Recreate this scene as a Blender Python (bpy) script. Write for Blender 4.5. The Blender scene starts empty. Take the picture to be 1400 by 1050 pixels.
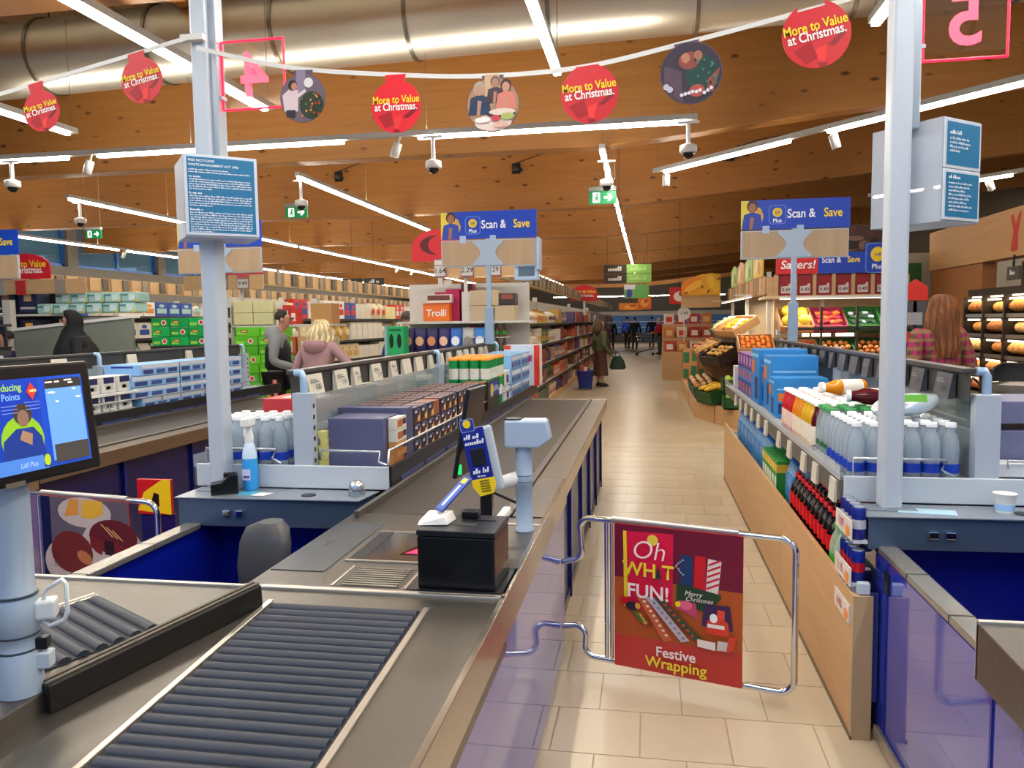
import bpy, bmesh, math, random
from mathutils import Vector, Matrix, Euler
random.seed(7)
SC = bpy.context.scene
COL = SC.collection
# ---------------------------------------------------------------- camera
cam = bpy.data.cameras.new('camera'); camo = bpy.data.objects.new('camera', cam); COL.objects.link(camo)
cam.sensor_width = 36; cam.lens = 36 * 1060 / 1400; cam.clip_start = .05; cam.clip_end = 300
R0 = ((9.85112930e-01, -2.63030497e-04, -1.71908250e-01),
      (1.71357349e-01, 8.15105227e-02, 9.81831296e-01),
      (-1.37540798e-02, 9.96672446e-01, -8.03421420e-02))
camo.matrix_world = Matrix(((R0[0][0], R0[0][1], -R0[0][2], 0), (R0[1][0], R0[1][1], -R0[1][2], 0), (R0[2][0], R0[2][1], -R0[2][2], 1.6), (0, 0, 0, 1)))
SC.camera = camo
SC.view_settings.view_transform = 'Standard'; SC.view_settings.look = 'None'
SC.view_settings.gamma = 1; SC.view_settings.use_curve_mapping = False
SC.view_settings.exposure = -0.10
# ---------------------------------------------------------------- world: cool daylight coming through the open shop front
W = bpy.data.worlds.new('daylight'); SC.world = W; W.use_nodes = True
bg = W.node_tree.nodes['Background']; bg.inputs[0].default_value = (.42, .62, 1, 1); bg.inputs[1].default_value = 0.75

# ---------------------------------------------------------------- helpers
def lin(h):
    if not isinstance(h, str): return tuple(h)
    h = h.lstrip('#'); v = [int(h[i:i+2], 16) / 255 for i in (0, 2, 4)]
    return tuple(x / 12.92 if x <= .04045 else ((x + .055) / 1.055) ** 2.4 for x in v)
MATS = {}
def mat(c, rough=.5, metal=0., var=.08, emit=0., trans=0., alpha=1., ior=1.45, scale=6., coat=0., bump=0., spec=None):
    key = (c if isinstance(c, str) else tuple(c), rough, metal, var, emit, trans, alpha, ior, scale, coat, bump)
    if key in MATS: return MATS[key]
    m = bpy.data.materials.new('surface_%d' % len(MATS)); m.use_nodes = True; MATS[key] = m
    nt = m.node_tree; p = nt.nodes['Principled BSDF']; L = nt.links.new
    c = lin(c)
    p.inputs['Base Color'].default_value = (*c, 1); p.inputs['Roughness'].default_value = rough; p.inputs['Metallic'].default_value = metal
    p.inputs['IOR'].default_value = ior
    p.inputs['Alpha'].default_value = alpha
    p.inputs['Transmission Weight'].default_value = trans; p.inputs['Coat Weight'].default_value = coat
    if emit: p.inputs['Emission Color'].default_value = (*c, 1); p.inputs['Emission Strength'].default_value = emit
    if var or bump:
        tc = nt.nodes.new('ShaderNodeTexCoord'); nz = nt.nodes.new('ShaderNodeTexNoise')
        nz.inputs['Scale'].default_value = scale; nz.inputs['Detail'].default_value = 3; L(tc.outputs['Object'], nz.inputs['Vector'])
        if var:
            mx = nt.nodes.new('ShaderNodeMix'); mx.data_type = 'RGBA'
            mx.inputs['A'].default_value = (*[max(0, x * (1 - var)) for x in c], 1); mx.inputs['B'].default_value = (*[min(1, x * (1 + var)) for x in c], 1)
            L(nz.outputs['Fac'], mx.inputs['Factor']); L(mx.outputs['Result'], p.inputs['Base Color'])
        if bump:
            b = nt.nodes.new('ShaderNodeBump'); b.inputs['Strength'].default_value = bump; b.inputs['Distance'].default_value = .01
            L(nz.outputs['Fac'], b.inputs['Height']); L(b.outputs['Normal'], p.inputs['Normal'])
    return m
def wood(name, c0, c1, stretch, rough=.55, knots=True, sc=1.):
    if name in MATS: return MATS[name]
    m = bpy.data.materials.new(name); m.use_nodes = True; MATS[name] = m
    nt = m.node_tree; N = nt.nodes.new; L = nt.links.new; p = nt.nodes['Principled BSDF']; p.inputs['Roughness'].default_value = rough
    tc = N('ShaderNodeTexCoord'); mp = N('ShaderNodeMapping'); mp.inputs['Scale'].default_value = stretch; L(tc.outputs['Object'], mp.inputs['Vector'])
    nz = N('ShaderNodeTexNoise'); nz.inputs['Scale'].default_value = 3 * sc; nz.inputs['Detail'].default_value = 5; nz.inputs['Distortion'].default_value = .6
    L(mp.outputs[0], nz.inputs['Vector'])
    mx = N('ShaderNodeMix'); mx.data_type = 'RGBA'; mx.inputs['A'].default_value = (*lin(c0), 1); mx.inputs['B'].default_value = (*lin(c1), 1)
    L(nz.outputs['Fac'], mx.inputs['Factor']); out = mx.outputs['Result']
    if knots:
        mk = N('ShaderNodeMapping'); mk.inputs['Scale'].default_value = (2.2, 2.2, 5.); L(tc.outputs['Object'], mk.inputs['Vector'])
        vo = N('ShaderNodeTexVoronoi'); vo.inputs['Scale'].default_value = 1.0; vo.inputs['Randomness'].default_value = 1; L(mk.outputs[0], vo.inputs['Vector'])
        rp = N('ShaderNodeValToRGB'); rp.color_ramp.elements[0].position = .07; rp.color_ramp.elements[1].position = .15
        rp.color_ramp.elements[0].color = (1, 1, 1, 1); rp.color_ramp.elements[1].color = (0, 0, 0, 1); L(vo.outputs['Distance'], rp.inputs['Fac'])
        ml = N('ShaderNodeMath'); ml.operation = 'MULTIPLY'; ml.inputs[1].default_value = .85; L(rp.outputs['Color'], ml.inputs[0])
        m2 = N('ShaderNodeMix'); m2.data_type = 'RGBA'; m2.inputs['B'].default_value = (.05, .016, .004, 1)
        L(ml.outputs[0], m2.inputs['Factor']); L(out, m2.inputs['A']); out = m2.outputs['Result']
    L(out, p.inputs['Base Color'])
    return m
def brushed(name, c, rough, stretch):
    if name in MATS: return MATS[name]
    m = bpy.data.materials.new(name); m.use_nodes = True; MATS[name] = m
    nt = m.node_tree; N = nt.nodes.new; L = nt.links.new; p = nt.nodes['Principled BSDF']
    p.inputs['Metallic'].default_value = .9; p.inputs['Base Color'].default_value = (*lin(c), 1)
    tc = N('ShaderNodeTexCoord'); mp = N('ShaderNodeMapping'); mp.inputs['Scale'].default_value = stretch; L(tc.outputs['Object'], mp.inputs['Vector'])
    nz = N('ShaderNodeTexNoise'); nz.inputs['Scale'].default_value = 30; nz.inputs['Detail'].default_value = 3; L(mp.outputs[0], nz.inputs['Vector'])
    mr = N('ShaderNodeMapRange'); mr.inputs['To Min'].default_value = rough - .1; mr.inputs['To Max'].default_value = rough + .12
    L(nz.outputs['Fac'], mr.inputs['Value']); L(mr.outputs[0], p.inputs['Roughness'])
    b = N('ShaderNodeBump'); b.inputs['Strength'].default_value = .06; b.inputs['Distance'].default_value = .004; L(nz.outputs['Fac'], b.inputs['Height']); L(b.outputs[0], p.inputs['Normal'])
    return m

class MB:
    """collects shapes, then links them as one mesh object"""
    def __init__(s): s.v = []; s.f = []; s.m = []; s.sm = []; s.mats = []
    def mi(s, m):
        if m is None: return 0
        if m not in s.mats: s.mats.append(m)
        return s.mats.index(m)
    def add(s, vs, fs, m=None, smooth=False):
        o = len(s.v); s.v += [tuple(v) for v in vs]; k = s.mi(m)
        for f in fs: s.f.append([i + o for i in f]); s.m.append(k); s.sm.append(smooth)
        return s
    def box(s, a, b, m=None):
        x0, x1 = sorted((a[0], b[0])); y0, y1 = sorted((a[1], b[1])); z0, z1 = sorted((a[2], b[2]))
        return s.add([(x0, y0, z0), (x1, y0, z0), (x1, y1, z0), (x0, y1, z0), (x0, y0, z1), (x1, y0, z1), (x1, y1, z1), (x0, y1, z1)],
                     [(3, 2, 1, 0), (4, 5, 6, 7), (0, 1, 5, 4), (1, 2, 6, 5), (2, 3, 7, 6), (3, 0, 4, 7)], m)
    def cbox(s, c, d, m=None): return s.box([c[i] - d[i] / 2 for i in range(3)], [c[i] + d[i] / 2 for i in range(3)], m)
    def hexa(s, p, m=None):  # 8 points: bottom ring then top ring
        return s.add(p, [(3, 2, 1, 0), (4, 5, 6, 7), (0, 1, 5, 4), (1, 2, 6, 5), (2, 3, 7, 6), (3, 0, 4, 7)], m)
    def ring(s, rings, m=None, smooth=True, cap=True):
        n = len(rings[0]); vs = [p for r in rings for p in r]; fs = []
        for i in range(len(rings) - 1):
            for j in range(n): fs.append((i * n + j, i * n + (j + 1) % n, (i + 1) * n + (j + 1) % n, (i + 1) * n + j))
        s.add(vs, fs, m, smooth)
        if cap:
            s.add(rings[0], [tuple(reversed(range(n)))], m); s.add(rings[-1], [tuple(range(n))], m)
        return s
    def lathe(s, c, prof, n=12, m=None, cap=True, smooth=True):
        return s.ring([[(c[0] + r * math.cos(2 * math.pi * j / n), c[1] + r * math.sin(2 * math.pi * j / n), c[2] + z) for j in range(n)] for r, z in prof], m, smooth, cap)
    def tube(s, pts, r, n=8, m=None, cap=True, closed=False):
        pts = [Vector(p) for p in pts]; rings = []; up = None
        for i, p in enumerate(pts):
            a = pts[i - 1] if (i or closed) else p; b = pts[(i + 1) % len(pts)] if (i < len(pts) - 1 or closed) else p
            t = (b - a).normalized()
            if up is None: up = t.orthogonal().normalized()
            up = (up - t * up.dot(t)).normalized(); w = t.cross(up)
            rr = r[i] if isinstance(r, (list, tuple)) else r
            rings.append([tuple(p + (up * math.cos(2 * math.pi * j / n) + w * math.sin(2 * math.pi * j / n)) * rr) for j in range(n)])
        if closed: rings.append(rings[0]); cap = False
        return s.ring(rings, m, True, cap)
    def cyl(s, a, b, r, n=12, m=None, r2=None): return s.tube([a, b], [r, r if r2 is None else r2], n, m)
    def prism(s, poly, d, m=None):  # poly: 3D points (planar), d: extrusion vector
        n = len(poly); q = [tuple(Vector(p) + Vector(d)) for p in poly]
        return s.add(list(poly) + q, [tuple(reversed(range(n))), tuple(range(n, 2 * n))] + [(j, (j + 1) % n, n + (j + 1) % n, n + j) for j in range(n)], m)
    def ball(s, c, r, m=None, u=10, v=6):
        r = (r, r, r) if not isinstance(r, (list, tuple)) else r
        R = [[(c[0] + r[0] * math.sin(math.pi * i / v) * math.cos(2 * math.pi * j / u), c[1] + r[1] * math.sin(math.pi * i / v) * math.sin(2 * math.pi * j / u), c[2] - r[2] * math.cos(math.pi * i / v)) for j in range(u)] for i in range(1, v)]
        s.ring(R, m, True, False)
        o = len(s.v); k = s.mi(m); s.v += [(c[0], c[1], c[2] - r[2]), (c[0], c[1], c[2] + r[2])]
        b0 = o - u * (v - 1); b1 = o - u
        for j in range(u):
            s.f.append([b0 + (j + 1) % u, b0 + j, o]); s.m.append(k); s.sm.append(True)
            s.f.append([b1 + j, b1 + (j + 1) % u, o + 1]); s.m.append(k); s.sm.append(True)
        return s
    def xf(s, M):
        s.v = [tuple(M @ Vector(v)) for v in s.v]; return s
    def mesh(s, name, m=None):
        me = bpy.data.meshes.new(name); me.from_pydata(s.v, [], s.f)
        for k in (s.mats or [m or mat('#999999')]): me.materials.append(k)
        me.polygons.foreach_set('material_index', s.m); me.polygons.foreach_set('use_smooth', s.sm); me.update()
        return me
    def build(s, name, m=None, parent=None, bev=0, loc=None):
        o = bpy.data.objects.new(name, s.mesh(name, m)); COL.objects.link(o)
        if parent: o.parent = parent
        if loc: o.location = loc
        if bev:
            b = o.modifiers.new('edge', 'BEVEL'); b.width = bev; b.segments = 2; b.limit_method = 'ANGLE'
        return o
def tag(o, label=None, cat=None, group=None, kind=None):
    for k, v in (('label', label), ('category', cat), ('group', group), ('kind', kind)):
        if v: o[k] = v
    return o
def thing(name, label, cat, loc=(0, 0, 0), rz=0, group=None):
    o = bpy.data.objects.new(name, None); COL.objects.link(o); o.location = loc; o.rotation_euler = (0, 0, rz); o.empty_display_size = .1
    return tag(o, label, cat, group)
def dup(o, loc=None, rz=None, label=None, group=None, rot=None, scale=None):
    c = o.copy(); COL.objects.link(c)
    if loc is not None: c.location = loc
    if rz is not None: c.rotation_euler = (0, 0, rz)
    if rot is not None: c.rotation_euler = rot
    if scale is not None: c.scale = scale
    tag(c, label, None, group)
    for ch in list(o.children):
        d = ch.copy(); COL.objects.link(d); d.parent = c
        for g in list(ch.children):
            e = g.copy(); COL.objects.link(e); e.parent = d
    return c
def frame(o, u, v):
    u = Vector(u).normalized(); v = Vector(v); v = (v - u * v.dot(u)).normalized(); n = u.cross(v)
    return Matrix(((u.x, v.x, n.x, o[0]), (u.y, v.y, n.y, o[1]), (u.z, v.z, n.z, o[2]), (0, 0, 0, 1)))
TXT = {}
def text(s, F, size, m, parent=None, at=(0, 0), align='CENTER', bold=.0, shear=0., name='lettering', lift=.0012, sx=1.):
    key = (s, align, bold, shear)
    if key not in TXT:
        cu = bpy.data.curves.new('t', 'FONT'); cu.body = s; cu.align_x = align; cu.align_y = 'CENTER'; cu.size = 1; cu.offset = min(bold, .018); cu.shear = shear; cu.resolution_u = 4
        ob = bpy.data.objects.new('t', cu); me = bpy.data.meshes.new_from_object(ob); TXT[key] = me
        bpy.data.objects.remove(ob)
    me = TXT[key]
    o = bpy.data.objects.new(name, me.copy()); o.data.materials.clear(); o.data.materials.append(m); COL.objects.link(o)
    if parent: o.parent = parent
    o.matrix_local = F @ Matrix.Translation((at[0], at[1], lift)) @ Matrix.Diagonal((size * sx, size, 1, 1))
    return o
class Print:
    """flat print on a surface: patches stacked by fractions of a millimetre"""
    def __init__(s, F, lift=.0008, step=.0003): s.b = MB(); s.F = F; s.z = lift; s.st = step
    def poly(s, pts, m):
        n = len(pts); a = sum(pts[i][0] * pts[(i + 1) % n][1] - pts[(i + 1) % n][0] * pts[i][1] for i in range(n))
        if a < 0: pts = list(reversed(pts))
        s.b.add([s.F @ Vector((p[0], p[1], s.z)) for p in pts], [tuple(range(n))], m); s.z += s.st; return s
    def rect(s, x0, y0, x1, y1, m): return s.poly([(x0, y0), (x1, y0), (x1, y1), (x0, y1)], m)
    def rrect(s, x0, y0, x1, y1, r, m):
        P = []
        for cx, cy, a in ((x1 - r, y1 - r, 0), (x0 + r, y1 - r, 90), (x0 + r, y0 + r, 180), (x1 - r, y0 + r, 270)):
            for k in range(5): t = math.radians(a + k * 22.5); P.append((cx + r * math.cos(t), cy + r * math.sin(t)))
        return s.poly(P, m)
    def ell(s, cx, cy, rx, ry, m, n=20, a=0, a0=0, a1=360):
        P = []
        for k in range(n + (a1 - a0 < 360)):
            t = math.radians(a0 + (a1 - a0) * k / n); x = rx * math.cos(t); y = ry * math.sin(t)
            P.append((cx + x * math.cos(a) - y * math.sin(a), cy + x * math.sin(a) + y * math.cos(a)))
        return s.poly(P, m)
    def build(s, parent=None, name='print'): return s.b.build(name, None, parent)
def scrawl(F, x, y, w, h, m, parent, lift=.0042, shear=.0, seed=None):
    """lettering too small to read in the photograph: word shaped runs of strokes"""
    P = Print(F, lift, 0.); r = random.Random(seed if seed is not None else int(x * 7919 + y * 104729)); u = x
    while u < x + w - h * .3:
        for k in range(r.randint(2, 8)):
            if u > x + w: break
            a = r.uniform(.28, .5) * h; b = r.choice([.55, .6, .6, 1.]) * h; P.poly([(u, y - h * .3), (u + a, y - h * .3), (u + a + shear * b, y - h * .3 + b), (u + shear * b, y - h * .3 + b)], m); u += a + h * .12
        u += h * .4
    return P.build(parent, 'small_print')
ORD = ['first', 'second', 'third', 'fourth', 'fifth', 'sixth', 'seventh', 'eighth', 'ninth', 'tenth', 'eleventh', 'twelfth', 'thirteenth', 'fourteenth', 'fifteenth', 'sixteenth', 'seventeenth', 'eighteenth', 'nineteenth', 'twentieth']
def nth(i): return ORD[i] if i < 20 else ('twenty-' + ORD[i - 20] if i < 29 else 'thirty-' + ORD[(i - 30) % 9])
def struct(o): o['kind'] = 'structure'; return o
XV = Vector((1, 0, 0)); ZV = Vector((0, 0, 1))
# shared colours
GREY = mat('#8d99a6', .35, .25, .05); POST = mat('#b9c2cc', .4, .1, .03); WHITE = mat('#e6e6e2', .4); BLACK = mat('#0c0d10', .35); DARK = mat('#1d1f22', .5)
STEEL = brushed('brushed_steel', '#757069', .36, (1, 8, 1)); STEELX = brushed('steel_fascia', '#b0a698', .2, (1, 8, 1)); RIM = mat('#cfc9bd', .3, .85, 0); CHROME = mat('#d8dde2', .08, 1., 0)
BLUE = mat('#04104f', .3, 0, .05); BLUEG = mat('#2a38a0', .06, 0, .02, ior=2.9); RED = mat('#c8101c', .4); YEL = mat('#f3d21b', .4); LIDB = mat('#0b3fb4', .4, var=.03)
OAK = wood('oak_laminate', '#b88a58', '#cfa574', (1, 1, 12), .45, False, .6); GLU = wood('glulam', '#9f642a', '#bb8443', (.35, .35, 5), .5)
TILEM = mat('#c6b69c', .28, 0, .10, scale=2.5); CARDM = mat('#d9d4c6', .5); PALE = mat('#c9cfd6', .4, .1, .04)

# ---------------------------------------------------------------- structure
def roof(x): return 0. if x < -.5 else (x + .5) * .095
def floor_material():
    m = bpy.data.materials.new('floor_field'); m.use_nodes = True; nt = m.node_tree; N = nt.nodes.new; L = nt.links.new; p = nt.nodes['Principled BSDF']; p.inputs['Roughness'].default_value = .28
    tc = N('ShaderNodeTexCoord'); br = N('ShaderNodeTexBrick'); mp = N('ShaderNodeMapping'); mp.inputs['Location'].default_value = (.024, .023, 0); L(tc.outputs['Object'], mp.inputs[0]); L(mp.outputs[0], br.inputs['Vector'])
    br.inputs['Scale'].default_value = 1; br.inputs['Brick Width'].default_value = .333; br.inputs['Row Height'].default_value = .333; br.inputs['Mortar Size'].default_value = .003; br.offset = .5
    br.inputs['Color1'].default_value = (*lin('#c6b69c'), 1); br.inputs['Color2'].default_value = (*lin('#c1ad8c'), 1); br.inputs['Mortar'].default_value = (*lin('#ab9c83'), 1)
    L(br.outputs['Color'], p.inputs['Base Color']); return m
fl = struct(MB().box((-22, -6, -.2), (12, 57, 0)).build('floor', floor_material()))
tile_me = {}
row = 0; y = 2.737
TW = .333
tm = [MB().box((0, 0, 0), (TW - .005, TW - .005, .003)).mesh('tile', mat(c, .27, 0, .08, scale=3)) for c in ('#c6b69c', '#c4b49a', '#c8b89e')]
GROUT = mat('#9d8d74', .7)
MB().box((-.7, 2.42, 0), (1.12, 10.07, .0008)).build('grout_bed', GROUT, fl)
for r in range(23):
    yy = 2.423 + r * TW
    x = -.857 + (.1665 if r % 2 else 0)
    while x < 1.1:
        if x > -1:
            o = bpy.data.objects.new('tile', random.choice(tm)); COL.objects.link(o); o.parent = fl; o.location = (x, yy, .0005)
        x += TW
# ceiling: white deck, glulam beams and purlins
ce = MB()
DECK = mat('#cfc7b6', .5, 0, .05)
xs = [-22 + i * .25 for i in range(int(34 / .25) + 1)]
for i in range(len(xs) - 1):
    a, b = xs[i], xs[i + 1]; za = 5.35 + roof(a); zb = 5.35 + roof(b); d = .05 if i % 2 else 0
    ce.add([(a, -1, za + d), (b, -1, zb + d), (b, 57, zb + d), (a, 57, za + d)], [(3, 2, 1, 0)])
    ce.add([(b, -1, zb), (b, -1, zb + .05), (b, 57, zb + .05), (b, 57, zb)], [(0, 1, 2, 3)])
ce = struct(ce.build('ceiling', DECK))
def beam(y, parent):
    px = [-22, -.5, 12]; b = MB()
    bot = [3.75 + roof(x) for x in px]; top = [5.2 + roof(x) for x in px]
    poly = [(px[i], y, bot[i]) for i in range(3)] + [(px[i], y, top[i]) for i in (2, 1, 0)]
    b.prism(poly, (0, .28, 0)); return b.build('beam', GLU, parent, .012)
for k in range(-1, 9): beam(9.85 + 5.25 * k, ce)
LAM = wood('purlin_timber', '#9c6220', '#bd8034', (5, .35, 5), .5, False)
for k in range(11):
    x = -20 + 3.0 * k; z = 5.1 + roof(x)
    MB().box((x - .09, -1, z), (x + .09, 56.5, z + .26)).build('purlin', LAM, ce)
WALLM = mat('#7c776e', .7, 0, .04)
struct(MB().box((-22, 56.5, 0), (12, 57, 6.5)).build('wall_back', WALLM))
wl = MB().box((-16.4, -1, 0), (-16.0, 57, 3.3)).box((-16.4, -1, 4.6), (-16.0, 57, 5.4))
for k in range(15): wl.box((-16.4, -1 + k * 4.1, 3.3), (-16, -.6 + k * 4.1, 4.6))
wl = struct(wl.build('wall_left', WALLM))
struct(MB().box((9.6, -1, 0), (10, 57, 7)).build('wall_right', mat('#7e7466', .7, 0, .05)))
WINB = mat('#2c66b4', .3, .1)
for k in range(14):
    y0 = -.6 + k * 4.1
    w = struct(MB().box((-16.22, y0, 3.3), (-16.12, y0 + .1, 4.6)).box((-16.22, y0 + 3.6, 3.3), (-16.12, y0 + 3.7, 4.6)).box((-16.22, y0, 3.3), (-16.12, y0 + 3.7, 3.38)).box((-16.22, y0, 4.52), (-16.12, y0 + 3.7, 4.6)).box((-16.22, y0 + 1.8, 3.3), (-16.12, y0 + 1.9, 4.6)).build('window_%d' % (k + 1), WINB))
    MB().box((-16.19, y0 + .1, 3.38), (-16.17, y0 + 3.6, 4.52)).build('pane', mat('#5d9fc8', .05, 0, .15, alpha=.35, scale=.8), w)
# ---------------------------------------------------------------- ducts
DUCT = mat('#ccc6b8', .42, 1., .06, scale=1.2)
def duct(y, z0, r, x0, x1, seg, label):
    t = thing('air_duct', label, 'duct', (0, 0, 0))
    n = int((x1 - x0) / seg)
    for i in range(n):
        a = x0 + i * seg; b = a + seg; zz = lambda x: z0 + (x + 7.6) * .021
        M_ = MB().tube([(a, y, zz(a)), (b, y, zz(b))], r, 28, DUCT, False); M_.build('duct_section', None, t)
        MB().tube([(b - .02, y, zz(b)), (b + .02, y, zz(b))], r + .02, 28, mat('#8d887c', .3, 1., 0)).build('seam_ring', None, t)
    for i in range(n // 2):
        x = x0 + (2 * i + 1) * seg
        MB().cyl((x, y, z0 + (x + 7.6) * .021 + r), (x, y, 5.4 + roof(x)), .008, 6).build('hanger_rod', mat('#55524c', .5, .6), t)
    pf = MB()
    return t
duct(8.45, 4.80, .42, -14.5, 9.5, 1.5, 'large silver spiral air duct hanging before the nearest timber beam')
duct(22.5, 4.55, .3, -8, 9.2, 1.5, 'smaller silver air duct far back across the roof beams')
# ---------------------------------------------------------------- light tracks
LIT = mat('#fffaf0', .4, 0, 0, emit=34.)
RAILM = mat('#b9bab6', .4, .2, .03)
POWER = 8.5; LAMPC = (1, .93, .83); ADDED_UPLIGHT = 15.0
def track(p, q, segs, label, z=3.6, drops=True):
    """p, q: ends (x, y) of the rail; segs: list of (t0, t1) lit stretches in metres along it"""
    p = Vector((p[0], p[1], z)); q = Vector((q[0], q[1], z)); d = (q - p).normalized(); ln = (q - p).length; w = Vector((-d.y, d.x, 0))
    t = thing('light_track', label, 'light', p)
    def bar(a, b, hw, z0, z1):
        A = d * a; B = d * b
        return MB().hexa([tuple(A - w * hw + ZV * z0), tuple(B - w * hw + ZV * z0), tuple(B + w * hw + ZV * z0), tuple(A + w * hw + ZV * z0),
                          tuple(A - w * hw + ZV * z1), tuple(B - w * hw + ZV * z1), tuple(B + w * hw + ZV * z1), tuple(A + w * hw + ZV * z1)])
    bar(0, ln, .035, .02, .075).build('rail', RAILM, t)
    for a, b in segs:
        bar(a, b, .03, -.018, .02).build('tube', LIT, t, .008)
        ld = bpy.data.lights.new('lamp_glow', 'AREA'); ld.shape = 'RECTANGLE'; ld.size = b - a; ld.size_y = .06; ld.energy = POWER * (b - a); ld.color = LAMPC
        lo = bpy.data.objects.new('lamp_glow', ld); COL.objects.link(lo); lo.parent = t
        lo.location = d * ((a + b) / 2) - ZV * .03; lo.rotation_euler = (0, 0, math.atan2(d.y, d.x))
    # added upward fill lamps, put in to brighten the beams and ceiling
    ups = [(segs[0][0] + .3, segs[-1][1] - .3)] if abs(d.y) < .1 else [] if abs(d.y) < .9 else [(c - 1.3 - p.y, c + 1.3 - p.y) for c in [9.99 + 2.625 + 5.25 * (j - 3) for j in range(12)] if c - 1.3 > p.y and c + 1.3 < q.y]
    for a, b in ups:
        ud = bpy.data.lights.new('added_uplight', 'AREA'); ud.shape = 'RECTANGLE'; ud.size = b - a; ud.size_y = .06; ud.energy = ADDED_UPLIGHT * (b - a) * (1.15 if abs(d.y) > .9 else .7); ud.color = LAMPC
        uo = bpy.data.objects.new('added_uplight', ud); COL.objects.link(uo); uo.parent = t; uo.location = d * ((a + b) / 2) + ZV * .09; uo.rotation_euler = (math.pi, 0, math.atan2(d.y, d.x))
    k = max(1, int(ln / 2.5))
    for i in range(k + 1):
        c = d * min(ln - .05, .05 + i * (ln - .1) / k)
        g = p + c; zt = 5.36 + roof(g.x)
        for yd, zd_, rd in ((8.45, 4.80, .42), (22.5, 4.55, .3)):
            if abs(g.y - yd) < rd: zt = zd_ + (g.x + 7.6) * .021 - math.sqrt(rd * rd - (g.y - yd) ** 2) - .03
        MB().cyl(tuple(c + ZV * .07), tuple(c + ZV * (zt - z)), .003, 5).build('cable', mat('#6a665e', .5), t)
    return t
def runs(ln, seg, gap):
    out = []; a = .05
    while a < ln - .2: out.append((a, min(a + seg, ln - .05))); a += seg + gap
    return out
SPOTM = mat('#c9c6bf', .4, .1)
def spot(c, label, tilt=(0, .35, 0), lit=False):
    t = thing('spotlight', label, 'spotlight', c)
    t.rotation_euler = tilt
    MB().lathe((0, 0, 0), [(.045, -.2), (.05, -.195), (.05, -.05), (.03, -.045)], 14).build('housing', SPOTM, t)
    MB().lathe((0, 0, 0), [(.038, -.203), (.038, -.199)], 14).build('lens', mat('#fff4d8', .3, 0, 0, emit=12.) if lit else mat('#8c8983', .2), t)
    MB().cyl((0, 0, -.05), (0, 0, .03), .014, 8).build('stem', SPOTM, t)
    return t
track((-3.5, -1.), (-3.5, 7.0), runs(8, 3.9, .05), 'long light tube above the left post, near end of the tills')
track((-5.9, -1.), (-5.9, 7.4), runs(8.4, 4.1, .05), 'light tube left of the left post, low in the top left corner')
track((-.72, -1.), (-.72, 6.5), runs(7.5, 3.7, .05), 'bright light tube pointing at the middle of the paper bunting')
track((1.54, -1.), (1.54, 5.9), runs(6.9, 3.4, .05), 'light tube just left of the right post')
track((3.9, -1.), (3.9, 5.0), runs(6, 2.9, .05), 'light tube over the next till to the right')
track((-8., 8.33), (.5, 8.28), [(.05, 1.25), (1.65, 4.7), (5.55, 8.4)], 'light track running across under the nearest timber beam')
track((-4.7, 10.1), (-4.7, 44), runs(33.9, 7.5, .3), 'light track over the aisle beside the crisps shelves')
track((-.53, 9.4), (-.53, 34), runs(24.6, .45, .55), 'dashed light track running down the main aisle')
track((-8.9, 10.9), (-8.9, 44), runs(33, 8, .25), 'light track over the household aisle by the green cartons')
track((-13.6, 10), (-13.6, 48), runs(38, 4, .35), 'light track along the grey left wall')
track((.1, 11.1), (4.9, 5.7), [(.2, 2.25), (2.75, 3.5), (3.6, 5.4), (5.6, 7.1)], 'slanting light track between the right post and the produce')
track((3.7, 14.2), (8.2, 8.8), [(.1, .95), (1.15, 2.3), (2.7, 4.5), (4.8, 6.9)], 'slanting light track above the bakery front')
track((-6, 50), (5, 50), runs(11, 5.2, .3), 'light strip across the far end of the aisle', 3.1)
spot((-6.45, 8.33, 3.6), 'white spotlight on the cross track left of the left post'); spot((-2.66, 8.3, 3.6), 'white spotlight under the middle red bunting disc')
spot((.25, 10.9, 3.6), 'white spotlight on the left end of the slanting track', (0, 0, 0)); spot((1.95, 9.0, 3.6), 'white spotlight hanging midway on the slanting track beside the right post', (0, -.3, 0))
spot((4.95, 12.7, 3.62), 'lit white spotlight above the bakery front', (.3, -.5, 0), True)
for i, (x, y, w) in enumerate([(-13.6, 14.3, 'nearest'), (-13.6, 18.65, 'second'), (-13.6, 23, 'third'), (-8.9, 27.2, 'nearer'), (-8.9, 29, 'farther')]):
    spot((x, y, 3.6), f'{w} small white spotlight on the {"wall" if i < 3 else "household aisle"} light track', (.2, .5, 0))
spot((-13.6, 32, 3.6), 'glaring lit spotlight on the light track by the far left wall', (.9, -.5, 0), True)
spot((-4.7, 33, 3.6), 'lit white spotlight near the far end of the crisps aisle', (.9, -.4, 0), True)
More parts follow.
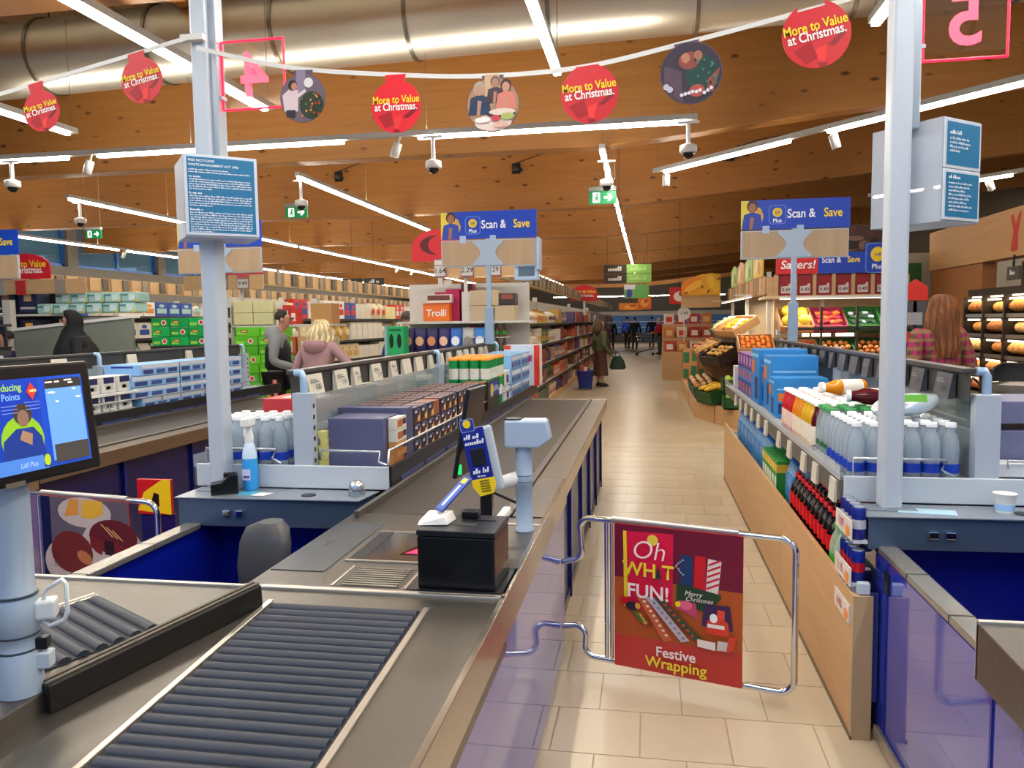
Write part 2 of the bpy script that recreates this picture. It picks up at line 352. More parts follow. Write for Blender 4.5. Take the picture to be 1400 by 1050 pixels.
# ---------------------------------------------------------------- dome cameras and exit signs
def dome(c, drop, label):
    t = thing('dome_camera', label, 'camera', c, 0)
    MB().cyl((0, 0, 0), (0, 0, -drop), .022, 10).build('drop_pole', WHITE, t)
    MB().lathe((0, 0, -drop), [(.03, .02), (.085, 0), (.09, -.06), (.075, -.075)], 18).build('housing', mat('#d0cfca', .4), t)
    MB().ball((0, 0, -drop - .075), (.06, .06, .06), None, 12, 8).build('dome_glass', mat('#16181b', .08), t)
    MB().box((-.11, -.02, 0), (.11, .02, .02)).build('mount', WHITE, t)
dome((-7.5, 8.3, 3.58), .22, 'white dome camera under the cross track, leftmost of the three'); dome((-2.27, 8.25, 3.58), .25, 'white dome camera under the cross track, middle of the three')
dome((.41, 8.25, 3.58), .22, 'white dome camera at the right end of the cross track')
dome((-4.7, 10.2, 3.56), .26, 'white dome camera above the exit sign between the two pillars'); dome((-.5, 9.9, 3.56), .22, 'white dome camera above the exit sign over the main aisle'); dome((-8.85, 11.1, 3.56), .24, 'white dome camera above the leftmost exit sign')
EXG = mat('#0c7a45', .4, 0, 0, emit=.5); EXW = mat('#f4fff8', .4, 0, 0, emit=.9)
def exit_sign(c, w, label, z1=3.6):
    t = thing('exit_sign', label, 'sign', c); h = w * .48
    MB().box((-w / 2, 0, h * 1.0), (w / 2, .06, h * 1.3)).build('lamp_housing', mat('#8f938c', .4), t)
    MB().box((-w / 2, .02, 0), (w / 2, .04, h)).build('panel', EXG, t)
    F = frame((0, .02, 0), XV, ZV); P = Print(F, .001)
    P.rect(-w * .36, h * .12, -w * .1, h * .88, EXW)
    P.ell(-w * .2, h * .72, h * .09, h * .09, EXG); P.poly([(-w * .27, h * .62), (-w * .17, h * .62), (-w * .17, h * .36), (-w * .13, h * .18), (-w * .18, h * .18), (-w * .22, h * .36), (-w * .31, h * .2), (-w * .34, h * .26), (-w * .26, h * .42)], EXG)
    P.poly([(w * .06, h * .42), (w * .24, h * .42), (w * .18, h * .22), (w * .26, h * .22), (w * .38, h * .5), (w * .26, h * .78), (w * .18, h * .78), (w * .24, h * .58), (w * .06, h * .58)], EXW)
    P.build(t, 'pictogram')
    for s in (-1, 1): MB().cyl((s * w * .45, .03, h * 1.3), (s * w * .45, .03, 5.35 + roof(c[0]) - c[2]), .003, 5).build('cable', mat('#6a665e', .5), t)
exit_sign((-5.63, 12, 3.33), .38, 'green exit sign hanging between the left post and the scan sign'); exit_sign((-.67, 12, 3.36), .41, 'green exit sign hanging above the main aisle'); exit_sign((-9.35, 12, 3.12), .3, 'green exit sign hanging at the far left over the hijab wearer')

for i, (x, z, w) in enumerate([(-6.13, 4.56, 'left'), (-2.5, 4.55, 'middle'), (1.5, 4.6, 'right')]):
    t = thing('beam_sensor', f'small dark sensor cluster on the second timber beam, {w} one of three', 'sensor', (x, 15.08, z)); MB().box((-.08, 0, -.1), (.08, .02, .1)).build('plate', DARK, t); MB().lathe((0, -.05, -.06), [(.05, 0), (.07, .03), (.05, .09)], 12).build('sensor_head', mat('#3a352f', .4), t); MB().cyl((.05, -.04, .02), (.12, -.1, -.06), .03, 8).build('sensor_arm', DARK, t); MB().tube([(0, .0, .1), (.5, -.02, .25), (1.1, -.02, .33)], .008, 6).build('wire', DARK, t)
t = thing('wall_camera', 'small white camera on the grey left wall', 'camera', (-15.95, 19.4, 2.9)); MB().box((-.06, -.1, -.12), (0, .1, .12)).build('back_plate', WHITE, t); MB().ball((.08, 0, 0), (.14, .14, .14), WHITE, 12, 8).build('housing', None, t)
t = thing('beam_bracket', 'tall dark steel bracket on the timber beam at the right', 'bracket', (5.4, 15.08, 4.45)); MB().box((-.05, 0, -.6), (.05, .02, .55)).build('plate', DARK, t); MB().box((-.08, -.05, .1), (.1, 0, .3)).build('joint', mat('#4a4038', .4, .5), t)
# ================================================================ checkouts
RUB = mat('#3a342e', .42, 0, .1, scale=3); SLATE = mat('#343a46', .5, .1, .06); BROWNM = mat('#7d6a58', .35, .6, .05)
def zd(y): return .80 + (y - 1.2) * .0563
LP = 2.85
def till(dx, label, full):
    t = thing('checkout_counter', label, 'checkout', (dx, 0, 0), 0)
    # scanner worktop with the cashier's cut-out
    MB().prism([(-1.15, 2.03, .80), (-.38, 2.03, .80), (-.38, 2.88, .80), (-1.15, 2.88, .80)], (0, 0, .05)).build('worktop', STEEL, t, .003)
    MB().box((-.515, 2.9, .79), (-.38, 3.62, .851)).build('edge_shelf', STEEL, t, .002)
    MB().box((-.515, 3.625, .79), (-.38, 7.42, .848)).build('edge_shelf', mat('#6d6357', .4, .6, .05), t, .002)
    MB().box((-.53, 2.77, .851), (-.383, 2.785, .853)).build('joint_strip', mat('#e8e4da', .3, .4, 0), t)
    # conveyor belt on a rounded roller bed
    pr = [(2.885, .825), (2.89, .84), (2.91, .847), (7.26, .847), (7.29, .84), (7.30, .82), (7.26, .79), (2.91, .79)]
    MB().prism([(-1.096, y, z) for y, z in pr], (.541, 0, 0)).build('conveyor_belt', RUB, t)
    MB().box((-1.118, 2.80, .79), (-1.098, 7.42, .878)).build('side_rail', STEEL, t, .003)
    MB().box((-.55, 2.9, .79), (-.518, 7.42, .86)).build('side_rail', STEEL, t, .003)
    MB().box((-1.118, 7.31, .78), (-.38, 7.42, .853)).build('end_cap', mat('#8d8579', .35, .6, .05), t, .004)
    MB().box((-.555, 2.70, .851), (-.522, 2.93, .882)).build('belt_guide', WHITE, t, .008)
    # packing deck sloping towards the shopper, ledge on its left
    MB().hexa([(-2.05, .5, .70), (-.38, .5, .70), (-.38, 2.025, .70), (-2.05, 2.025, .70), (-2.05, .5, zd(.5)), (-.38, .5, zd(.5)), (-.38, 2.025, zd(2.025)), (-2.05, 2.025, zd(2.025))]).build('packing_deck', STEEL, t, .003)
    MB().box((-2.05, 2.012, .70), (-.38, 2.028, .853)).build('deck_edge', RIM, t, .002)
    MB().prism([(-1.66, .5, .72), (-1.225, .5, .72), (-1.225, 1.40, .72), (-1.66, 1.40, .72)], (0, 0, .132)).build('ledge', STEEL, t, .003)
    r = MB(); dy = .036; n = 31
    for i in range(n if full else 0):
        y = 1.898 - i * dy; z = zd(y)
        MB().tube([(-1.0, y, z - .004), (-.592, y, z - .004)], .0155, 10).build('roller', SLATE, t)
    MB().hexa([(-1.006, .75, zd(.75)), (-.584, .75, zd(.75)), (-.584, 1.917, zd(1.917)), (-1.006, 1.917, zd(1.917)), (-1.006, .75, zd(.75) + .002), (-.584, .75, zd(.75) + .002), (-.584, 1.917, zd(1.917) + .002), (-1.006, 1.917, zd(1.917) + .002)]).build('roller_bed', mat('#20242c', .6), t)
    for x in (-.583, -1.026): MB().hexa([(x, .75, zd(.75)), (x + .016, .75, zd(.75)), (x + .016, 1.93, zd(1.93)), (x, 1.93, zd(1.93)), (x, .75, zd(.75) + .008), (x + .016, .75, zd(.75) + .008), (x + .016, 1.93, zd(1.93) + .008), (x, 1.93, zd(1.93) + .008)]).build('tray_rim', RIM, t, .002)
    if full:
        # second, turned roller tray left of the divider
        c = Vector((-1.52, 1.90, 0)); e1 = Vector((.885, -.465, 0)); e2 = Vector((-.465, -.885, 0))
        P = lambda a, b, h: tuple((c + e1 * a + e2 * b) + ZV * (zd((c + e1 * a + e2 * b).y) + h))
        MB().hexa([P(0, .62, .0), P(.33, .62, 0), P(.33, 0, 0), P(0, 0, 0), P(0, .62, .003), P(.33, .62, .003), P(.33, 0, .003), P(0, 0, .003)]).build('roller_bed', mat('#20242c', .6), t)
        for i in range(14): MB().tube([P(.005, .02 + i * .042, -.004), P(.325, .02 + i * .042, -.004)], .018, 10).build('roller', SLATE, t)
        for k in (-.035, -.015): MB().tube([P(k, -.0, .003), P(k, .55, .003)], .004, 6).build('tray_rim', RIM, t)
    # side faces
    MB().box((-.395, .5, .735), (-.378, 3.62, .853)).build('fascia', STEELX, t, .002)
    MB().box((-.395, 3.63, .76), (-.379, 7.42, .847)).build('fascia', BROWNM if dx < 0 else STEELX, t, .002)
    MB().box((-.41, .5, .03), (-.392, 3.62, .735)).build('gloss_panel', BLUEG, t)
    MB().box((-1.1, 3.60, .02), (-.40, 3.625, .78)).build('end_panel', BLUE, t)
    for i in range(5):
        y0 = 3.66 + i * .75
        MB().box((-.47, y0, .05), (-.45, y0 + .72, .76)).build('lower_panel', BLUE, t, .004)
        MB().box((-.452, y0 + .72, .0), (-.43, y0 + .75, .76)).build('panel_post', mat('#0a1a66', .25), t)
    MB().box((-.47, 3.62, 0), (-.44, 7.40, .06)).build('kick_plate', mat('#4b4a4a', .3, .6), t)
    MB().box((-1.11, 3.31, .05), (-.5, 7.38, .775)).build('carcass', mat('#0b0e24', .5), t)
    # cashier's booth: rear desk, left wall, lining
    MB().prism([(-2.03, 3.05, .725), (-1.22, 3.08, .725), (-1.19, 3.25, .725), (-2.03, 3.25, .725)], (0, 0, .125)).build('rear_desk', mat('#53657f', .3, .5, .05), t, .004)
    MB().prism([(-2.04, 3.04, .85), (-1.20, 3.06, .85), (-1.175, 3.255, .85), (-2.04, 3.255, .85)], (0, 0, .004)).build('desk_top', mat('#98a1ab', .3, .5, .05), t)
    MB().box((-1.97, 2.03, .0), (-1.94, 3.25, .715)).build('booth_wall', mat('#06188a', .3, 0, .05), t)
    MB().box((-1.995, 2.03, .715), (-1.925, 3.05, .74)).build('booth_rail', mat('#a9a59c', .25, .7, .03), t, .004)
    for y in (2.35, 2.72): MB().box((-1.996, y, .716), (-1.924, y + .004, .7412)).build('rail_joint', DARK, t)
    MB().box((-1.994, .5, .04), (-1.972, 3.25, .712)).build('gloss_panel', BLUEG, t)
    for y in (2.92, 2.05): MB().box((-1.998, y, .04), (-1.9935, y + .012, .712)).build('panel_joint', mat('#0b1a80', .3), t)
    MB().box((-2.002, 2.90, .60), (-1.993, 2.945, .68)).build('hinge', BLACK, t, .003)
    MB().box((-2.015, 2.45, .03), (-1.995, 2.99, .075)).build('bumper_rail', mat('#a39b8d', .25, .7, .03), t, .006)
    MB().box((-1.94, 3.22, 0), (-1.2, 3.25, .725)).build('booth_back', mat('#06188a', .3, 0, .05), t)
    MB().box((-1.16, 2.05, 0), (-1.13, 3.25, .79)).build('booth_side', mat('#06188a', .3, 0, .05), t)
    MB().box((-1.99, .55, 0), (-.42, 2.0, .69)).build('pedestal', mat('#0b0e24', .5), t)
    for x in (-1.82, -1.76): MB().box((x, 3.045, .772), (x + .035, 3.062, .80)).build('latch', CHROME, t, .003)
    MB().lathe((-1.46, 3.14, .854), [(.032, 0), (.032, .003)], 20).build('cable_hole', BLACK, t)
    if full:
        MB().box((-1.142, 2.165, .850), (-.967, 2.722, .853)).build('touch_mat', mat('#4c4f52', .35, .3, .06), t, .002)
        for k in range(4):
            MB().tube([(-1.09 + .025 * math.cos(a) * (1 + k * .5) * .5, 2.5 + .04 * math.sin(a) * (1 + k * .5), .8535) for a in [(-1.1 + .22 * j) for j in range(11)]], .0012, 5).build('wave_mark', mat('#63686c', .4), t)
        MB().box((-.945, 2.275, .85), (-.62, 2.288, .855)).build('scanner_rim', RIM, t); MB().box((-.945, 2.612, .85), (-.62, 2.624, .855)).build('scanner_rim', RIM, t)
        MB().box((-.94, 2.288, .8505), (-.62, 2.612, .852)).build('scanner_plate', mat('#85827c', .12, .8, .03), t)
        MB().box((-.93, 2.29, .852), (-.893, 2.61, .8535)).build('scanner_slot', DARK, t)
        MB().prism([(-.79, 2.36, .852), (-.66, 2.36, .852), (-.66, 2.47, .852), (-.755, 2.47, .852)], (0, 0, .0015)).build('scanner_window', mat('#2a0a10', .05), t)
        MB().prism([(-.775, 2.37, .8536), (-.70, 2.37, .8536), (-.69, 2.43, .8536), (-.745, 2.43, .8536)], (0, 0, .0006)).build('laser_glow', mat('#e0205a', .3, 0, 0, emit=1.2), t)
        MB().prism([(-.72, 2.44, .8536), (-.665, 2.44, .8536), (-.665, 2.465, .8536), (-.715, 2.465, .8536)], (0, 0, .0006)).build('laser_glow', mat('#b01848', .3, 0, 0, emit=.7), t)
        MB().box((-.88, 2.055, .8498), (-.69, 2.228, .8508)).build('grille', mat('#54514c', .4, .5), t)
        for i in range(9): MB().box((-.868, 2.06 + i * .0185, .8508), (-.702, 2.071 + i * .0185, .8535)).build('grille_slat', mat('#8a857c', .35, .6), t)
        for x in (-.898, -.68): MB().box((x, 2.05, .85), (x + .008, 2.235, .8525)).build('grille_rim', RIM, t)
        MB().box((-1.15, 2.026, .8505), (-.38, 2.034, .8525)).build('step_strip', mat('#d9d2c4', .2, .6, 0), t)
        MB().box((-.67, 2.045, .85), (-.385, 2.27, .853)).build('printer_mat', BLACK, t, .002)
    return t
till(0, 'steel checkout counter with dark conveyor belt and ribbed packing tray, nearest in view', True)
till(-LP, 'checkout counter of the next till, partly hidden behind the left post', False)
till(LP, 'checkout counter with glossy blue side, right of the wooden drinks shelf', False)
# --- divider bar on the packing deck
t = thing('divider_bar', 'long black rubber divider bar lying across the packing deck', 'divider', (0, 0, 0))
A = Vector((-1.205, 1.345, 0)); B = Vector((-1.025, 1.90, 0)); d = (B - A).normalized(); w = Vector((-d.y, d.x, 0))
def bp(p, s, h): return tuple(p + w * s + ZV * (zd(p.y) + h))
MB().hexa([bp(A, 0, .001), bp(B, 0, .001), bp(B, .05, .001), bp(A, .05, .001), bp(A, .004, .06), bp(B, .004, .06), bp(B, .044, .06), bp(A, .044, .06)]).build('bar', mat('#15130f', .45), t, .004)
for s in (.012, .03): MB().hexa([bp(A, s, .06), bp(B, s, .06), bp(B, s + .01, .06), bp(A, s + .01, .06), bp(A, s, .0635), bp(B, s, .0635), bp(B, s + .01, .0635), bp(A, s + .01, .0635)]).build('grip_strip', mat('#4a4238', .5), t)
# --- black receipt printer with a paper wedge and blue tag
t = thing('receipt_printer', 'black box receipt printer standing on the steel scanner worktop', 'printer', (-.525, 2.155, .853), -.03)
MB().box((-.112, -.095, 0), (.112, .095, .148)).build('body', mat('#0b0c10', .22), t, .004)
MB().box((-.114, -.097, .15), (.114, .097, .166)).build('lid', mat('#141519', .3), t, .003)
MB().box((-.03, -.03, .166), (.04, .0, .1668)).build('lid_mark', mat('#2b2d31', .4), t)
MB().box((.02, .03, .166), (.09, .034, .168)).build('paper_slot', BLACK, t)
MB().box((-.02, .05, .166), (.03, .09, .186)).build('clip', BLACK, t, .003)
t = thing('paper_roll_cover', 'white wedge cover with a slanted blue tag on top of the black printer', 'cover', (-.60, 2.16, 1.020), .15)
MB().hexa([(-.06, -.045, .0), (.03, -.05, 0), (.05, .02, 0), (-.05, .03, 0), (-.055, -.03, .012), (.02, -.045, .028), (.04, .015, .03), (-.03, .022, .03)]).build('cover', mat('#f2efe6', .35), t, .004)
F = frame((.0, -.01, .032), (.62, .42, .62), (-.6, .8, 0))
MB().box((0, -.022, 0), (.135, .022, .004)).xf(F).build('tag', mat('#20408f', .3), t)
Print(F @ Matrix.Translation((0, 0, .004))).rect(.006, -.018, .129, .018, mat('#3b62c0', .3)).rect(.02, -.004, .10, .006, mat('#e9eef8', .4)).rect(.108, -.012, .126, .012, YEL).build(t, 'tag_print')
# --- card payment terminal on a black stalk
t = thing('card_terminal', 'card payment terminal with slanted blue sign and yellow tip on black stalk', 'card terminal', (-.575, 2.72, .853))
MB().box((-.022, -.018, 0), (.022, .018, .23)).build('stalk', mat('#0c0d11', .3), t, .004)
MB().lathe((0, 0, 0), [(.045, 0), (.045, .008)], 16).build('foot', BLACK, t)
MB().prism([(-.07, -.02, .30), (-.03, -.02, .33), (.03, -.02, .31), (.03, -.02, .18), (-.02, -.02, .20), (-.06, -.02, .25)], (0, .04, 0)).build('bracket', mat('#111216', .35), t, .004)
F = frame((-.075, -.05, .205), (.17, .05, .5), (-.35, .93, .1))
MB().box((0, -.02, -.006), (.33, .18, .010)).xf(frame((-.105, -.03, .185), (.17, -.02, .94), (.1, 1, 0))).build('screen_back', mat('#14151b', .3), t, .004)
MB().box((-.100, -.04, .20), (-.085, -.028, .235)).build('status_light', mat('#18c060', .3, 0, 0, emit=1.5), t)
cf = frame((0.005, -.16, .287), (.97, -.05, .20), (-.2, 0, .98))
MB().box((-.033, -.125, -.022), (.045, .10, -.004)).xf(cf @ Matrix.Translation((.022, 0, 0))).build('terminal_body', mat('#b9c4cc', .35), t, .01)
P = Print(cf); P.poly([(-.04, -.10), (.04, -.10), (.04, .10), (-.04, .10)], mat('#14248f', .35)); P.poly([(-.04, -.10), (-.02, -.135), (.03, -.13), (.045, -.10), (.043, -.075), (-.04, -.075)], YEL)
P.rrect(-.04, .09, .012, .135, .008, mat('#7d90c4', .35)).rrect(-.037, .093, .009, .132, .007, mat('#21358f', .35)).ell(-.014, .118, .014, .014, YEL)
for k in range(5): P.rect(-.012, -.122 + k * .009, .022, -.117 + k * .009, mat('#7c6d12', .4))
P.build(t, 'blue_sign')
MB().box((-.022, -.03, 0), (.026, .03, .006)).xf(cf).build('keypad', mat('#17191d', .3), t, .004)
LW = mat('#e8ecf6', .4)
scrawl(cf, -.035, .07, .05, .016, LW, t, .005, .2, 1); scrawl(cf, -.035, .05, .062, .016, LW, t, .005, .2, 2); scrawl(cf, -.028, -.05, .055, .018, LW, t, .005, .2, 3); scrawl(cf, -.015, -.066, .03, .007, LW, t, .005, .2, 4); text('Lidl', cf, .011, mat('#1b2d80', .4), t, (-.014, .118), bold=.03); text('Plus', cf, .012, LW, t, (-.014, .099), bold=.03)
# --- grey column carrying the customer display
t = thing('customer_display', 'pale grey column with a boxy customer display head beside the belt', 'display', (-.435, 2.705, .851))
MB().lathe((0, 0, 0), [(.034, 0), (.034, .006), (.030, .008), (.030, .165), (.031, .166), (.031, .205), (.030, .206), (.030, .31)], 20).build('column', mat('#93a6bd', .4, 0, .03), t)
for z in (.178, .2): MB().lathe((0, 0, z), [(.0315, 0), (.0315, .003)], 20).build('collar_ring', mat('#5b6572', .4), t)
MB().prism([(-.062, -.042, .305), (.06, -.042, .305), (.10, -.042, .335), (.085, -.042, .40), (-.062, -.042, .40)], (0, .084, 0)).build('head', mat('#9fb1c8', .4, 0, .03), t, .006)
MB().lathe((-.035, 0, .40), [(.03, 0), (.03, .006)], 16).build('head_cap', mat('#3a3f45', .4), t)
MB().box((.0, -.036, .40), (.078, .036, .403)).build('head_top', WHITE, t)
MB().cyl((-.09, -.01, .17), (-.02, -.0, .19), .024, 12, None, .026).build('arm', mat('#e5e5e2', .4), t)
MB().tube([(-.03, 0, .10), (-.09, .02, .12), (-.15, .03, .14)], .006, 6).build('cable', BLACK, t)
# --- small things on the rear desk
t = thing('service_bell', 'small silver dome bell on the rear desk by the belt', 'bell', (-1.25, 3.17, .8545))
MB().lathe((0, 0, 0), [(.036, 0), (.038, .01), (.036, .02)], 20).build('base', mat('#9aa3ad', .3, .6), t); MB().lathe((0, 0, .02), [(.034, 0), (.034, .018), (.030, .032), (.02, .042), (.006, .046)], 20).build('dome', mat('#dfe1e2', .15, .9), t)
t = thing('spray_bottle', 'blue spray bottle with white top on the rear desk beside the left post', 'bottle', (-1.775, 3.22, .8545))
MB().lathe((0, 0, 0), [(.03, 0), (.036, .01), (.036, .09), (.034, .14), (.0335, .145)], 16).build('bottle', mat('#3aa0e8', .15, 0, .1), t); MB().lathe((0, 0, 0), [(.0335, .145), (.032, .17), (.022, .21), (.016, .22)], 16).build('bottle_top', mat('#cfe2f2', .2, 0, .05), t); MB().lathe((0, 0, .218), [(.02, 0), (.02, .03), (.014, .05), (.014, .08)], 14).build('neck', WHITE, t); MB().box((-.02, -.045, .29), (.02, .03, .33)).build('trigger_head', WHITE, t, .006); MB().box((-.006, -.04, .25), (.006, -.03, .295)).build('trigger', WHITE, t)
Print(frame((0, -.0365, .05), XV, ZV)).rect(-.02, 0, .02, .05, mat('#c8d4f0', .4)).rect(-.015, .01, .015, .02, mat('#5a4fb0', .4)).build(t, 'bottle_label')
t = thing('tape_dispenser', 'black tape dispenser on the rear desk below the left post', 'dispenser', (-1.855, 3.13, .8545), .5)
MB().prism([(-.055, -.03, 0), (.06, -.03, 0), (.06, -.03, .085), (.03, -.03, .09), (-.01, -.03, .055), (-.055, -.03, .05)], (0, .06, 0)).build('body', BLACK, t, .004); MB().box((.0, -.018, .075), (.05, .018, .091)).build('slot', mat('#050506', .6), t)
tag(MB().hexa([(-.04, -.03, 0), (.04, -.02, 0), (.03, .05, 0), (-.05, .03, 0), (-.04, -.03, .002), (.04, -.02, .002), (.03, .05, .002), (-.05, .03, .002)]).build('leaflet', mat('#4aa6c8', .4, 0, .3, scale=30), None, loc=(-1.745, 3.14, .8545)), 'turquoise printed leaflet under the spray bottle', 'leaflet')
tag(MB().hexa([(-.035, -.025, 0), (.03, -.03, 0), (.045, .03, 0), (-.02, .03, 0), (-.035, -.025, .002), (.03, -.03, .002), (.045, .03, .002), (-.02, .03, .002)]).build('paper_slip', mat('#f2f2ee', .5), None, loc=(-1.675, 3.12, .8565)), 'white paper slip lying beside the spray bottle', 'paper')
tag(MB().hexa([(-.11, -.03, 0), (.09, -.06, 0), (.11, .02, 0), (-.09, .04, 0), (-.11, -.03, .003), (.09, -.06, .003), (.11, .02, .003), (-.09, .04, .003)]).build('leaflet', mat('#a9cfe4', .3, 0, .35, scale=18), None, loc=(1.05, 3.14, .8545)), 'pale blue leaflet lying on the right desk beside the post', 'leaflet')
t = thing('paper_cup', 'white paper cup at the right edge of the desk of the right till', 'cup', (1.335, 3.17, .8545)); MB().lathe((0, 0, 0), [(.03, 0), (.04, .07), (.042, .072)], 16).build('cup', WHITE, t); MB().lathe((0, 0, 0.008), [(.033, 0), (.036, .025)], 16).build('sleeve', mat('#9cc6ee', .4), t)
t = thing('tag_stand', 'red and yellow price board propped in the next till, seen past the cake gate', 'price board', (-2.62, 3.75, .585)); MB().box((-.11, -.01, 0), (.09, .01, .19)).build('board', RED, t); F = frame((-.01, -.011, 0), XV, ZV); Print(F).poly([(-.10, .02), (.1, .0), (.1, .19), (.05, .19), (-.06, .12)], YEL).poly([(-.02, .06), (.03, .04), (.03, .11), (.0, .12)], BLACK).build(t)
MB().box((-.1, .0, -.585), (.1, .02, 0)).build('stand', mat('#0a1a66', .3), t)
# --- cashier's chair
t = thing('cashier_chair', 'dark grey cashier chair behind the scanner worktop', 'chair', (-1.44, 2.70, 0), math.radians(-10))
bk = MB(); CH = mat('#46474a', .38, 0, .06)
def slab(bm, x0, x1, zs, ys, th):
    ring = []
    for z, y, hw in zip(zs, ys, x1):
        ring.append([(hw * math.copysign(abs(math.cos(a)) ** .6, math.cos(a)), y + th * math.copysign(abs(math.sin(a)) ** .8, math.sin(a)) - .06 * (math.cos(a) ** 2) * (hw / .2) * .5, z) for a in [2 * math.pi * k / 20 for k in range(20)]])
    bm.ring(ring, None, True, True)
slab(bk, 0, [.05, .085, .105, .112, .108, .088, .04], [.50, .52, .58, .68, .77, .825, .845], [0.02, .01, 0, 0, .015, .03, .04], .045)
bk.build('backrest', CH, t)
MB().lathe((0, -.24, 0), [(.10, .40), (.2, .40), (.22, .43), (.2, .47), (.05, .475)], 22).build('seat', CH, t)
MB().box((-.03, .04, .38), (.03, .07, .6)).box((-.03, -.2, .37), (.03, .07, .395)).build('back_support', BLACK, t); MB().cyl((0, -.24, .08), (0, -.24, .40), .03, 12).build('gas_stem', BLACK, t)
for k in range(5):
    a = k * 1.2566; p = (.2 * math.cos(a), -.24 + .2 * math.sin(a))
    l = MB().cyl((0, -.24, .09), (p[0], p[1], .06), .022, 8, None, .014).build('leg', BLACK, t); MB().ball((p[0], p[1], .027), .027, None, 10, 6).build('caster', BLACK, l)
# --- near customer monitor on its column
t = thing('monitor_column', 'pale column with collars and a white loop handle beside the packing tray', 'column', (-1.272, 1.345, .853))
MB().lathe((0, 0, 0), [(.043, 0), (.043, .09), (.040, .095), (.040, .12), (.041, .121), (.041, .2), (.0375, .205), (.0375, .50)], 24).build('post', mat('#a5b5c4', .35, .1, .03), t)
for z in (.092, .123, .205): MB().lathe((0, 0, z), [(.0425, 0), (.0425, .004)], 24).build('collar_ring', mat('#3d444c', .4), t)
MB().tube([(-.02, -.03, .165), (-.08, -.09, .13), (-.13, -.13, .11)], [.03, .034, .03], 12).build('side_arm', mat('#c9ced0', .35), t); MB().box((.036, -.02, .15), (.075, .02, .19)).xf(Matrix.Rotation(.5, 4, 'Z')).build('handle_mount', mat('#d5d8d6', .35), t, .006)
H_ = [(.045, .02, .145), (.06, .02, .135), (.095, .02, .15), (.103, .02, .17), (.103, .02, .225), (.095, .02, .235), (.06, .02, .215), (.05, .02, .20), (.047, .02, .165)]
MB().tube(H_, .0045, 8, None, True).build('loop_handle', mat('#e3e6e4', .3), t); MB().box((.034, -.015, .05), (.065, .015, .085)).xf(Matrix.Rotation(.3, 4, 'Z')).build('clamp', mat('#b9c3cb', .4), t, .004); MB().box((.036, -.012, .09), (.06, .012, .115)).xf(Matrix.Rotation(.3, 4, 'Z')).build('clamp_knob', BLACK, t, .003)
t = thing('touch_monitor', 'black framed monitor with a blue customer screen on the near left column', 'monitor', (-1.195, 1.30, 1.285))
FM = frame((0, 0, 0), (.10, 1, 0), (-.10, 0, 1)) @ Matrix.Translation((-.01, .002, 0)) @ Matrix.Diagonal((.86, .97, 1, 1))   # u runs into the shop, v up, n to the shopper
MB().box((-.30, .01, -.035), (.245, .25, 0)).xf(FM).build('housing', mat('#15110f', .3), t, .006)
MB().box((-.20, .02, -.075), (.12, .18, -.035)).xf(FM).build('rear_case', BLACK, t, .01)
MB().box((-.275, .033, -.002), (.215, .222, .0006)).xf(FM).build('screen', mat('#2a55c8', .1, 0, 0, emit=.35), t)
MB().box((-.03, .008, 0), (.02, .018, .001)).xf(FM).build('name_plate', mat('#8a8377', .3, .6), t)
E_ = lambda c, e=.45: mat(c, .3, 0, 0, emit=e)
P = Print(FM, .0009, .00025); P.rect(-.275, .033, .088, .222, E_('#1a3fb4')); P.ell(.03, .098, .056, .05, E_('#8fc12a')); P.poly([(-.03, .05), (.085, .05), (.08, .10), (.06, .122), (.015, .122), (-.02, .10)], E_('#1f3a8a')); P.ell(.036, .150, .024, .022, E_('#4a3a30')); P.ell(.036, .142, .015, .017, E_('#8d6c58')); P.poly([(.02, .10), (.05, .085), (.055, .108), (.03, .118)], E_('#a88168'))
P.rect(-.275, .033, .088, .062, E_('#4f86d8')); P.rect(.075, .036, .094, .064, E_('#1a3c90')); P.ell(.0845, .05, .009, .012, E_('#b8cf28')); P.poly([(.052, .195), (.066, .213), (.08, .195), (.066, .177)], E_('#d83a20'))
P.rect(.102, .045, .207, .212, E_('#6aa0e8', .6)); P.rect(.102, .196, .207, .216, E_('#3a3430')); P.rect(.108, .040, .207, .078, E_('#4a4440'))
for u, v, l in ((.104, .208, .02), (.13, .208, .014), (.158, .21, .022), (.108, .186, .02), (.126, .166, .009), (.178, .19, .01), (.168, .204, .014), (.186, .172, .014)): P.rect(u, v, u + l, v + .003, E_('#f6ece2', .8))
for k in range(3): P.rect(-.02, .168 - k * .007, .02, .1695 - k * .007, E_('#7f98d8')); P.rect(.04, .172 - k * .007, .08, .1735 - k * .007, E_('#7f98d8'))
P.build(t, 'screen_image'); text('Introducing', FM, .020, E_('#9fd04a'), t, (-.01, .205), bold=.02, lift=.007); text('Lidl Points', FM, .019, E_('#7fb0f0'), t, (-.01, .186), bold=.02, lift=.007); text('NEW', FM, .008, E_('#ffe9a0', .8), t, (.066, .195), bold=.03, lift=.007); text('Lidl Plus', FM, .014, E_('#bcd4f8'), t, (.03, .047), lift=.007, shear=.2)
MB().cyl((-.10, .045, .10), (-.045, .03, .12), .022, 10).build('bracket', BLACK, t)
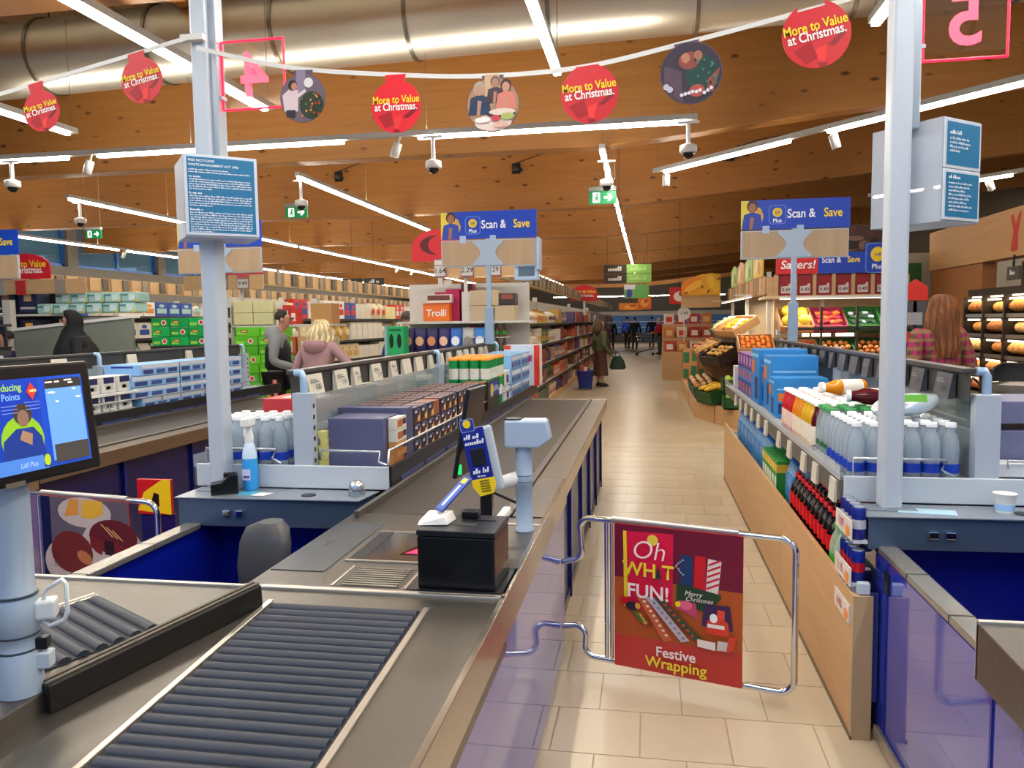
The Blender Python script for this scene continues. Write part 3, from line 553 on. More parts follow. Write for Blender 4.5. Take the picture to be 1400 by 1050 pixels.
# --- posts with lane numbers and notice boxes
def post(x, y, label, h=4.2):
    t = thing('lane_post', label, 'post', (x, y, .854))
    MB().box((-.038, -.045, 0), (.038, .045, h)).build('shaft', POST, t, .012)
    MB().box((.02, -.02, 1.44), (.07, .05, h)).build('channel', mat('#99a3ad', .3, .25, .03), t, .006)
    MB().box((-.09, -.06, 0), (.09, .04, .006)).build('base_plate', mat('#7d8792', .35, .3), t, .002)
    return t
post(-1.915, 3.22, 'pale blue grey lane post with the red number four, left of centre')
post(.93, 3.19, 'pale blue grey lane post with the red number five, by the drinks shelf')
NEON = mat('#ff1838', .3, 0, 0, emit=3.); NEONP = mat('#ff5a70', .3, 0, 0, emit=1.6)
def lane_number(x, y, z, s, dig, label):
    t = thing('lane_number', label, 'sign', (x, y, z))
    MB().box((0, -.004, 0), (s, .004, s)).build('acrylic_pane', mat('#fff6f4', .03, 0, 0, trans=1., alpha=.35, ior=1.2), t)
    for a, b in (((0, 0), (s, 0)), ((s, 0), (s, s)), ((s, s), (0, s)), ((0, s), (0, 0))):
        MB().tube([(a[0], 0, a[1]), (b[0], 0, b[1])], .005, 8).build('glowing_edge', NEON, t)
    F = frame((s * .5, .002, s * .47), (-1, 0, 0), ZV); o = text(dig, F, s * .92, NEONP, t, (0, 0), bold=.035, name='digit', lift=.004)
    MB().box((-.02, -.02, s * .15), (0.005, .02, s * .2)).box((-.02, -.02, s * .8), (0.005, .02, s * .85)).build('clamp', POST, t)
lane_number(-1.84, 3.24, 2.545, .29, '4', 'glowing red number 4 on clear acrylic, seen from behind'); lane_number(1.01, 3.2, 2.545, .29, '5', 'glowing red number 5 on clear acrylic at the top right')
NB = mat('#136f9c', .4, 0, .03); NBW = mat('#dfe9f2', .4); FR = mat('#b9c6d6', .3, .1, .03)
def notice(c, u, w, d, h, label, panels, lines):
    """box whose front face starts at the near corner c and runs along u; side runs back by d"""
    t = thing('notice_box', label, 'sign', c); u = Vector(u).normalized(); F = frame((0, 0, 0), u, ZV); n = Vector((F[0][2], F[1][2], F[2][2]))
    sd = mat('#c3ccd8', .4, 0, .04, alpha=.55)
    MB().box((0, 0, -d), (.004, h, -.004)).xf(F).build('side_panel', sd, t); MB().box((w - .004, 0, -d), (w, h, -.004)).xf(F).build('side_panel', sd, t)
    MB().box((.004, 0, -d + .004), (w - .004, .005, -.004)).xf(F).build('bottom_panel', sd, t)
    MB().box((.004, .004, -.012), (w - .004, h, -.004)).xf(F).build('front_panel', FR, t)
    MB().box((w * .5 - .05, h * .6, -d + .01), (w * .5 + .05, h * .64, -.012)).xf(F).build('post_clamp', FR, t)
    for z0, z1 in panels:
        MB().box((.002, z0 - .012, -.004), (w - .002, z1 + .012, .002)).xf(F).build('frame', mat('#c9d3de', .3, .1), t, .002)
        P = Print(F, .003).rect(.014, z0, w - .014, z1, NB); P.build(t, 'notice')
    for s, a, b, sz in lines:
        if isinstance(s, str): text(s, F, sz, NBW, t, (a, b), 'LEFT', bold=.018, lift=.0042)
        else: scrawl(F, a, b, s, sz, NBW, t)
    return t
L_ = [('FREE RECYCLING', .02, .315, .0135), ('WASTE MANAGEMENT ACT 1996', .02, .297, .0135), (.16, .02, .277, .0065), (.245, .02, .267, .0065)]
yy = .248
for n in (5, 5, 9):
    L_.append((.05, .02, yy, .010)); yy -= .0115
    for k in range(n): L_.append((.25 if k < n - 1 else .09, .02, yy, .0065)); yy -= .0098
    yy -= .008
notice((-1.90, 3.0, 1.975), (.77, .64, 0), .30, .27, .335, 'blue printed notice box clamped on the left post', [(.018, .33)], L_)
n5 = notice((1.06, 3.10, 1.945), (.77, .64, 0), .235, .29, .375, 'white notice box with two blue panels on the right post', [(.018, .178), (.205, .36)], [(.07, .03, .32, .014), (.12, .03, .30, .009), (.13, .03, .285, .009), (.12, .03, .27, .009), (.06, .03, .255, .009), (.07, .03, .16, .014)] + [(.15 - .02 * (k % 3), .03, .14 - k * .014, .008) for k in range(8)])
# --- gates
def gate(Lp, Rp, z0, z1, label, plabel):
    """chrome tube gate from Lp to Rp (x, y); returns the poster frame"""
    t = thing('lane_gate', label, 'gate', (Lp[0], Lp[1], 0)); u = Vector((Rp[0] - Lp[0], Rp[1] - Lp[1], 0)); wd = u.length; u = u.normalized()
    F = frame((0, 0, 0), u, ZV); V = lambda a, b: tuple(F @ Vector((a, b, 0)))
    def arc(cx, cy, r, a0, a1, n=6): return [V(cx + r * math.cos(math.radians(a0 + (a1 - a0) * k / n)), cy + r * math.sin(math.radians(a0 + (a1 - a0) * k / n))) for k in range(n + 1)]
    q = wd - .02; r = .06
    top = arc(-.10, z1 - .05, .05, 90, 170) + arc(-.19, z1 - .15, .05, 10, -90)[0:] + [V(-.24, z1 - .22)]
    MB().tube(list(reversed(top)) + [V(0, z1)] + arc(q - r, z1 - r, r, 90, 0) + arc(q - r, z0 + r, r, 0, -90) + [V(0, z0)] + arc(-.08, z0 + .05, .05, -90, -170) + arc(-.17, z0 + .09, .045, 10, 90) + [V(-.24, z0 + .12)], .0135, 12).build('tube_frame', CHROME, t)
    for x in (.0, -.025): MB().cyl(V(x, z0), V(x, z1), .010, 10).build('upright', CHROME, t)
    MB().cyl(V(0, z1 + .004), V(.55, z1 + .004), .016, 10).build('poster_clip', mat('#a8a3a0', .3, .7), t)
    pf = frame(V(.02, z0 - .005), u, ZV); pw = .552; ph = z1 - z0 + .002
    MB().box((0, 0, -.003), (pw, ph, .003)).xf(pf @ Matrix.Translation((0, 0, .02))).build('poster', mat('#c2382f', .35), t)
    return t, pf @ Matrix.Translation((0, 0, .0235)), pw, ph
t, F, pw, ph = gate((-.155, 3.40), (.605, 3.175), .075, .715, 'chrome lane gate with a red festive wrapping poster', 'red festive poster')
P = Print(F, .0006, .0002)
P.rect(0, 0, pw, ph, mat('#c23a32', .35)); P.rect(0, .145, pw, ph * .63, mat('#b0521f', .4, 0, .12)); P.rect(0, ph * .63, pw, ph, mat('#6d0f2e', .4, 0, .15))
P.poly([(.045, ph * .43), (.062, ph * .42), (.055, ph * .955), (.04, ph * .955)], YEL); P.poly([(.062, ph * .42), (.26, ph * .43), (.262, ph * .965), (.055, ph * .955)], mat('#d81440', .4)); P.ell(.172, ph * .91, .024, .024, mat('#e0d04a', .4))
P.poly([(.29, ph * .62), (.345, ph * .60), (.345, ph * .83), (.295, ph * .84)], mat('#1d3a66', .4)); P.poly([(.35, ph * .60), (.40, ph * .60), (.40, ph * .84), (.355, ph * .84)], mat('#c81822', .4)); P.poly([(.40, ph * .59), (.45, ph * .58), (.465, ph * .82), (.41, ph * .83)], mat('#e3d6cc', .4))
for k in range(5): P.poly([(.403 + k * .002, ph * (.62 + k * .04)), (.455 + k * .002, ph * (.66 + k * .04)), (.455 + k * .002, ph * (.675 + k * .04)), (.403 + k * .002, ph * (.635 + k * .04))], mat('#c4243a', .4))
for k in range(9): P.ell(.305 + .03 * math.cos(k * .35 + 1.6) - 0.0 + (.01 if k > 4 else 0), ph * (.80 - k * .012), .004, .004, mat('#8fc0e0', .4), 8)
P.poly([(.275, ph * .50), (.41, ph * .47), (.465, ph * .575), (.465, ph * .60), (.28, ph * .645)], mat('#23402a', .4)); P.poly([(.275, ph * .47), (.37, ph * .42), (.36, ph * .52), (.29, ph * .53)], mat('#c04468', .4)); P.ell(.285, ph * .50, .013, .013, YEL); P.ell(.32, ph * .50, .025, .02, mat('#e0608a', .4))
P.poly([(.385, ph * .38), (.395, ph * .52), (.50, ph * .535), (.515, ph * .37)], mat('#3a2050', .4)); P.poly([(.40, ph * .33), (.50, ph * .33), (.495, ph * .42), (.455, ph * .46), (.41, ph * .42)], mat('#d83a26', .4)); P.ell(.435, ph * .44, .016, .02, mat('#eef0f2', .4)); P.rect(.45, ph * .44, .48, ph * .50, mat('#e04a30', .4)); P.rect(.41, ph * .375, .48, ph * .40, mat('#efe4e0', .4))
for k, (x0, x1, c, c2) in enumerate(((.10, .225, '#c8603c', '#e8d0b0'), (.14, .30, '#b9b2bc', '#8a8494'), (.185, .36, '#3d4a34', '#c84030'))):
    dx_ = x1 - x0; P.poly([(x0, ph * .515), (x0 + .035, ph * .53), (x1 + .035, ph * .245 + k * .012), (x1, ph * .225 + k * .012)], mat(c, .4))
    for j in range(9): P.ell(x0 + .017 + dx_ * (j + .5) / 9, ph * (.515 - .03 * j), .008, .006, mat(c2, .4), 8)
P.ell(.055, ph * .475, .028, .018, RED); P.ell(.085, ph * .445, .03, .02, mat('#2a2030', .4)); P.ell(.11, ph * .45, .012, .014, mat('#e0a040', .4))
for k in range(9): P.ell(.10 + .02 * (k % 3) + .012 * (k // 3), ph * (.40 - .022 * (k // 3) - .012 * (k % 3)), .010, .009, mat(['#3f6a2c', '#c8a040', '#8a3a20'][k % 3], .4), 10)
P.poly([(.37, ph * .24), (.445, ph * .23), (.445, ph * .285), (.37, ph * .29)], mat('#e8ded6', .4)); P.poly([(.45, ph * .235), (.50, ph * .24), (.50, ph * .30), (.455, ph * .30)], mat('#c9c4c2', .4)); P.poly([(.49, ph * .24), (.52, ph * .25), (.53, ph * .34), (.50, ph * .335)], mat('#d8402c', .4))
P.build(t, 'poster_print')
lw = mat('#f6e6e6', .4); ly = mat('#ecd838', .4)
text('Oh', F, .115, lw, t, (.155, ph * .835), bold=-.008, shear=.2, lift=.013); text('WH T', F, .085, ly, t, (.155, ph * .70), bold=.035, lift=.013); text('FUN!', F, .085, lw, t, (.155, ph * .55), bold=.03, lift=.013)
text('Merry', F, .03, lw, t, (.35, ph * .585), shear=.3, lift=.013); text('Christmas', F, .028, lw, t, (.375, ph * .55), shear=.3, lift=.013)
P = Print(F, .0128); P.poly([(.185, ph * .655), (.215, ph * .655), (.20, ph * .75)], mat('#2c3a30', .4)); P.build(t, 'tree_print')
text('Festive', F, .062, lw, t, (pw * .5, .098), bold=.03, lift=.013); text('Wrapping', F, .066, ly, t, (pw * .5, .048), bold=.035, lift=.013)
t, F, pw, ph = gate((-2.985, 3.36), (-2.25, 3.24), .10, .775, 'lane gate with a cake photograph poster behind the booth wall', 'cake poster')
P = Print(F, .0006, .0002); P.rect(0, 0, pw, ph, mat('#5d5360', .4, 0, .2)); P.rect(0, 0, .06, ph, mat('#07103f', .4))
pl = mat('#b9aaa4', .4); P.ell(.28, ph * .90, .17, .075, pl); P.poly([(.15, ph * .86), (.19, ph * .99), (.25, ph * .99), (.245, ph * .88)], mat('#d08a3a', .4)); P.poly([(.26, ph * .86), (.27, ph * .99), (.40, ph * .99), (.40, ph * .90), (.34, ph * .86)], mat('#d8a42c', .4))
P.ell(.44, ph * .66, .19, .14, pl); P.ell(.455, ph * .74, .15, .085, mat('#5c1418', .4)); P.poly([(.31, ph * .74), (.31, ph * .64), (.38, ph * .60), (.40, ph * .70)], mat('#6e1a1c', .4)); P.poly([(.46, ph * .71), (.55, ph * .66), (.55, ph * .55), (.46, ph * .58)], mat('#701519', .4)); P.poly([(.40, ph * .72), (.46, ph * .70), (.46, ph * .60), (.40, ph * .61)], mat('#2a0a0e', .4))
P.ell(.19, ph * .52, .18, .13, pl); P.rect(.07, ph * .48, .30, ph * .60, mat('#a89287', .4)); P.ell(.19, ph * .60, .135, .105, mat('#6a231a', .4)); P.ell(.27, ph * .57, .05, .03, mat('#b06a40', .4), a=-.4)
for k in range(3): P.poly([(.38 + k * .035, ph * (.83 - k * .02)), (.39 + k * .035, ph * (.83 - k * .02)), (.46 + k * .03, ph * (.74 - k * .01)), (.45 + k * .03, ph * (.74 - k * .01))], mat('#c89a60', .4))
P.ell(.2, ph * .3, .05, .03, RED); P.build(t, 'poster_print')
t = thing('lane_gate', 'chrome gate tubes of the right till, partly in view by the bottom right corner', 'gate', (2.60, 3.33, 0))
MB().tube([(-.1, 0, .45), (-.02, 0, .5), (.02, 0, .62), (.1, 0, .70), (.5, -.1, .70)], .0135, 12).build('tube_frame', CHROME, t); MB().cyl((.1, 0, .1), (.1, 0, .70), .01, 10).build('upright', CHROME, t)
# ================================================================ impulse shelves between the tills
SHF = mat('#b4bdc8', .35, .15, .04); TRAYM = mat('#c4ccd4', .35, .1, .03); STRIP = mat('#17181b', .4); TAGW = mat('#cfc9b8', .5); TAGD = mat('#4b4d52', .45); WIRE = mat('#c9cdd0', .25, .7, 0); CLEARP = mat('#dfeaf0', .08, 0, 0, alpha=.28, ior=1.3)
def lane_shelf(dx, label, y1, tagm, near):
    t = thing('lane_shelf', label, 'shelf', (dx, 0, 0))
    for i, (a, b) in enumerate([(3.032, 4.6), (4.605, 6.2), (6.205, y1)]):
        MB().box((-2.09, a, 0), (-2.07, b, .56)).build('plinth_panel', OAK, t, .002)
    MB().box((-2.092, 2.995, .0), (-2.02, 3.03, .562)).build('plinth_end', mat('#b59b76', .45), t, .002)
    MB().box((-2.096, 2.99, 0), (-2.0905, y1, .018)).build('base_line', mat('#6d5a42', .5), t)
    MB().box((-2.07, 4.62, .43), (-1.7, y1, .47)).build('raised_shelf', mat('#55585e', .5), t); MB().box((-2.07, 3.32, 0), (-1.2, y1, .43)).build('base_cabinet', mat('#20222a', .6), t)
    MB().box((-2.0, 3.32, .43), (-1.96, y1, .86)).build('shelf_back', mat('#1a1b20', .6), t) if dx < 0 else MB().box((-1.6, 3.32, .43), (-1.56, y1, .86)).build('shelf_back', mat('#1a1b20', .6), t)
    MB().box((-2.06, 3.276, .862), (-1.141, y1, .935)).build('tray_floor', mat('#9aa3ad', .4, .15), t)
    MB().box((-2.07, 3.262, .857), (-1.135, 3.275, .962)).build('tray_end', TRAYM, t, .004)
    MB().box((-2.085, 3.27, .86), (-2.06, y1, .945)).build('price_strip', mat('#5a564e', .4), t, .003)
    MB().box((-2.087, 3.27, .945), (-2.083, y1, 1.0)).build('clear_lip', CLEARP, t)
    MB().box((-1.14, 3.276, .86), (-1.125, y1, .962)).build('belt_strip', STRIP, t, .002)
    for i in range(int((y1 - 3.4) / .42)): MB().box((-1.1245, 3.4 + i * .42, .868), (-1.1205, 3.76 + i * .42, .895)).build('shelf_label', mat('#2b3566', .4), t)
    for y in (3.27, 5.6, y1 - .06):
        MB().box((-1.585, y, .86), (-1.495, y + .06, 1.29)).build('upright', SHF, t, .003)
        for k in range(7): MB().box((-1.497, y + .022, .92 + k * .05), (-1.4935, y + .038, .94 + k * .05)).build('slot', DARK, t)
        MB().tube([(-1.54, y + .03, 1.28), (-1.54, y + .03, 1.36), (-1.55, y + .03, 1.38), (-1.58, y + .03, 1.38)], .018, 8).build('rail_bracket', mat('#9db8d4', .3, .2, .02), t)
    MB().box((-1.545, 3.33, .93), (-1.535, y1, 1.13)).build('back_panel', mat('#a3abb0', .4, .1, .06), t)
    MB().box((-1.542, 3.33, 1.13), (-1.538, y1, 1.27)).build('back_panel', mat('#97a6a8', .15, 0, .04, alpha=.55), t)
    MB().box((-1.625, 3.30, 1.372), (-1.575, y1, 1.392)).build('card_rail', mat('#4f4e4c', .35, .4), t, .004)
    MB().box((-1.602, 3.30, 1.262), (-1.598, y1, 1.372)).build('card_backing', mat('#3c3b3a', .5), t)
    n = int((y1 - 3.5) / .29)
    for i in range(0, n, 3 if dx < 0 else 1):
        y = 3.42 + i * .29 + (.04 if i % 3 == 1 else 0); w = [.17, .16, .1, .16, .12][i % 5]
        for s in ((1,) if dx <= 0 else (-1,)):
            x = -1.6 + s * .008
            c = MB().hexa([(x, y, 1.262), (x + s * .03, y, 1.258), (x + s * .03, y + w, 1.258), (x, y + w, 1.262), (x, y, 1.362), (x + s * .012, y, 1.362), (x + s * .012, y + w, 1.362), (x, y + w, 1.362)] if s > 0 else
                          [(x - .03, y, 1.258), (x, y, 1.262), (x, y + w, 1.262), (x - .03, y + w, 1.258), (x - .012, y, 1.362), (x, y, 1.362), (x, y + w, 1.362), (x - .012, y + w, 1.362)]).build('price_card', tagm, t)
            if i < 5:
                F = frame((x + s * .021, y + w / 2, 1.31), (0, s, 0), (-s * .17, 0, 1))
                text(['0.85', '1.49', '0.79', '2.19', '1.05'][i], F, .038, mat('#3a3c40', .5), c, (w * .12, -.012), lift=.004)
                Print(F, .004).rect(-w * .38, .012, w * .2, .018, mat('#7a7c7e', .5)).rect(-w * .38, .022, w * .05, .028, mat('#7a7c7e', .5)).build(c)
    if near:
        for i in range(11):
            y = 3.30 + [0, .35, .62, 1.0, 1.35, 1.85, 2.2, 2.55, 2.9, 3.25, 3.6][i]
            MB().hexa([(-2.10, y, .845), (-2.086, y, .845), (-2.086, y + .1, .845), (-2.10, y + .1, .845), (-2.094, y, .935), (-2.086, y, .935), (-2.086, y + .1, .935), (-2.094, y + .1, .935)]).build('price_tag', TAGW, t)
        # little stepped can shelves by the till end
        for z in (.75, .585, .445): MB().box((-2.088, 3.032, z), (-2.036, 3.258, z + .012)).build('can_shelf', mat('#b9bfc6', .4), t)
        for i, z in enumerate((.80, .62, .475)):
            MB().box((-2.099, 3.03, z - .035), (-2.092, 3.258, z + .035)).build('can_price', mat('#d9cfc8', .4), t)
            F = frame((-2.0995, 3.27, z), (0, -1, 0), ZV); P = Print(F).ell(.20, -.01, .03, .022, mat('#f08a1c', .4)); P.build(t); text(['1.09', '1.15', '0.95'][i], F, .045, RED, t, (.10, 0), bold=.02, lift=.002)
        MB().box((-2.075, 3.0, .563), (-2.03, 3.03, .61)).build('corner_cap', mat('#b8c4d2', .35), t, .006); MB().box((-2.03, 3.005, .15), (-2.0, 3.02, .57)).build('corner_post', mat('#28357f', .3), t)
    # wire guards
    MB().tube([(-2.03, 3.285, .963), (-2.03, 3.285, 1.03), (-1.68, 3.285, 1.03), (-1.70, 3.285, .99), (-1.66, 3.285, .966)], .006, 8).build('wire_guard', WIRE, t)
    MB().tube([(-1.46, 3.285, 1.0), (-1.46, 3.285, 1.03), (-1.18, 3.285, 1.025), (-1.19, 3.285, .98), (-1.15, 3.285, .966)], .006, 8).build('wire_guard', WIRE, t)
    MB().tube([(-1.145, 3.29, .966), (-1.14, 3.29, 1.03), (-1.14, y1 - .5, 1.03), (-1.14, y1 - .5, .966)], .006, 8).build('wire_guard', WIRE, t)
    for i in range(6): MB().cyl((-1.14, 3.9 + i * .65, .966), (-1.14, 3.9 + i * .65, 1.03), .005, 6).build('guard_post', WIRE, t)
    return t
lane_shelf(0, 'impulse shelf unit beside the belt, with water bottles and coffee boxes', 7.95, TAGW, False)
lane_shelf(-LP, 'impulse shelf unit of the next till, with light blue trays', 7.95, TAGW, False)
lane_shelf(LP, 'shelf unit with oak panels and drinks right of the walkway', 7.95, TAGD, True)
t = thing('lane_shelf', 'dark rail and shelf far left, in front of the hijab wearer', 'shelf', (-2 * LP, 0, 0))
MB().box((-2.05, 3.3, 0), (-1.2, 7.9, .93)).build('base_cabinet', mat('#3a3d44', .5), t); MB().box((-1.625, 4.2, 1.372), (-1.575, 7.9, 1.392)).build('card_rail', mat('#3b3a39', .35, .4), t); MB().box((-1.602, 4.2, 1.29), (-1.598, 7.9, 1.372)).build('card_backing', mat('#3c3b3a', .5), t)
for y in (4.4, 6.0, 7.7): MB().box((-1.62, y, .93), (-1.57, y + .05, 1.29)).build('upright', SHF, t)
MB().box((-1.6, 4.2, 1.62), (-1.57, 7.9, 1.65)).build('upper_rail', mat('#3b3a39', .35, .4), t)
for y in (4.3, 7.8): MB().box((-1.6, y, 1.39), (-1.57, y + .03, 1.62)).build('rail_post', DARK, t)
# ---------------------------------------------------------------- bottles
WATER = mat('#e2edf6', .05, 0, 0, trans=.72, ior=1.13); CAPW = mat('#eef2f5', .4); LABB = mat('#1740b8', .35, 0, .1, scale=25); CAPR = mat('#d0161a', .4); CAPG = mat('#1f8f45', .4); CAPLG = mat('#62c040', .4)
def bottle(name, label, cat, group, r, h, body, cap, lab, lz=(.25, .5), neck=.36, capw=.42, pinch=True):
    t = thing(name, label, cat, (0, 0, -20), 0, group)
    pf = [(r * .8, 0), (r, h * .04), (r, h * .22), (r * (.93 if pinch else 1), h * .30), (r, h * .38), (r, h * .58), (r * .93, h * .68), (r * .7, h * .79), (r * neck, h * .87), (r * neck, h * .93)]
    MB().lathe((0, 0, 0), pf, 12).build('bottle', body, t)
    MB().lathe((0, 0, h * .92), [(r * capw, 0), (r * capw, h * .075), (r * capw * .9, h * .08)], 10).build('cap', cap, t)
    if lab: MB().lathe((0, 0, 0), [(r * 1.015, h * lz[0]), (r * 1.015, h * lz[1])], 12, None, False).build('label_band', lab, t)
    return t
def place(proto, spots, fmt, group):
    for i, (x, y, z, rr, lb) in enumerate(spots):
        o = dup(proto, (x, y, z), rr, fmt.format(*lb), group)
        yield o
def kill(p):
    for c in list(p.children):
        for g in list(c.children): bpy.data.objects.remove(g)
        bpy.data.objects.remove(c)
    bpy.data.objects.remove(p)
water = bottle('water_bottle', 'x x x x', 'bottle', 'g', .0345, .235, WATER, CAPW, LABB, (.14, .30), .46, .6)
sp = []
for j in range(6):
    for i in range(6): sp.append((.845 + i * .0712, 3.345 + j * .073, .937, random.random() * 6, (nth(i), nth(j))))
list(place(water, sp, 'clear water bottle, {} from walkway, {} row of the right tray', 'water bottles in the right drinks tray'))
sp = []
for j in range(4):
    for i in range(5): sp.append((-1.985 + i * .073, 3.36 + j * .075, .937, random.random() * 6, (nth(i), nth(j))))
list(place(water, sp, 'clear water bottle, {} from left, {} row of shelf behind the spray bottle', 'water bottles in the left shelf'))
kill(water)
# flavoured waters and juices behind them
kinds = [('sparkling water bottle', 'clear sparkling water bottle with green cap', WATER, CAPG, mat('#3a7a4a', .4, trans=.3)), ('berry_juice_bottle', 'dark red berry juice bottle', mat('#5c0a18', .1, 0, .1, trans=.2), CAPW, mat('#e6dccb', .45, 0, .15, scale=40)),
         ('lemon_juice_bottle', 'yellow lemon drink bottle', mat('#e8b71c', .12, 0, .1, trans=.2), CAPW, mat('#e6dccb', .45, 0, .15, scale=40)), ('orange_juice_bottle', 'orange juice bottle', mat('#f0950c', .12, 0, .1, trans=.2), CAPW, mat('#e8d9c0', .45, 0, .15, scale=40)),
         ('red_juice_bottle', 'bright red juice bottle', mat('#d5131c', .12, 0, .1, trans=.2), CAPW, mat('#e9c9b8', .45, 0, .2, scale=40))]
y = 3.80
for ki, (nm, lb, body, cap, lab) in enumerate(kinds):
    p = bottle(nm.replace(' ', '_'), 'x x x x', 'bottle', 'g', .040 if ki else .036, .24, body, cap, lab, (.12, .5) if ki else (.2, .3), .6, .72, False)
    rows = [3, 1, 3, 3, 4][ki]; sp = []
    for j in range(rows):
        for i in range(5): sp.append((.85 + i * .083, y + j * .083, .937, random.random() * 6, (nth(i), nth(j))))
    y += rows * .083 + .01
    list(place(p, sp, lb + ' with pale label, {} from walkway in its {} row' if ki else lb + ', {} from walkway in its {} row', lb + 's in the right drinks tray')); kill(p)
p = bottle('orange_juice_bottle', 'orange juice bottle with white label lying on top of the upright bottles', 'bottle', None, .042, .25, kinds[3][2], CAPW, mat('#f1ede4', .4), (.1, .55), .6, .7, False); p.location = (1.16, 4.45, 1.222); p.rotation_euler = (0, math.radians(-90), .25)
p = bottle('berry_juice_bottle', 'dark red juice bottle lying on its side behind the right post', 'bottle', None, .042, .25, kinds[1][2], CAPW, None, (.1, .55), .6, .7, False); p.location = (1.19, 3.9, 1.222); p.rotation_euler = (0, math.radians(-90), -.1)
t = thing('water_multipack', 'shrink wrapped water pack with green and blue print lying on the bottles', 'pack', (1.08, 3.52, 1.175))
MB().ring([[(x_ + .055 * math.cos(a) * s, .075 * math.sin(a * 1) * s + (.0), .05 + .045 * math.sin(a + 1.2) * s) for a in [2 * math.pi * k / 14 for k in range(14)]] for x_, s in ((-.10, .6), (-.07, 1), (0, 1.05), (.07, 1), (.10, .6))], None, True).build('pack', mat('#c9dbe8', .15, 0, .3, trans=.35, scale=20), t)
Print(frame((-.07, -.066, .03), XV, (0, .35, 1)), .004).rect(0, .0, .14, .035, mat('#2a56c8', .3)).rect(0, .037, .14, .07, mat('#6dbb3a', .3)).build(t)
# cola
COLA = mat('#140806', .1, 0, .05)
cola = bottle('cola_bottle', 'x x x x', 'bottle', 'g', .043, .30, COLA, CAPR, mat('#c9121a', .35, 0, .12, scale=30), (.42, .66), .36, .4)
sp = [(.838 + i * .088, 3.62 + j * .09, .432, random.random() * 6, (nth(i), nth(j))) for j in range(11) for i in range(4)]
list(place(cola, sp, 'cola bottle with red cap, {} from walkway, {} row of lower shelf', 'cola bottles on the lower shelf')); kill(cola)
p = bottle('lime_soda_bottle', 'x x x x', 'bottle', 'g', .038, .27, mat('#bfe0c4', .06, 0, 0, alpha=.5), CAPLG, mat('#4cae35', .4, 0, .2, scale=25), (.3, .5), .4, .45)
list(place(p, [(.83 + i * .08, 3.46 + j * .082, .432, 0, (nth(i), nth(j))) for j in range(2) for i in range(4)], 'clear lime soda bottle with green cap, {} from the walkway in the {} row', 'lime soda bottles on the lower shelf')); kill(p)
def can_proto(name, cols):
    t = thing(name, 'x x x x', 'can', (0, 0, -20))
    MB().lathe((0, 0, 0), [(.022, 0), (.026, .006), (.026, .11), (.022, .12)], 12).build('can', cols[0], t); MB().lathe((0, 0, .12), [(.022, 0), (.021, .004)], 12).build('can_lid', mat('#c8ccd0', .25, .8), t); MB().lathe((0, 0, 0), [(.0263, .04), (.0263, .075)], 12, None, False).build('label_band', cols[1], t); return t
for k, (z, c) in enumerate(((.764, ('#20308c', '#c9ccd8')), (.599, ('#18288a', '#c81f28')), (.459, ('#9aa2b4', '#1c3ab0')))):
    p = can_proto('energy_drink_can', [mat(x, .25, .4, .05) for x in c])
    list(place(p, [(.788, 3.06 + j * .056, z, 0, (nth(j), ['top', 'middle', 'bottom'][k])) for j in range(4)], ['dark blue slim can, {} from the near end of the {} can shelf', 'blue and red slim can, {} from the near end of the {} can shelf', 'silver and blue slim can, {} from the near end of the {} can shelf'][k], 'slim cans by the end of the oak panels')); kill(p)
for k, (y, z, c) in enumerate(((3.33, .70, '#16171a'), (3.33, .50, '#1b1b1e'))):
    p = can_proto('drink_can', [mat(c, .3, .3, .05), mat('#b8bcc4', .3, .6)]); list(place(p, [(.825 + i * .056, y, z - .06, 0, (nth(i), ['upper', 'lower'][k])) for i in range(2)], 'black and silver drink can, {} from the walkway on the {} level', 'black and silver cans')); kill(p)
# six packs of water and green boxes farther along the lower shelf
pk = thing('water_sixpack', 'x x x x', 'pack', (0, 0, -20)); b = MB()
for i in range(3):
    for j in range(2): MB().lathe((-.07 + i * .07, -.035 + j * .07, 0), [(.03, 0), (.034, .02), (.033, .2), (.014, .26), (.014, .275)], 10).build('bottle', mat('#9cc4ea', .1, 0, .05, alpha=.7), pk); MB().lathe((-.07 + i * .07, -.035 + j * .07, .268), [(.015, 0), (.015, .018)], 8).build('cap', mat('#2a6fc8', .4), pk)
MB().box((-.108, -.073, .04), (.108, .073, .21)).build('film_wrap', mat('#3f96dc', .2, 0, .25, alpha=.6, scale=15), pk, .02)
list(place(pk, [(.865 + .03 + (.155 if j % 2 else 0), 4.75 + (j // 2) * .24 if j < 2 else 5.62 + (j // 2 - 1) * .235, .472, 1.57, (nth(j),)) for j in range(18)], 'blue wrapped six pack of water, {} from the near end of the lower shelf', 'water six packs on the lower shelf')); kill(pk)
bx = thing('drinks_carton', 'x x x x', 'carton', (0, 0, -20)); MB().box((-.08, -.045, 0), (.08, .045, .24)).build('carton', mat('#2f8a3c', .45, 0, .15, scale=15), bx, .003); MB().box((-.081, -.046, .17), (.081, .046, .22)).build('carton_band', mat('#d9b43a', .45), bx); MB().box((-.0815, -.03, .05), (-.080, .03, .14)).build('carton_panel', mat('#e2dccb', .5), bx)
list(place(bx, [(.87 + (.165 if j % 2 else 0), 5.0 + (j // 2) * .1, .472, 0, (nth(j),)) for j in range(12)], 'green and yellow drinks carton, {} of the row beside the water six packs', 'green cartons on the lower shelf')); kill(bx)
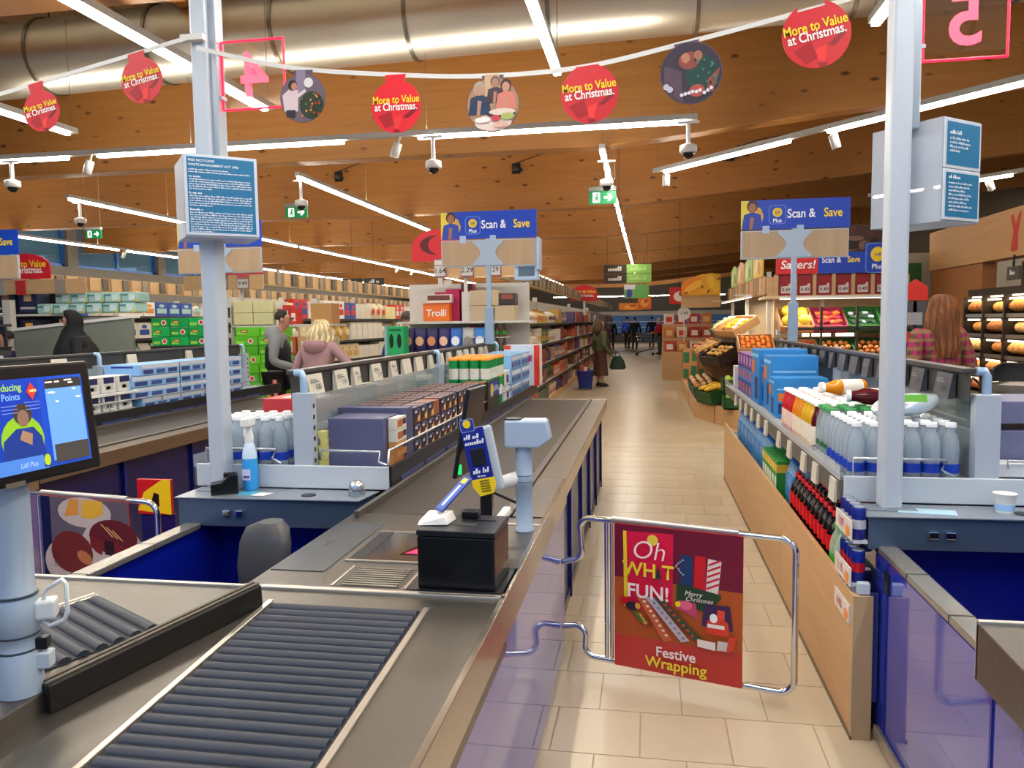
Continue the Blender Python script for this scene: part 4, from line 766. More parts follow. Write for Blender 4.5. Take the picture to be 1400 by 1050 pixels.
# blue cartons at the far end of the right tray
def carton(name, label, cat, x0, y0, z0, x1, y1, z1, c, parts=(), bev=.003, group=None):
    t = thing(name, label, cat, ((x0 + x1) / 2, (y0 + y1) / 2, z0), 0, group); w, d, h = (x1 - x0) / 2, (y1 - y0) / 2, z1 - z0
    MB().box((-w, -d, 0), (w, d, h)).build('box', mat(c, .45, 0, .06), t, bev)
    for (face, a0, b0, a1, b1, col) in parts:  # a, b as fractions of the face
        F = {'f': frame((-w, -d, 0), XV, ZV), 'r': frame((w, -d, 0), (0, 1, 0), ZV), 'l': frame((-w, d, 0), (0, -1, 0), ZV), 't': frame((-w, -d, h), XV, (0, 1, 0))}[face]
        A = {'f': 2 * w, 'r': 2 * d, 'l': 2 * d, 't': 2 * w}[face]; B = 2 * d if face == 't' else h
        Print(F, .001).rect(a0 * A, b0 * B, a1 * A, b1 * B, mat(col, .45, 0, .1, scale=25)).build(t, 'print_patch')
    return t
BL = '#2f86cc'
for i, (x0, y0, z0, x1, y1, z1, l) in enumerate([(.83, 5.35, .937, 1.17, 5.59, 1.20, 'lower sky blue case at the front'), (.86, 5.70, .937, 1.18, 6.05, 1.33, 'tall sky blue case in the middle'), (.83, 6.08, .937, 1.18, 6.5, 1.36, 'tallest sky blue case behind the middle one')]):
    carton('snack_case', l + ' of the right drinks tray', 'case', x0, y0, z0, x1, y1, z1, BL, [('f', .08, .42, .55, .62, '#e07a28'), ('f', .08, .1, .55, .36, '#23336e'), ('f', .6, .3, .95, .5, '#a9d0ee'), ('l', .1, .55, .45, .8, '#e07a28'), ('l', .5, .1, .9, .5, '#23336e'), ('f', .05, .7, .95, .74, '#7fc0ee'), ('l', .05, .86, .95, .92, '#8cc8f0'), ('t', .1, .1, .9, .16, '#5aa6e0')])
for j in range(5):
    for k in range(3): carton('snack_box', f'blue and orange snack box, {nth(j)} from the near end, {["bottom", "middle", "top"][k]} layer, right tray', 'box', .84, 6.55 + j * .2, .937 + k * .12, 1.15, 6.73 + j * .2, 1.052 + k * .12, ['#2a4fa8', '#3a7cc8', '#7a3a8c'][k], [('l', .1, .2, .6, .8, ['#e06a30', '#d85a48', '#c8a0d0'][k]), ('f', .1, .2, .6, .8, '#e6a050')], 0, 'snack boxes at the far end of the right tray')
carton('tote_card', 'white card tray between snack boxes at the far end of the right tray', 'tray', .82, 7.6, .937, 1.0, 7.75, 1.15, '#d4d6da')
# grey cases on the right half of the right shelf
for k, (z0, z1) in enumerate(((.965, 1.13), (1.16, 1.25))): carton('coffee_case', ['large lavender grey case right of the right upright', 'upper lavender grey case right of the right upright'][k], 'case', 1.365, 3.42, z0, 1.70, 3.75, z1, '#6e7191')
carton('shelf_tray', 'white shelf tray with a crease, right of the right upright', 'tray', 1.34, 3.30, .962, 1.71, 3.40, 1.015, '#d9dcdf')
# ---- coffee boxes on the left shelf
COF = '#1f2032'
pc = thing('coffee_box', 'x x x x', 'box', (0, 0, -20)); MB().box((-.055, -.062, 0), (.055, .062, .078)).build('box', mat(COF, .45, 0, .08), pc, .002)
F = frame((.055, -.062, 0), (0, 1, 0), ZV)
P = Print(F, .0008); P.poly([(.006, .002), (.118, .002), (.118, .066), (.095, .04), (.06, .02)], mat('#d07a30', .4, 0, .1)); P.poly([(.0, .0), (.06, .002), (.085, .03), (.05, .014)], mat('#5d2c14', .4)); P.ell(.085, .022, .02, .015, mat('#efc080', .4), 10); P.rect(.02, .05, .06, .062, mat('#cfd4e6', .4)); P.rect(.022, .066, .1, .07, mat('#7a8cc8', .4)); P.build(pc, 'box_print')
F = frame((-.055, -.062, .078), XV, (0, 1, 0)); P = Print(F, .0008)
for k in range(4): P.rect(.008 + k * .026, .02, .024 + k * .026, .10, mat('#8a8fae' if k % 2 else '#c07a40', .4))
P.build(pc, 'lid_print')
sp = []
for j in range(12):
    for k in range(3):
        if (j, k) in ((3, 2),): continue
        sp.append((-1.20, 3.75 + j * .128 + (.03 if j > 6 else 0), .937 + k * .08, 0, (nth(j), ['bottom', 'middle', 'top'][k])))
list(place(pc, sp, 'black and orange coffee box, {} along the belt side stack, {} layer', 'coffee boxes beside the belt'))
sp = []
for j in range(12):
    for i in range(2): sp.append((-1.32 - i * .115, 3.75 + j * .128 + (.03 if j > 6 else 0), .937 + 2 * .08, 0, (nth(j), ['inner', 'innermost'][i])))
list(place(pc, sp, 'black and orange coffee box, {} along the top of the {} column', 'coffee boxes on top of the stack'))
kill(pc)
carton('display_case', 'brown card liner filling the gap in the coffee box stack', 'card', -1.255, 4.075, .937 + .16, -1.15, 4.19, .937 + .235, '#9a5a38', bev=0)
carton('display_case', 'slate grey case under the top rows of coffee boxes beside the shelf spine', 'case', -1.50, 3.68, .937, -1.262, 5.25, 1.09, '#4c4e68', bev=0)
t = carton('coffee_case', 'large slate grey cardboard case at the near end of the coffee boxes', 'case', -1.455, 3.36, .937, -1.19, 3.58, 1.165, '#57597a'); 
t = carton('coffee_case', 'second slate grey case half hidden behind the first at the coffee end', 'case', -1.50, 3.585, .937, -1.145, 3.68, 1.19, '#4f5170')
for k in range(4):
    carton('coffee_sachet_box', f'white and orange box tucked beside the grey case, {nth(k)} up', 'box', -1.185, 3.42, .937 + k * .056, -1.145, 3.57, .991 + k * .056, '#d8d2c6' if k > 1 else '#c98846', [('r', .1, .2, .6, .8, '#b8642c'), ('r', .62, .3, .95, .8, '#2c2c44')], 0, 'narrow boxes beside the grey coffee case')
t = thing('yellow_card', 'zigzag yellow packing card standing left of the grey coffee case', 'packaging', (-1.475, 3.345, .937))
zz = MB()
for k in range(5): zz.hexa([(-.02 + .008 * (k % 2), 0, k * .034), (.02, 0, k * .034), (.02, .05, k * .034), (-.02 + .008 * (k % 2), .05, k * .034), (-.026 + .012 * (k % 2), 0, k * .034 + .033), (.022, 0, k * .034 + .033), (.022, .05, k * .034 + .033), (-.026 + .012 * (k % 2), .05, k * .034 + .033)])
zz.build('card', mat('#d9cf7c', .5), t)
carton('display_case', 'brown open display case behind the coffee boxes', 'case', -1.30, 5.36, .937, -1.15, 5.52, 1.17, '#7c5238')
t = thing('belt_sign', 'dark hanging sign with blue and yellow print over the coffee end', 'sign', (-1.128, 5.42, .97)); MB().box((-.004, 0, 0), (.004, .42, .2)).build('panel', mat('#2a2620', .5), t); F = frame((.004, 0, 0), (0, 1, 0), ZV); Print(F).rect(.06, .08, .40, .19, mat('#1f3a9c', .4)).ell(.14, .13, .05, .05, YEL).build(t); text('Lidl Plus', F, .06, mat('#dfe6ff', .4), t, (.29, .135), bold=.02, lift=.002)
# green crisp tubes
tb = thing('crisp_tube', 'x x x x', 'tube', (0, 0, -20)); MB().lathe((0, 0, 0), [(.037, 0), (.037, .23)], 14).build('tube', mat('#128a44', .4, 0, .08), tb); MB().lathe((0, 0, .23), [(.039, 0), (.039, .018), (.034, .02)], 14).build('lid', mat('#f0962a', .4, 0, .1), tb); MB().lathe((0, 0, 0), [(.0374, .09), (.0374, .17)], 14, None, False).build('label_band', mat('#dce4d0', .45, 0, .5, scale=18), tb)
carton('display_case', 'white card tray under the green tubes on the left shelf', 'case', -1.48, 5.55, .937, -1.16, 6.22, 1.085, '#bfc5cc')
sp = [(-1.18 - i * .08, 5.60 + j * .08, 1.087, j, (nth(j), ['belt', 'second', 'third', 'spine'][i])) for j in range(8) for i in range(4)]
list(place(tb, sp, 'green tube with orange lid, {} in the {} row of the left shelf', 'green tubes with orange lids'))
list(place(tb, [(-1.17, 6.02, .939, 0, ())], 'single green tube with orange lid standing low beside the white boxes', None)); kill(tb)
# light blue and white cartons towards the far end of the left shelf
for j in range(2):
    for k in range(3):
        carton('milk_carton_tray', f'light blue carton tray, {["nearer", "farther"][j]} stack, {["bottom", "middle", "top"][k]} layer on the left shelf', 'tray', -1.48, 6.55 + j * .55, .937 + k * .125, -1.15, 7.05 + j * .55, 1.057 + k * .125, '#7fb0dc', [('r', .03, .62, .97, .9, '#dfe6ee'), ('r', .05, .12, .3, .5, '#3a5a98'), ('r', .36, .12, .62, .5, '#4a6aa8'), ('r', .68, .12, .95, .5, '#3a5a98'), ('f', .1, .8, .75, .9, '#26408f')], .002, 'light blue trays at the far end of the left shelf')
for k in range(2): carton('white_carton', f'white carton standing before the light blue trays, {["lower", "upper"][k]}', 'carton', -1.46, 6.32, .937 + k * .13, -1.16, 6.52, 1.06 + k * .13, '#d8dade', [('f', .2, .2, .7, .7, '#c4c8d2'), ('r', .2, .2, .7, .7, '#2a3a80')])
t = carton('promotion_box', 'white and red promotion box at the end of the left shelf', 'display', -1.40, 7.55, .966, -1.05, 7.78, 1.365, '#cfd6e2', [('f', .86, 0, 1, 1, '#dd3a24'), ('f', .0, .9, .2, 1, '#dd3a24'), ('r', .0, 0, .16, 1, '#dd3a24'), ('r', .16, .08, .95, .38, '#e4d8cc'), ('r', .16, .48, .95, .9, '#e4d8cc'), ('f', .55, .6, .8, .75, '#c04a60')])
for k in range(6): carton('small_box', f'{["blue", "pale", "navy"][k % 3]} small box on the left half of the left shelf, {nth(k)} from the near end', 'box', -1.95, 4.2 + k * .5, .937, -1.62, 4.6 + k * .5, 1.12 + .03 * (k % 3), ['#3a7ac8', '#c9c2b4', '#2a3a78'][k % 3], [('f', .2, .3, .8, .7, '#d8a060')], 0, 'boxes on the left half of the left shelf')
for k in range(4): carton('magazine_pack', f'{["red white", "brown", "orange", "white"][k]} flat pack under the price cards, {nth(k)} from the near end', 'pack', -1.98, 3.75 + k * .42, 1.14, -1.62, 4.05 + k * .42, 1.215 + .02 * (k % 2), ['#c83a40', '#8a6a4a', '#c88a4a', '#cfc6b6'][k], [('t', .2, .2, .8, .8, '#e8e2da')], 0, 'flat packs under the price cards')
# next till's shelf (right half)
X0 = -LP
for j in range(3):
    for k in range(4):
        y0 = 5.6 + j * .52
        carton('blue_tray', f'light blue display tray, {nth(j)} from the near end, {["bottom", "second", "third", "top"][k]} layer, next till', 'tray', X0 - 1.48, y0 - (.12 if j == 0 and k in (1, 2) else 0), .937 + k * .09, X0 - 1.15, y0 + .53, 1.022 + k * .09, '#86b4e0', [('r', .02, .62, .98, .95, '#c9cfdc'), ('r', .06, .1, .3, .5, '#2f3f80'), ('r', .38, .1, .6, .5, '#38508f'), ('r', .68, .1, .92, .5, '#2f3f80'), ('f', .2, .7, .8, .85, '#20308c')], 0, 'light blue trays on the shelf of the next till')
for j in range(6):
    for k in range(2):
        carton('pouch_box', f'white box with navy flap, {nth(j)} from the near end, {["lower", "upper"][k]} tier of the next till', 'box', X0 - 1.36, 4.45 + j * .18, .965 + k * .14, X0 - 1.17, 4.60 + j * .18, 1.085 + k * .14, '#d4d4d0', [('r', .12, .58, .88, .96, '#20275a'), ('r', .2, .15, .8, .5, '#b9beb8'), ('r', .3, .2, .6, .4, '#4a6a50')], 0, 'white boxes on the shelf of the next till')
for k in range(2): carton('tier_shelf', f'white {["lower", "upper"][k]} display tier holding the white boxes of the next till', 'tray', X0 - 1.4, 4.4, .94 + k * .14, X0 - 1.14, 5.55, .96 + k * .14, '#d9dbd9')
tb = thing('green_jar', 'green jar with yellow lid at the near end of the next till, beside the monitor', 'jar', (X0 - 1.2, 4.33, .937)); MB().lathe((0, 0, 0), [(.05, 0), (.05, .12)], 14).build('jar', mat('#1f9a48', .35, 0, .2, scale=20), tb); MB().lathe((0, 0, .12), [(.053, 0), (.053, .025)], 14).build('lid', YEL, tb)
for k in range(5): carton('flat_pack', f'{["red", "orange", "red", "navy", "white"][k]} flat pack behind the cards of the next till, {nth(k)} from the near end', 'pack', X0 - 1.98, 4.0 + k * .42, 1.13, X0 - 1.64, 4.34 + k * .42, 1.27, ['#c8281e', '#d8742a', '#b82426', '#26306a', '#d6d2c8'][k], [('r', .2, .2, .8, .8, '#e2a070')], 0, 'flat packs of the next till')
for k in range(7): carton('chocolate_box', f'{["purple", "navy", "white", "violet", "blue", "red", "cream"][k]} box on the far left shelf, {nth(k)} from the near end', 'box', -2 * LP - 1.5, 4.5 + k * .42, .935, -2 * LP - 1.2, 4.85 + k * .42, 1.08 + .04 * (k % 3), ['#3a2a78', '#20285c', '#d0ccc4', '#4a2a6a', '#2a4a98', '#a8242c', '#cfc29c'][k], [('r', .2, .2, .8, .8, '#c8b890')], 0, 'boxes on the far left shelf')
carton('fruit_tray', 'pale green tray of pouches on the far left shelf before the hijab wearer', 'tray', -2 * LP - 1.52, 6.4, 1.22, -2 * LP - 1.15, 6.85, 1.30, '#a9c87a', [('r', .1, .2, .9, .8, '#cfd8b0')])
# ---------------------------------------------------------------- lane sign boards on poles
BOARD = wood('sign_board_oak', '#a68a68', '#bda07c', (10, 1, 1), .5, False, .5)
def fig(P, s=1., ox=0, oy=0, hair='#3a2416', top='#2440a0', skin='#b98262'):
    S = lambda c: mat(c, .45)
    P.ell(ox, oy + .155 * s, .036 * s, .042 * s, S(hair)); P.poly([(ox - .07 * s, oy), (ox + .07 * s, oy), (ox + .055 * s, oy + .10 * s), (ox, oy + .12 * s), (ox - .055 * s, oy + .10 * s)], S(top)); P.ell(ox, oy + .145 * s, .026 * s, .032 * s, S(skin)); P.poly([(ox - .02 * s, oy + .0), (ox, oy), (ox + .012 * s, oy + .08 * s), (ox - .012 * s, oy + .085 * s)], S(skin))
def lane_sign(dx, label, extra):
    t = thing('lane_sign', label, 'sign', (-1.53 + dx, 7.5, 1.38)); w = .47
    MB().box((-.022, -.02, .0), (.022, .02, 1.03)).build('pole', mat('#9fb2c4', .35, .1, .03), t, .003)
    MB().box((-.042, -.025, 0), (.042, .025, .36)).build('pole_sleeve', mat('#93a9bf', .35, .1, .03), t, .006)
    MB().box((-w, -.012, .76), (w, .012, 1.02)).build('board_frame', mat('#a9b2b8', .35, .2, .03), t, .003)
    for s in (-1, 1): MB().box((s * .035 if s > 0 else -w + .012, -.016, .772), (w - .012 if s > 0 else -.035, -.012, 1.008)).build('oak_panel', BOARD, t)
    h0, h1 = .77, 1.01; pts = [(-.15, h1), (-.15, h1 - .02)] + [(-.15 + .075 * math.sin(math.pi * k / 8), h1 - .02 - (h1 - h0 - .04) * k / 8) for k in range(1, 8)] + [(-.15, h0 + .02), (-.15, h0)]
    right = [(-x, z) for x, z in reversed(pts)]
    MB().prism([(x, -.024, z) for x, z in pts + right], (0, .008, 0)).build('bracket_plate', mat('#a4b4c2', .35, .15, .03), t)
    MB().box((-.47, -.004, 1.03), (.48, .004, 1.295)).build('sign_panel', LIDB, t); F = frame((-.47, -.004, 1.03), XV, ZV)
    P = Print(F); P.poly([(0, 0), (.2, 0), (.24, .10), (.2, .17), (.06, .262), (0, .262)], mat('#e3cf3c', .4, 0, .1)); P.poly([(.10, .04), (.22, .05), (.25, .09), (.2, .2), (.14, .18)], mat('#d8a43a', .4)); P.poly([(.13, 0), (.95, 0), (.95, .264), (.13, .264), (.17, .2), (.20, .12), (.18, .05)], LIDB); fig(P, 1.35, .10, 0, '#4a2a1a', '#2a46a8', '#a06a4a')
    P.rrect(.245, .045, .395, .215, .03, mat('#7fa0e8', .4)).rrect(.249, .049, .391, .211, .027, LIDB).ell(.32, .15, .042, .042, YEL).ell(.32, .15, .034, .034, mat('#d9b820', .4)); P.build(t)
    text('Plus', F, .05, mat('#eef2ff', .4), t, (.32, .075), bold=.02, lift=.006); text('Lidl', F, .026, mat('#1a2f9a', .4), t, (.32, .15), bold=.04, lift=.006)
    text('Scan &', F, .112, mat('#eef2ff', .4), t, (.405, .132), 'LEFT', bold=.028, lift=.006, sx=.80); text('Save', F, .112, YEL, t, (.722, .132), 'LEFT', bold=.028, lift=.006, sx=.80)
    for x in (-.25, .05): MB().box((x - .03, -.018, .99), (x + .03, .018, 1.06)).build('sign_clip', mat('#b8d0ea', .2, 0, .02, alpha=.8), t)
    if extra:
        MB().box((.475, -.01, .72), (.50, .20, 1.03)).build('side_plate', mat('#aec4da', .35, .1), t, .003); MB().box((.25, .03, .62), (.48, .18, .76)).build('lamp_box', mat('#b4cae0', .35), t, .01); MB().box((.29, .026, .66), (.45, .03, .75)).build('lamp_window', mat('#5b7080', .3), t)
    return t
lane_sign(0, 'blue scan and save lane sign on an oak board, left of the main aisle', True); lane_sign(LP, 'blue scan and save lane sign on an oak board beside the right post', False)
lane_sign(-LP, 'blue lane sign on an oak board hidden behind the left post', False); lane_sign(-2 * LP, 'blue lane sign cut by the left edge of the view', False)
# ---------------------------------------------------------------- paper bunting
BX = [(-2.93, 2.642), (-2.40, 2.74), (-1.93, 2.83)], [(-1.90, 2.785), (-1.493, 2.677), (-1.039, 2.616), (-.634, 2.584), (-.245, 2.593), (.155, 2.658), (.615, 2.746), (.887, 2.80)]
YB = 3.14
def smooth(p, n=6):
    out = []
    for i in range(len(p) - 1):
        a = p[max(i - 1, 0)]; b = p[i]; c = p[i + 1]; d = p[min(i + 2, len(p) - 1)]
        for k in range(n):
            t_ = k / n; out.append(tuple(.5 * (2 * b[j] + (c[j] - a[j]) * t_ + (2 * a[j] - 5 * b[j] + 4 * c[j] - d[j]) * t_ ** 2 + (3 * b[j] - a[j] - 3 * c[j] + d[j]) * t_ ** 3) for j in range(2)))
    return out + [p[-1]]
RIB = mat('#d8d6d0', .5, 0, .05)
ribs = []
for i, seg in enumerate(BX):
    s = smooth(([(-3.6, 2.53)] if i == 0 else []) + seg); b = MB()
    b.ring([[(x, YB - .002, z - .009), (x, YB + .002, z - .009), (x, YB + .002, z + .009), (x, YB - .002, z + .009)] for x, z in s], None, False)
    if i == 0: b.box((-1.975, YB, 2.82), (-1.87, YB + .03, 2.845))
    else: b.box((.86, YB, 2.79), (.99, YB + .03, 2.815))
    tag(b.build('bunting_ribbon', RIB), ['white bunting ribbon running left from the left post', 'long white bunting ribbon sagging between the two posts'][i], 'ribbon')
DR = mat('#cc1a24', .4, 0, .06); DR2 = mat('#e0202a', .4, 0, .08); DK = mat('#8a0d14', .4)
def disc(x, z, ztop, r, rot, kind, label, red=DR):
    t = thing('bunting_disc', label, 'bunting', (x, YB - .006, z)); t.rotation_euler = (0, rot, 0)
    b = MB(); P = []
    a0 = math.radians(68)
    for k in range(31):
        a = math.pi / 2 + math.radians(22) + (2 * math.pi - math.radians(44)) * k / 30; P.append((r * math.cos(a), 0, r * math.sin(a)))
    hw = r * math.sin(math.radians(22)); P += [(hw * 1.1, 0, ztop - z), (-hw * 1.1, 0, ztop - z)]
    b.prism([(p[0], -.0015, p[2]) for p in P], (0, .003, 0)); b.build('card', red if kind == 'text' else mat('#5a4a58', .5, 0, .2), t)
    F = frame((0, -.0015, 0), XV, ZV); S = lambda c: mat(c, .5)
    P = Print(F)
    if kind == 'text':
        P.poly([(-r * .75, -r * .35), (-r * .2, -r * .15), (-r * .1, -r * .7), (-r * .45, -r * .80)], S('#a60f18')); P.poly([(-r * .1, -r * .45), (r * .25, -r * .35), (r * .1, -r * .85), (-r * .1, -r * .8)], S('#e8342e')); P.poly([(r * .25, -r * .4), (r * .85, -r * .02), (r * .8, -r * .2), (r * .45, -r * .45)], DK); P.poly([(-r * .12, -r * .85), (r * .15, -r * .9), (r * .1, -r * .98), (-r * .08, -r * .97)], DK)
        P.build(t); text('More to Value', F, r * .40, mat('#f0d820', .5), t, (0, r * .25), bold=.03, lift=.003, sx=.80); text('at Christmas.', F, r * .40, mat('#f0eee8', .5), t, (0, -r * .02), bold=.03, lift=.003, sx=.80)
    elif kind == 'tree':
        P.ell(0, 0, r * .98, r * .98, S('#6b5a66')); P.rect(-r * .3, r * .2, r * .1, r * 1.1, S('#8a7a90')); P.poly([(-r * .8, -r * .55), (-r * .2, -r * .55), (-r * .2, r * .3), (-r * .6, r * .35), (-r * .9, r * .1)], S('#d6c2c4')); P.poly([(-r * .3, r * .1), (r * .1, r * .35), (r * .15, r * .25), (-r * .25, -r * .05)], S('#d8c4c0')); P.ell(-r * .45, r * .5, r * .2, r * .22, S('#2a1a18')); P.ell(-r * .38, r * .45, r * .13, r * .16, S('#b98068'))
        P.ell(r * .4, -r * .3, r * .52, r * .55, S('#27361f')); P.ell(r * .25, r * .6, r * .2, r * .2, S('#d9d4d2')); P.rect(-r * .7, -r * .8, -r * .3, -r * .5, S('#26222c'))
        rnd = random.Random(3)
        for k in range(22): P.ell(r * (.4 + .45 * rnd.uniform(-1, 1)), r * (-.3 + .45 * rnd.uniform(-1, 1)), r * .05, r * .05, S(rnd.choice(['#3f5a2a', '#b0301c', '#50682f', '#c8802c', '#1c2818'])), 8)
        P.build(t)
    elif kind == 'table':
        P.ell(0, 0, r * .98, r * .98, S('#a8805e')); P.rect(-r * .3, r * .0, r * .25, r * 1.1, S('#caa780')); P.ell(0, -r * .65, r * .7, r * .3, S('#e6cfc0')); fig(P, r * 6.2, -r * .5, -r * .35, '#a89a90', '#1f3350', '#b58a70'); fig(P, r * 5, r * .1, r * .05, '#6a5a50', '#3a2a34', '#a87a60'); fig(P, r * 5.6, r * .5, -r * .2, '#3a1f18', '#d07a6a', '#c08a70')
        P.ell(r * .3, -r * .35, r * .55, r * .14, S('#3a2c30')); P.ell(r * .35, -r * .28, r * .5, r * .12, S('#dcc8b8')); P.ell(r * .1, -r * .5, r * .16, r * .12, S('#c83a48')); P.ell(r * .55, -r * .45, r * .25, r * .13, S('#a8b060')); P.ell(-r * .4, -r * .55, r * .3, r * .1, S('#f0e4dc')); P.ell(r * .3, -r * .75, r * .3, r * .1, S('#d8a894')); P.build(t)
    else:
        P.ell(0, 0, r * .98, r * .98, S('#382c38')); P.poly([(-r * .95, -r * .4), (-r * .4, -r * .9), (-r * .3, r * .1), (-r * .8, r * .4)], S('#55404e')); P.ell(r * .35, -r * .1, r * .55, r * .6, S('#1d4038')); P.ell(0, r * .4, r * .35, r * .28, S('#8a4438')); P.ell(-r * .1, r * .5, r * .14, r * .16, S('#b0785e')); P.ell(r * .3, r * .5, r * .14, r * .16, S('#a06850')); P.poly([(r * .5, -r * .3), (r * .95, r * .0), (r * .6, -r * .75), (r * .4, -r * .7)], S('#8a4a3c')); P.ell(r * .1, -r * .6, r * .25, r * .2, S('#a84a40'))
        rnd = random.Random(5)
        for k in range(9): P.ell(r * (-.4 + .12 * k), r * (-.72 + .12 * rnd.random()), r * .06, r * .06, S('#d8d4dc'), 8)
        for k in range(2): P.ell(-r * (.85 - .1 * k), -r * (.3 + .1 * k), r * .1, r * .1, S('#b9b4c0'))
        for k in range(14): P.ell(r * (.35 + .4 * rnd.uniform(-1, 1)), r * (-.05 + .45 * rnd.uniform(-1, 1)), r * .04, r * .05, S(rnd.choice(['#3a6a5a', '#4a7a6a', '#16302a'])), 8)
        P.build(t)
for a in [(-2.66, 2.565, 2.69, .090, -.2, 'text', 'red bunting disc with value text, leftmost'), (-2.16, 2.665, 2.785, .098, -.2, 'text', 'red bunting disc with value text, beside the left post'),
          (-1.42, 2.545, 2.658, .101, .05, 'tree', 'bunting disc showing a child decorating a green tree'), (-1.015, 2.485, 2.613, .106, .0, 'text', 'bright red bunting disc with value text hanging straight, left of the family table', DR2), (-.61, 2.468, 2.583, .108, .0, 'table', 'bunting disc showing people around a laid table'),
          (-.224, 2.487, 2.595, .113, -.08, 'text', 'red bunting disc with value text under the bright light tube'), (.165, 2.54, 2.658, .117, -.15, 'dark', 'dark bunting disc showing people beside a green tree'), (.62, 2.65, 2.745, .123, -.2, 'text', 'red bunting disc with value text, rightmost and nearest the right post')]: disc(*a)
# ================================================================ gondolas, shelves and goods at the back
GON = mat('#c9c6bc', .45, 0, .04); SHELFD = mat('#2c2b2a', .5); HEADW = wood('header_oak', '#b08c5e', '#c5a276', (1, 1, 8), .5, False, .6); CREAM = mat('#d9d0b0', .5, 0, .05)
rg = random.Random(11)
def goods(name, label, cat, group, kind, w, d, h, c1, c2):
    """one prototype of a packaged good; front faces +x"""
    t = thing(name, label, cat, (0, 0, -20), 0, group); a = mat(c1, .4, 0, .1, scale=12); b_ = mat(c2, .4, 0, .1, scale=20)
    if kind == 'box':
        MB().box((-d, -w / 2, 0), (0, w / 2, h)).build('box', a, t); Print(frame((0, -w / 2, 0), (0, 1, 0), ZV), .002).rect(w * .12, h * .2, w * .88, h * .55, b_).ell(w * .5, h * .74, w * .22, h * .12, b_, 10).build(t)
    elif kind == 'bag':
        MB().ring([[(-d / 2 + d * .5 * s * math.cos(q), w / 2 * s2 * math.sin(q), z) for q in [2 * math.pi * k / 8 for k in range(8)]] for z, s, s2 in ((0, .6, .9), (h * .2, 1, .95), (h * .7, .9, .9), (h * .92, .2, .95), (h, .08, 1))], a, True).build('bag', None, t); Print(frame((0, -w / 2, 0), (0, 1, 0), ZV), .004).ell(w * .5, h * .45, w * .3, h * .2, b_, 12).build(t)
    elif kind == 'jar':
        MB().lathe((-d / 2, 0, 0), [(w * .42, 0), (w * .46, h * .1), (w * .46, h * .75), (w * .36, h * .85)], 10).build('jar', a, t); MB().lathe((-d / 2, 0, h * .85), [(w * .38, 0), (w * .38, h * .15)], 10).build('lid', b_, t)
    else:
        MB().lathe((-d / 2, 0, 0), [(w * .42, 0), (w * .45, h * .5), (w * .4, h * .62), (w * .15, h * .8), (w * .15, h * .94)], 10).build('bottle', a, t); MB().lathe((-d / 2, 0, h * .93), [(w * .18, 0), (w * .18, h * .07)], 8).build('cap', b_, t); MB().lathe((-d / 2, 0, 0), [(w * .455, h * .2), (w * .455, h * .45)], 10, None, False).build('label_band', b_, t)
    return t
def gondola(x0, x1, y0, y1, levels, hz, label, cap=True):
    """double sided shelving along y; x1 is the face seen"""
    t = thing('shelving_gondola', label, 'shelving', ((x0 + x1) / 2, y0, 0)); w = (x1 - x0) / 2
    L_ = y1 - y0
    MB().box((-.04, 0, 0), (.04, L_, 2.05)).build('back_panel', GON, t)
    MB().box((-w, 0, 0), (w, L_, .10)).build('plinth', OAK, t)
    for z in levels:
        MB().box((-w, 0, z - .03), (w, L_, z)).build('shelf', GON, t); MB().box((w, 0, z - .045), (w + .012, L_, z)).build('price_rail', SHELFD, t)
    if cap: MB().box((-w, -.03, 0), (w, 0, 1.05)).build('end_panel', GON, t)
    for y in (0, L_ * .25, L_ * .5, L_ * .75): MB().box((-.05, y - .03, 0), (.05, y + .03, 2.15)).build('upright', GON, t)
    # oak header with hanging cards
    MB().box((w - .02, .0, hz), (w, L_, hz + .22)).build('header_board', HEADW, t); MB().box((w - .04, 0, hz - .02), (w + .03, L_, hz)).build('header_ledge', mat('#a4895f', .5), t)
    k = int(min(L_, 30) / .55)
    for i in range(k):
        y = .1 + i * .55; MB().box((w, y, hz + .01), (w + .035, y + .14, hz + .21)).build('header_card', mat(['#6f675a', '#8a8274', '#5c554b'][i % 3], .5), t); MB().box((w, y + .2, hz), (w + .05, y + .22, hz + .22)).build('header_fin', HEADW, t)
    return t
gA = gondola(-3.3, -1.88, 10, 42, (.45, .82, 1.18, 1.56), 2.18, 'long shelving gondola left of the main aisle, full of mixed goods')
gB = gondola(-7.3, -5.85, 11, 34, (.5, .9, 1.28, 1.70), 2.23, 'shelving gondola behind the two shoppers at the left post')
gC = gondola(-10.9, -9.5, 9.5, 34, (.5, .95, 1.38, 1.80), 2.24, 'shelving gondola by the left wall behind the hijab wearer')
pal = ['#b8433a', '#c9a04a', '#d8c9a8', '#35406e', '#7a2f3c', '#e0d8cc', '#c8683a', '#4a6a4a', '#8a5a3a', '#b89878', '#a8403a', '#5a4a78']
KN = [('box', 'cereal_box', 'box'), ('bag', 'snack_bag', 'bag'), ('jar', 'food_jar', 'jar'), ('bottle', 'sauce_bottle', 'bottle')]
CN = {'#b8433a': 'red', '#c9a04a': 'mustard', '#d8c9a8': 'beige', '#35406e': 'navy', '#7a2f3c': 'maroon', '#e0d8cc': 'white', '#c8683a': 'orange', '#4a6a4a': 'green', '#8a5a3a': 'brown', '#b89878': 'tan', '#a8403a': 'brick red', '#5a4a78': 'purple', '#c83228': 'red', '#2a4a9c': 'blue', '#d4cfc2': 'white', '#e8d8a0': 'cream', '#9fc8c0': 'mint', '#d88a2c': 'orange', '#22264a': 'navy', '#7fb8b4': 'teal'}
LEV = ['floor level', 'second shelf', 'middle shelf', 'upper shelf', 'top shelf']
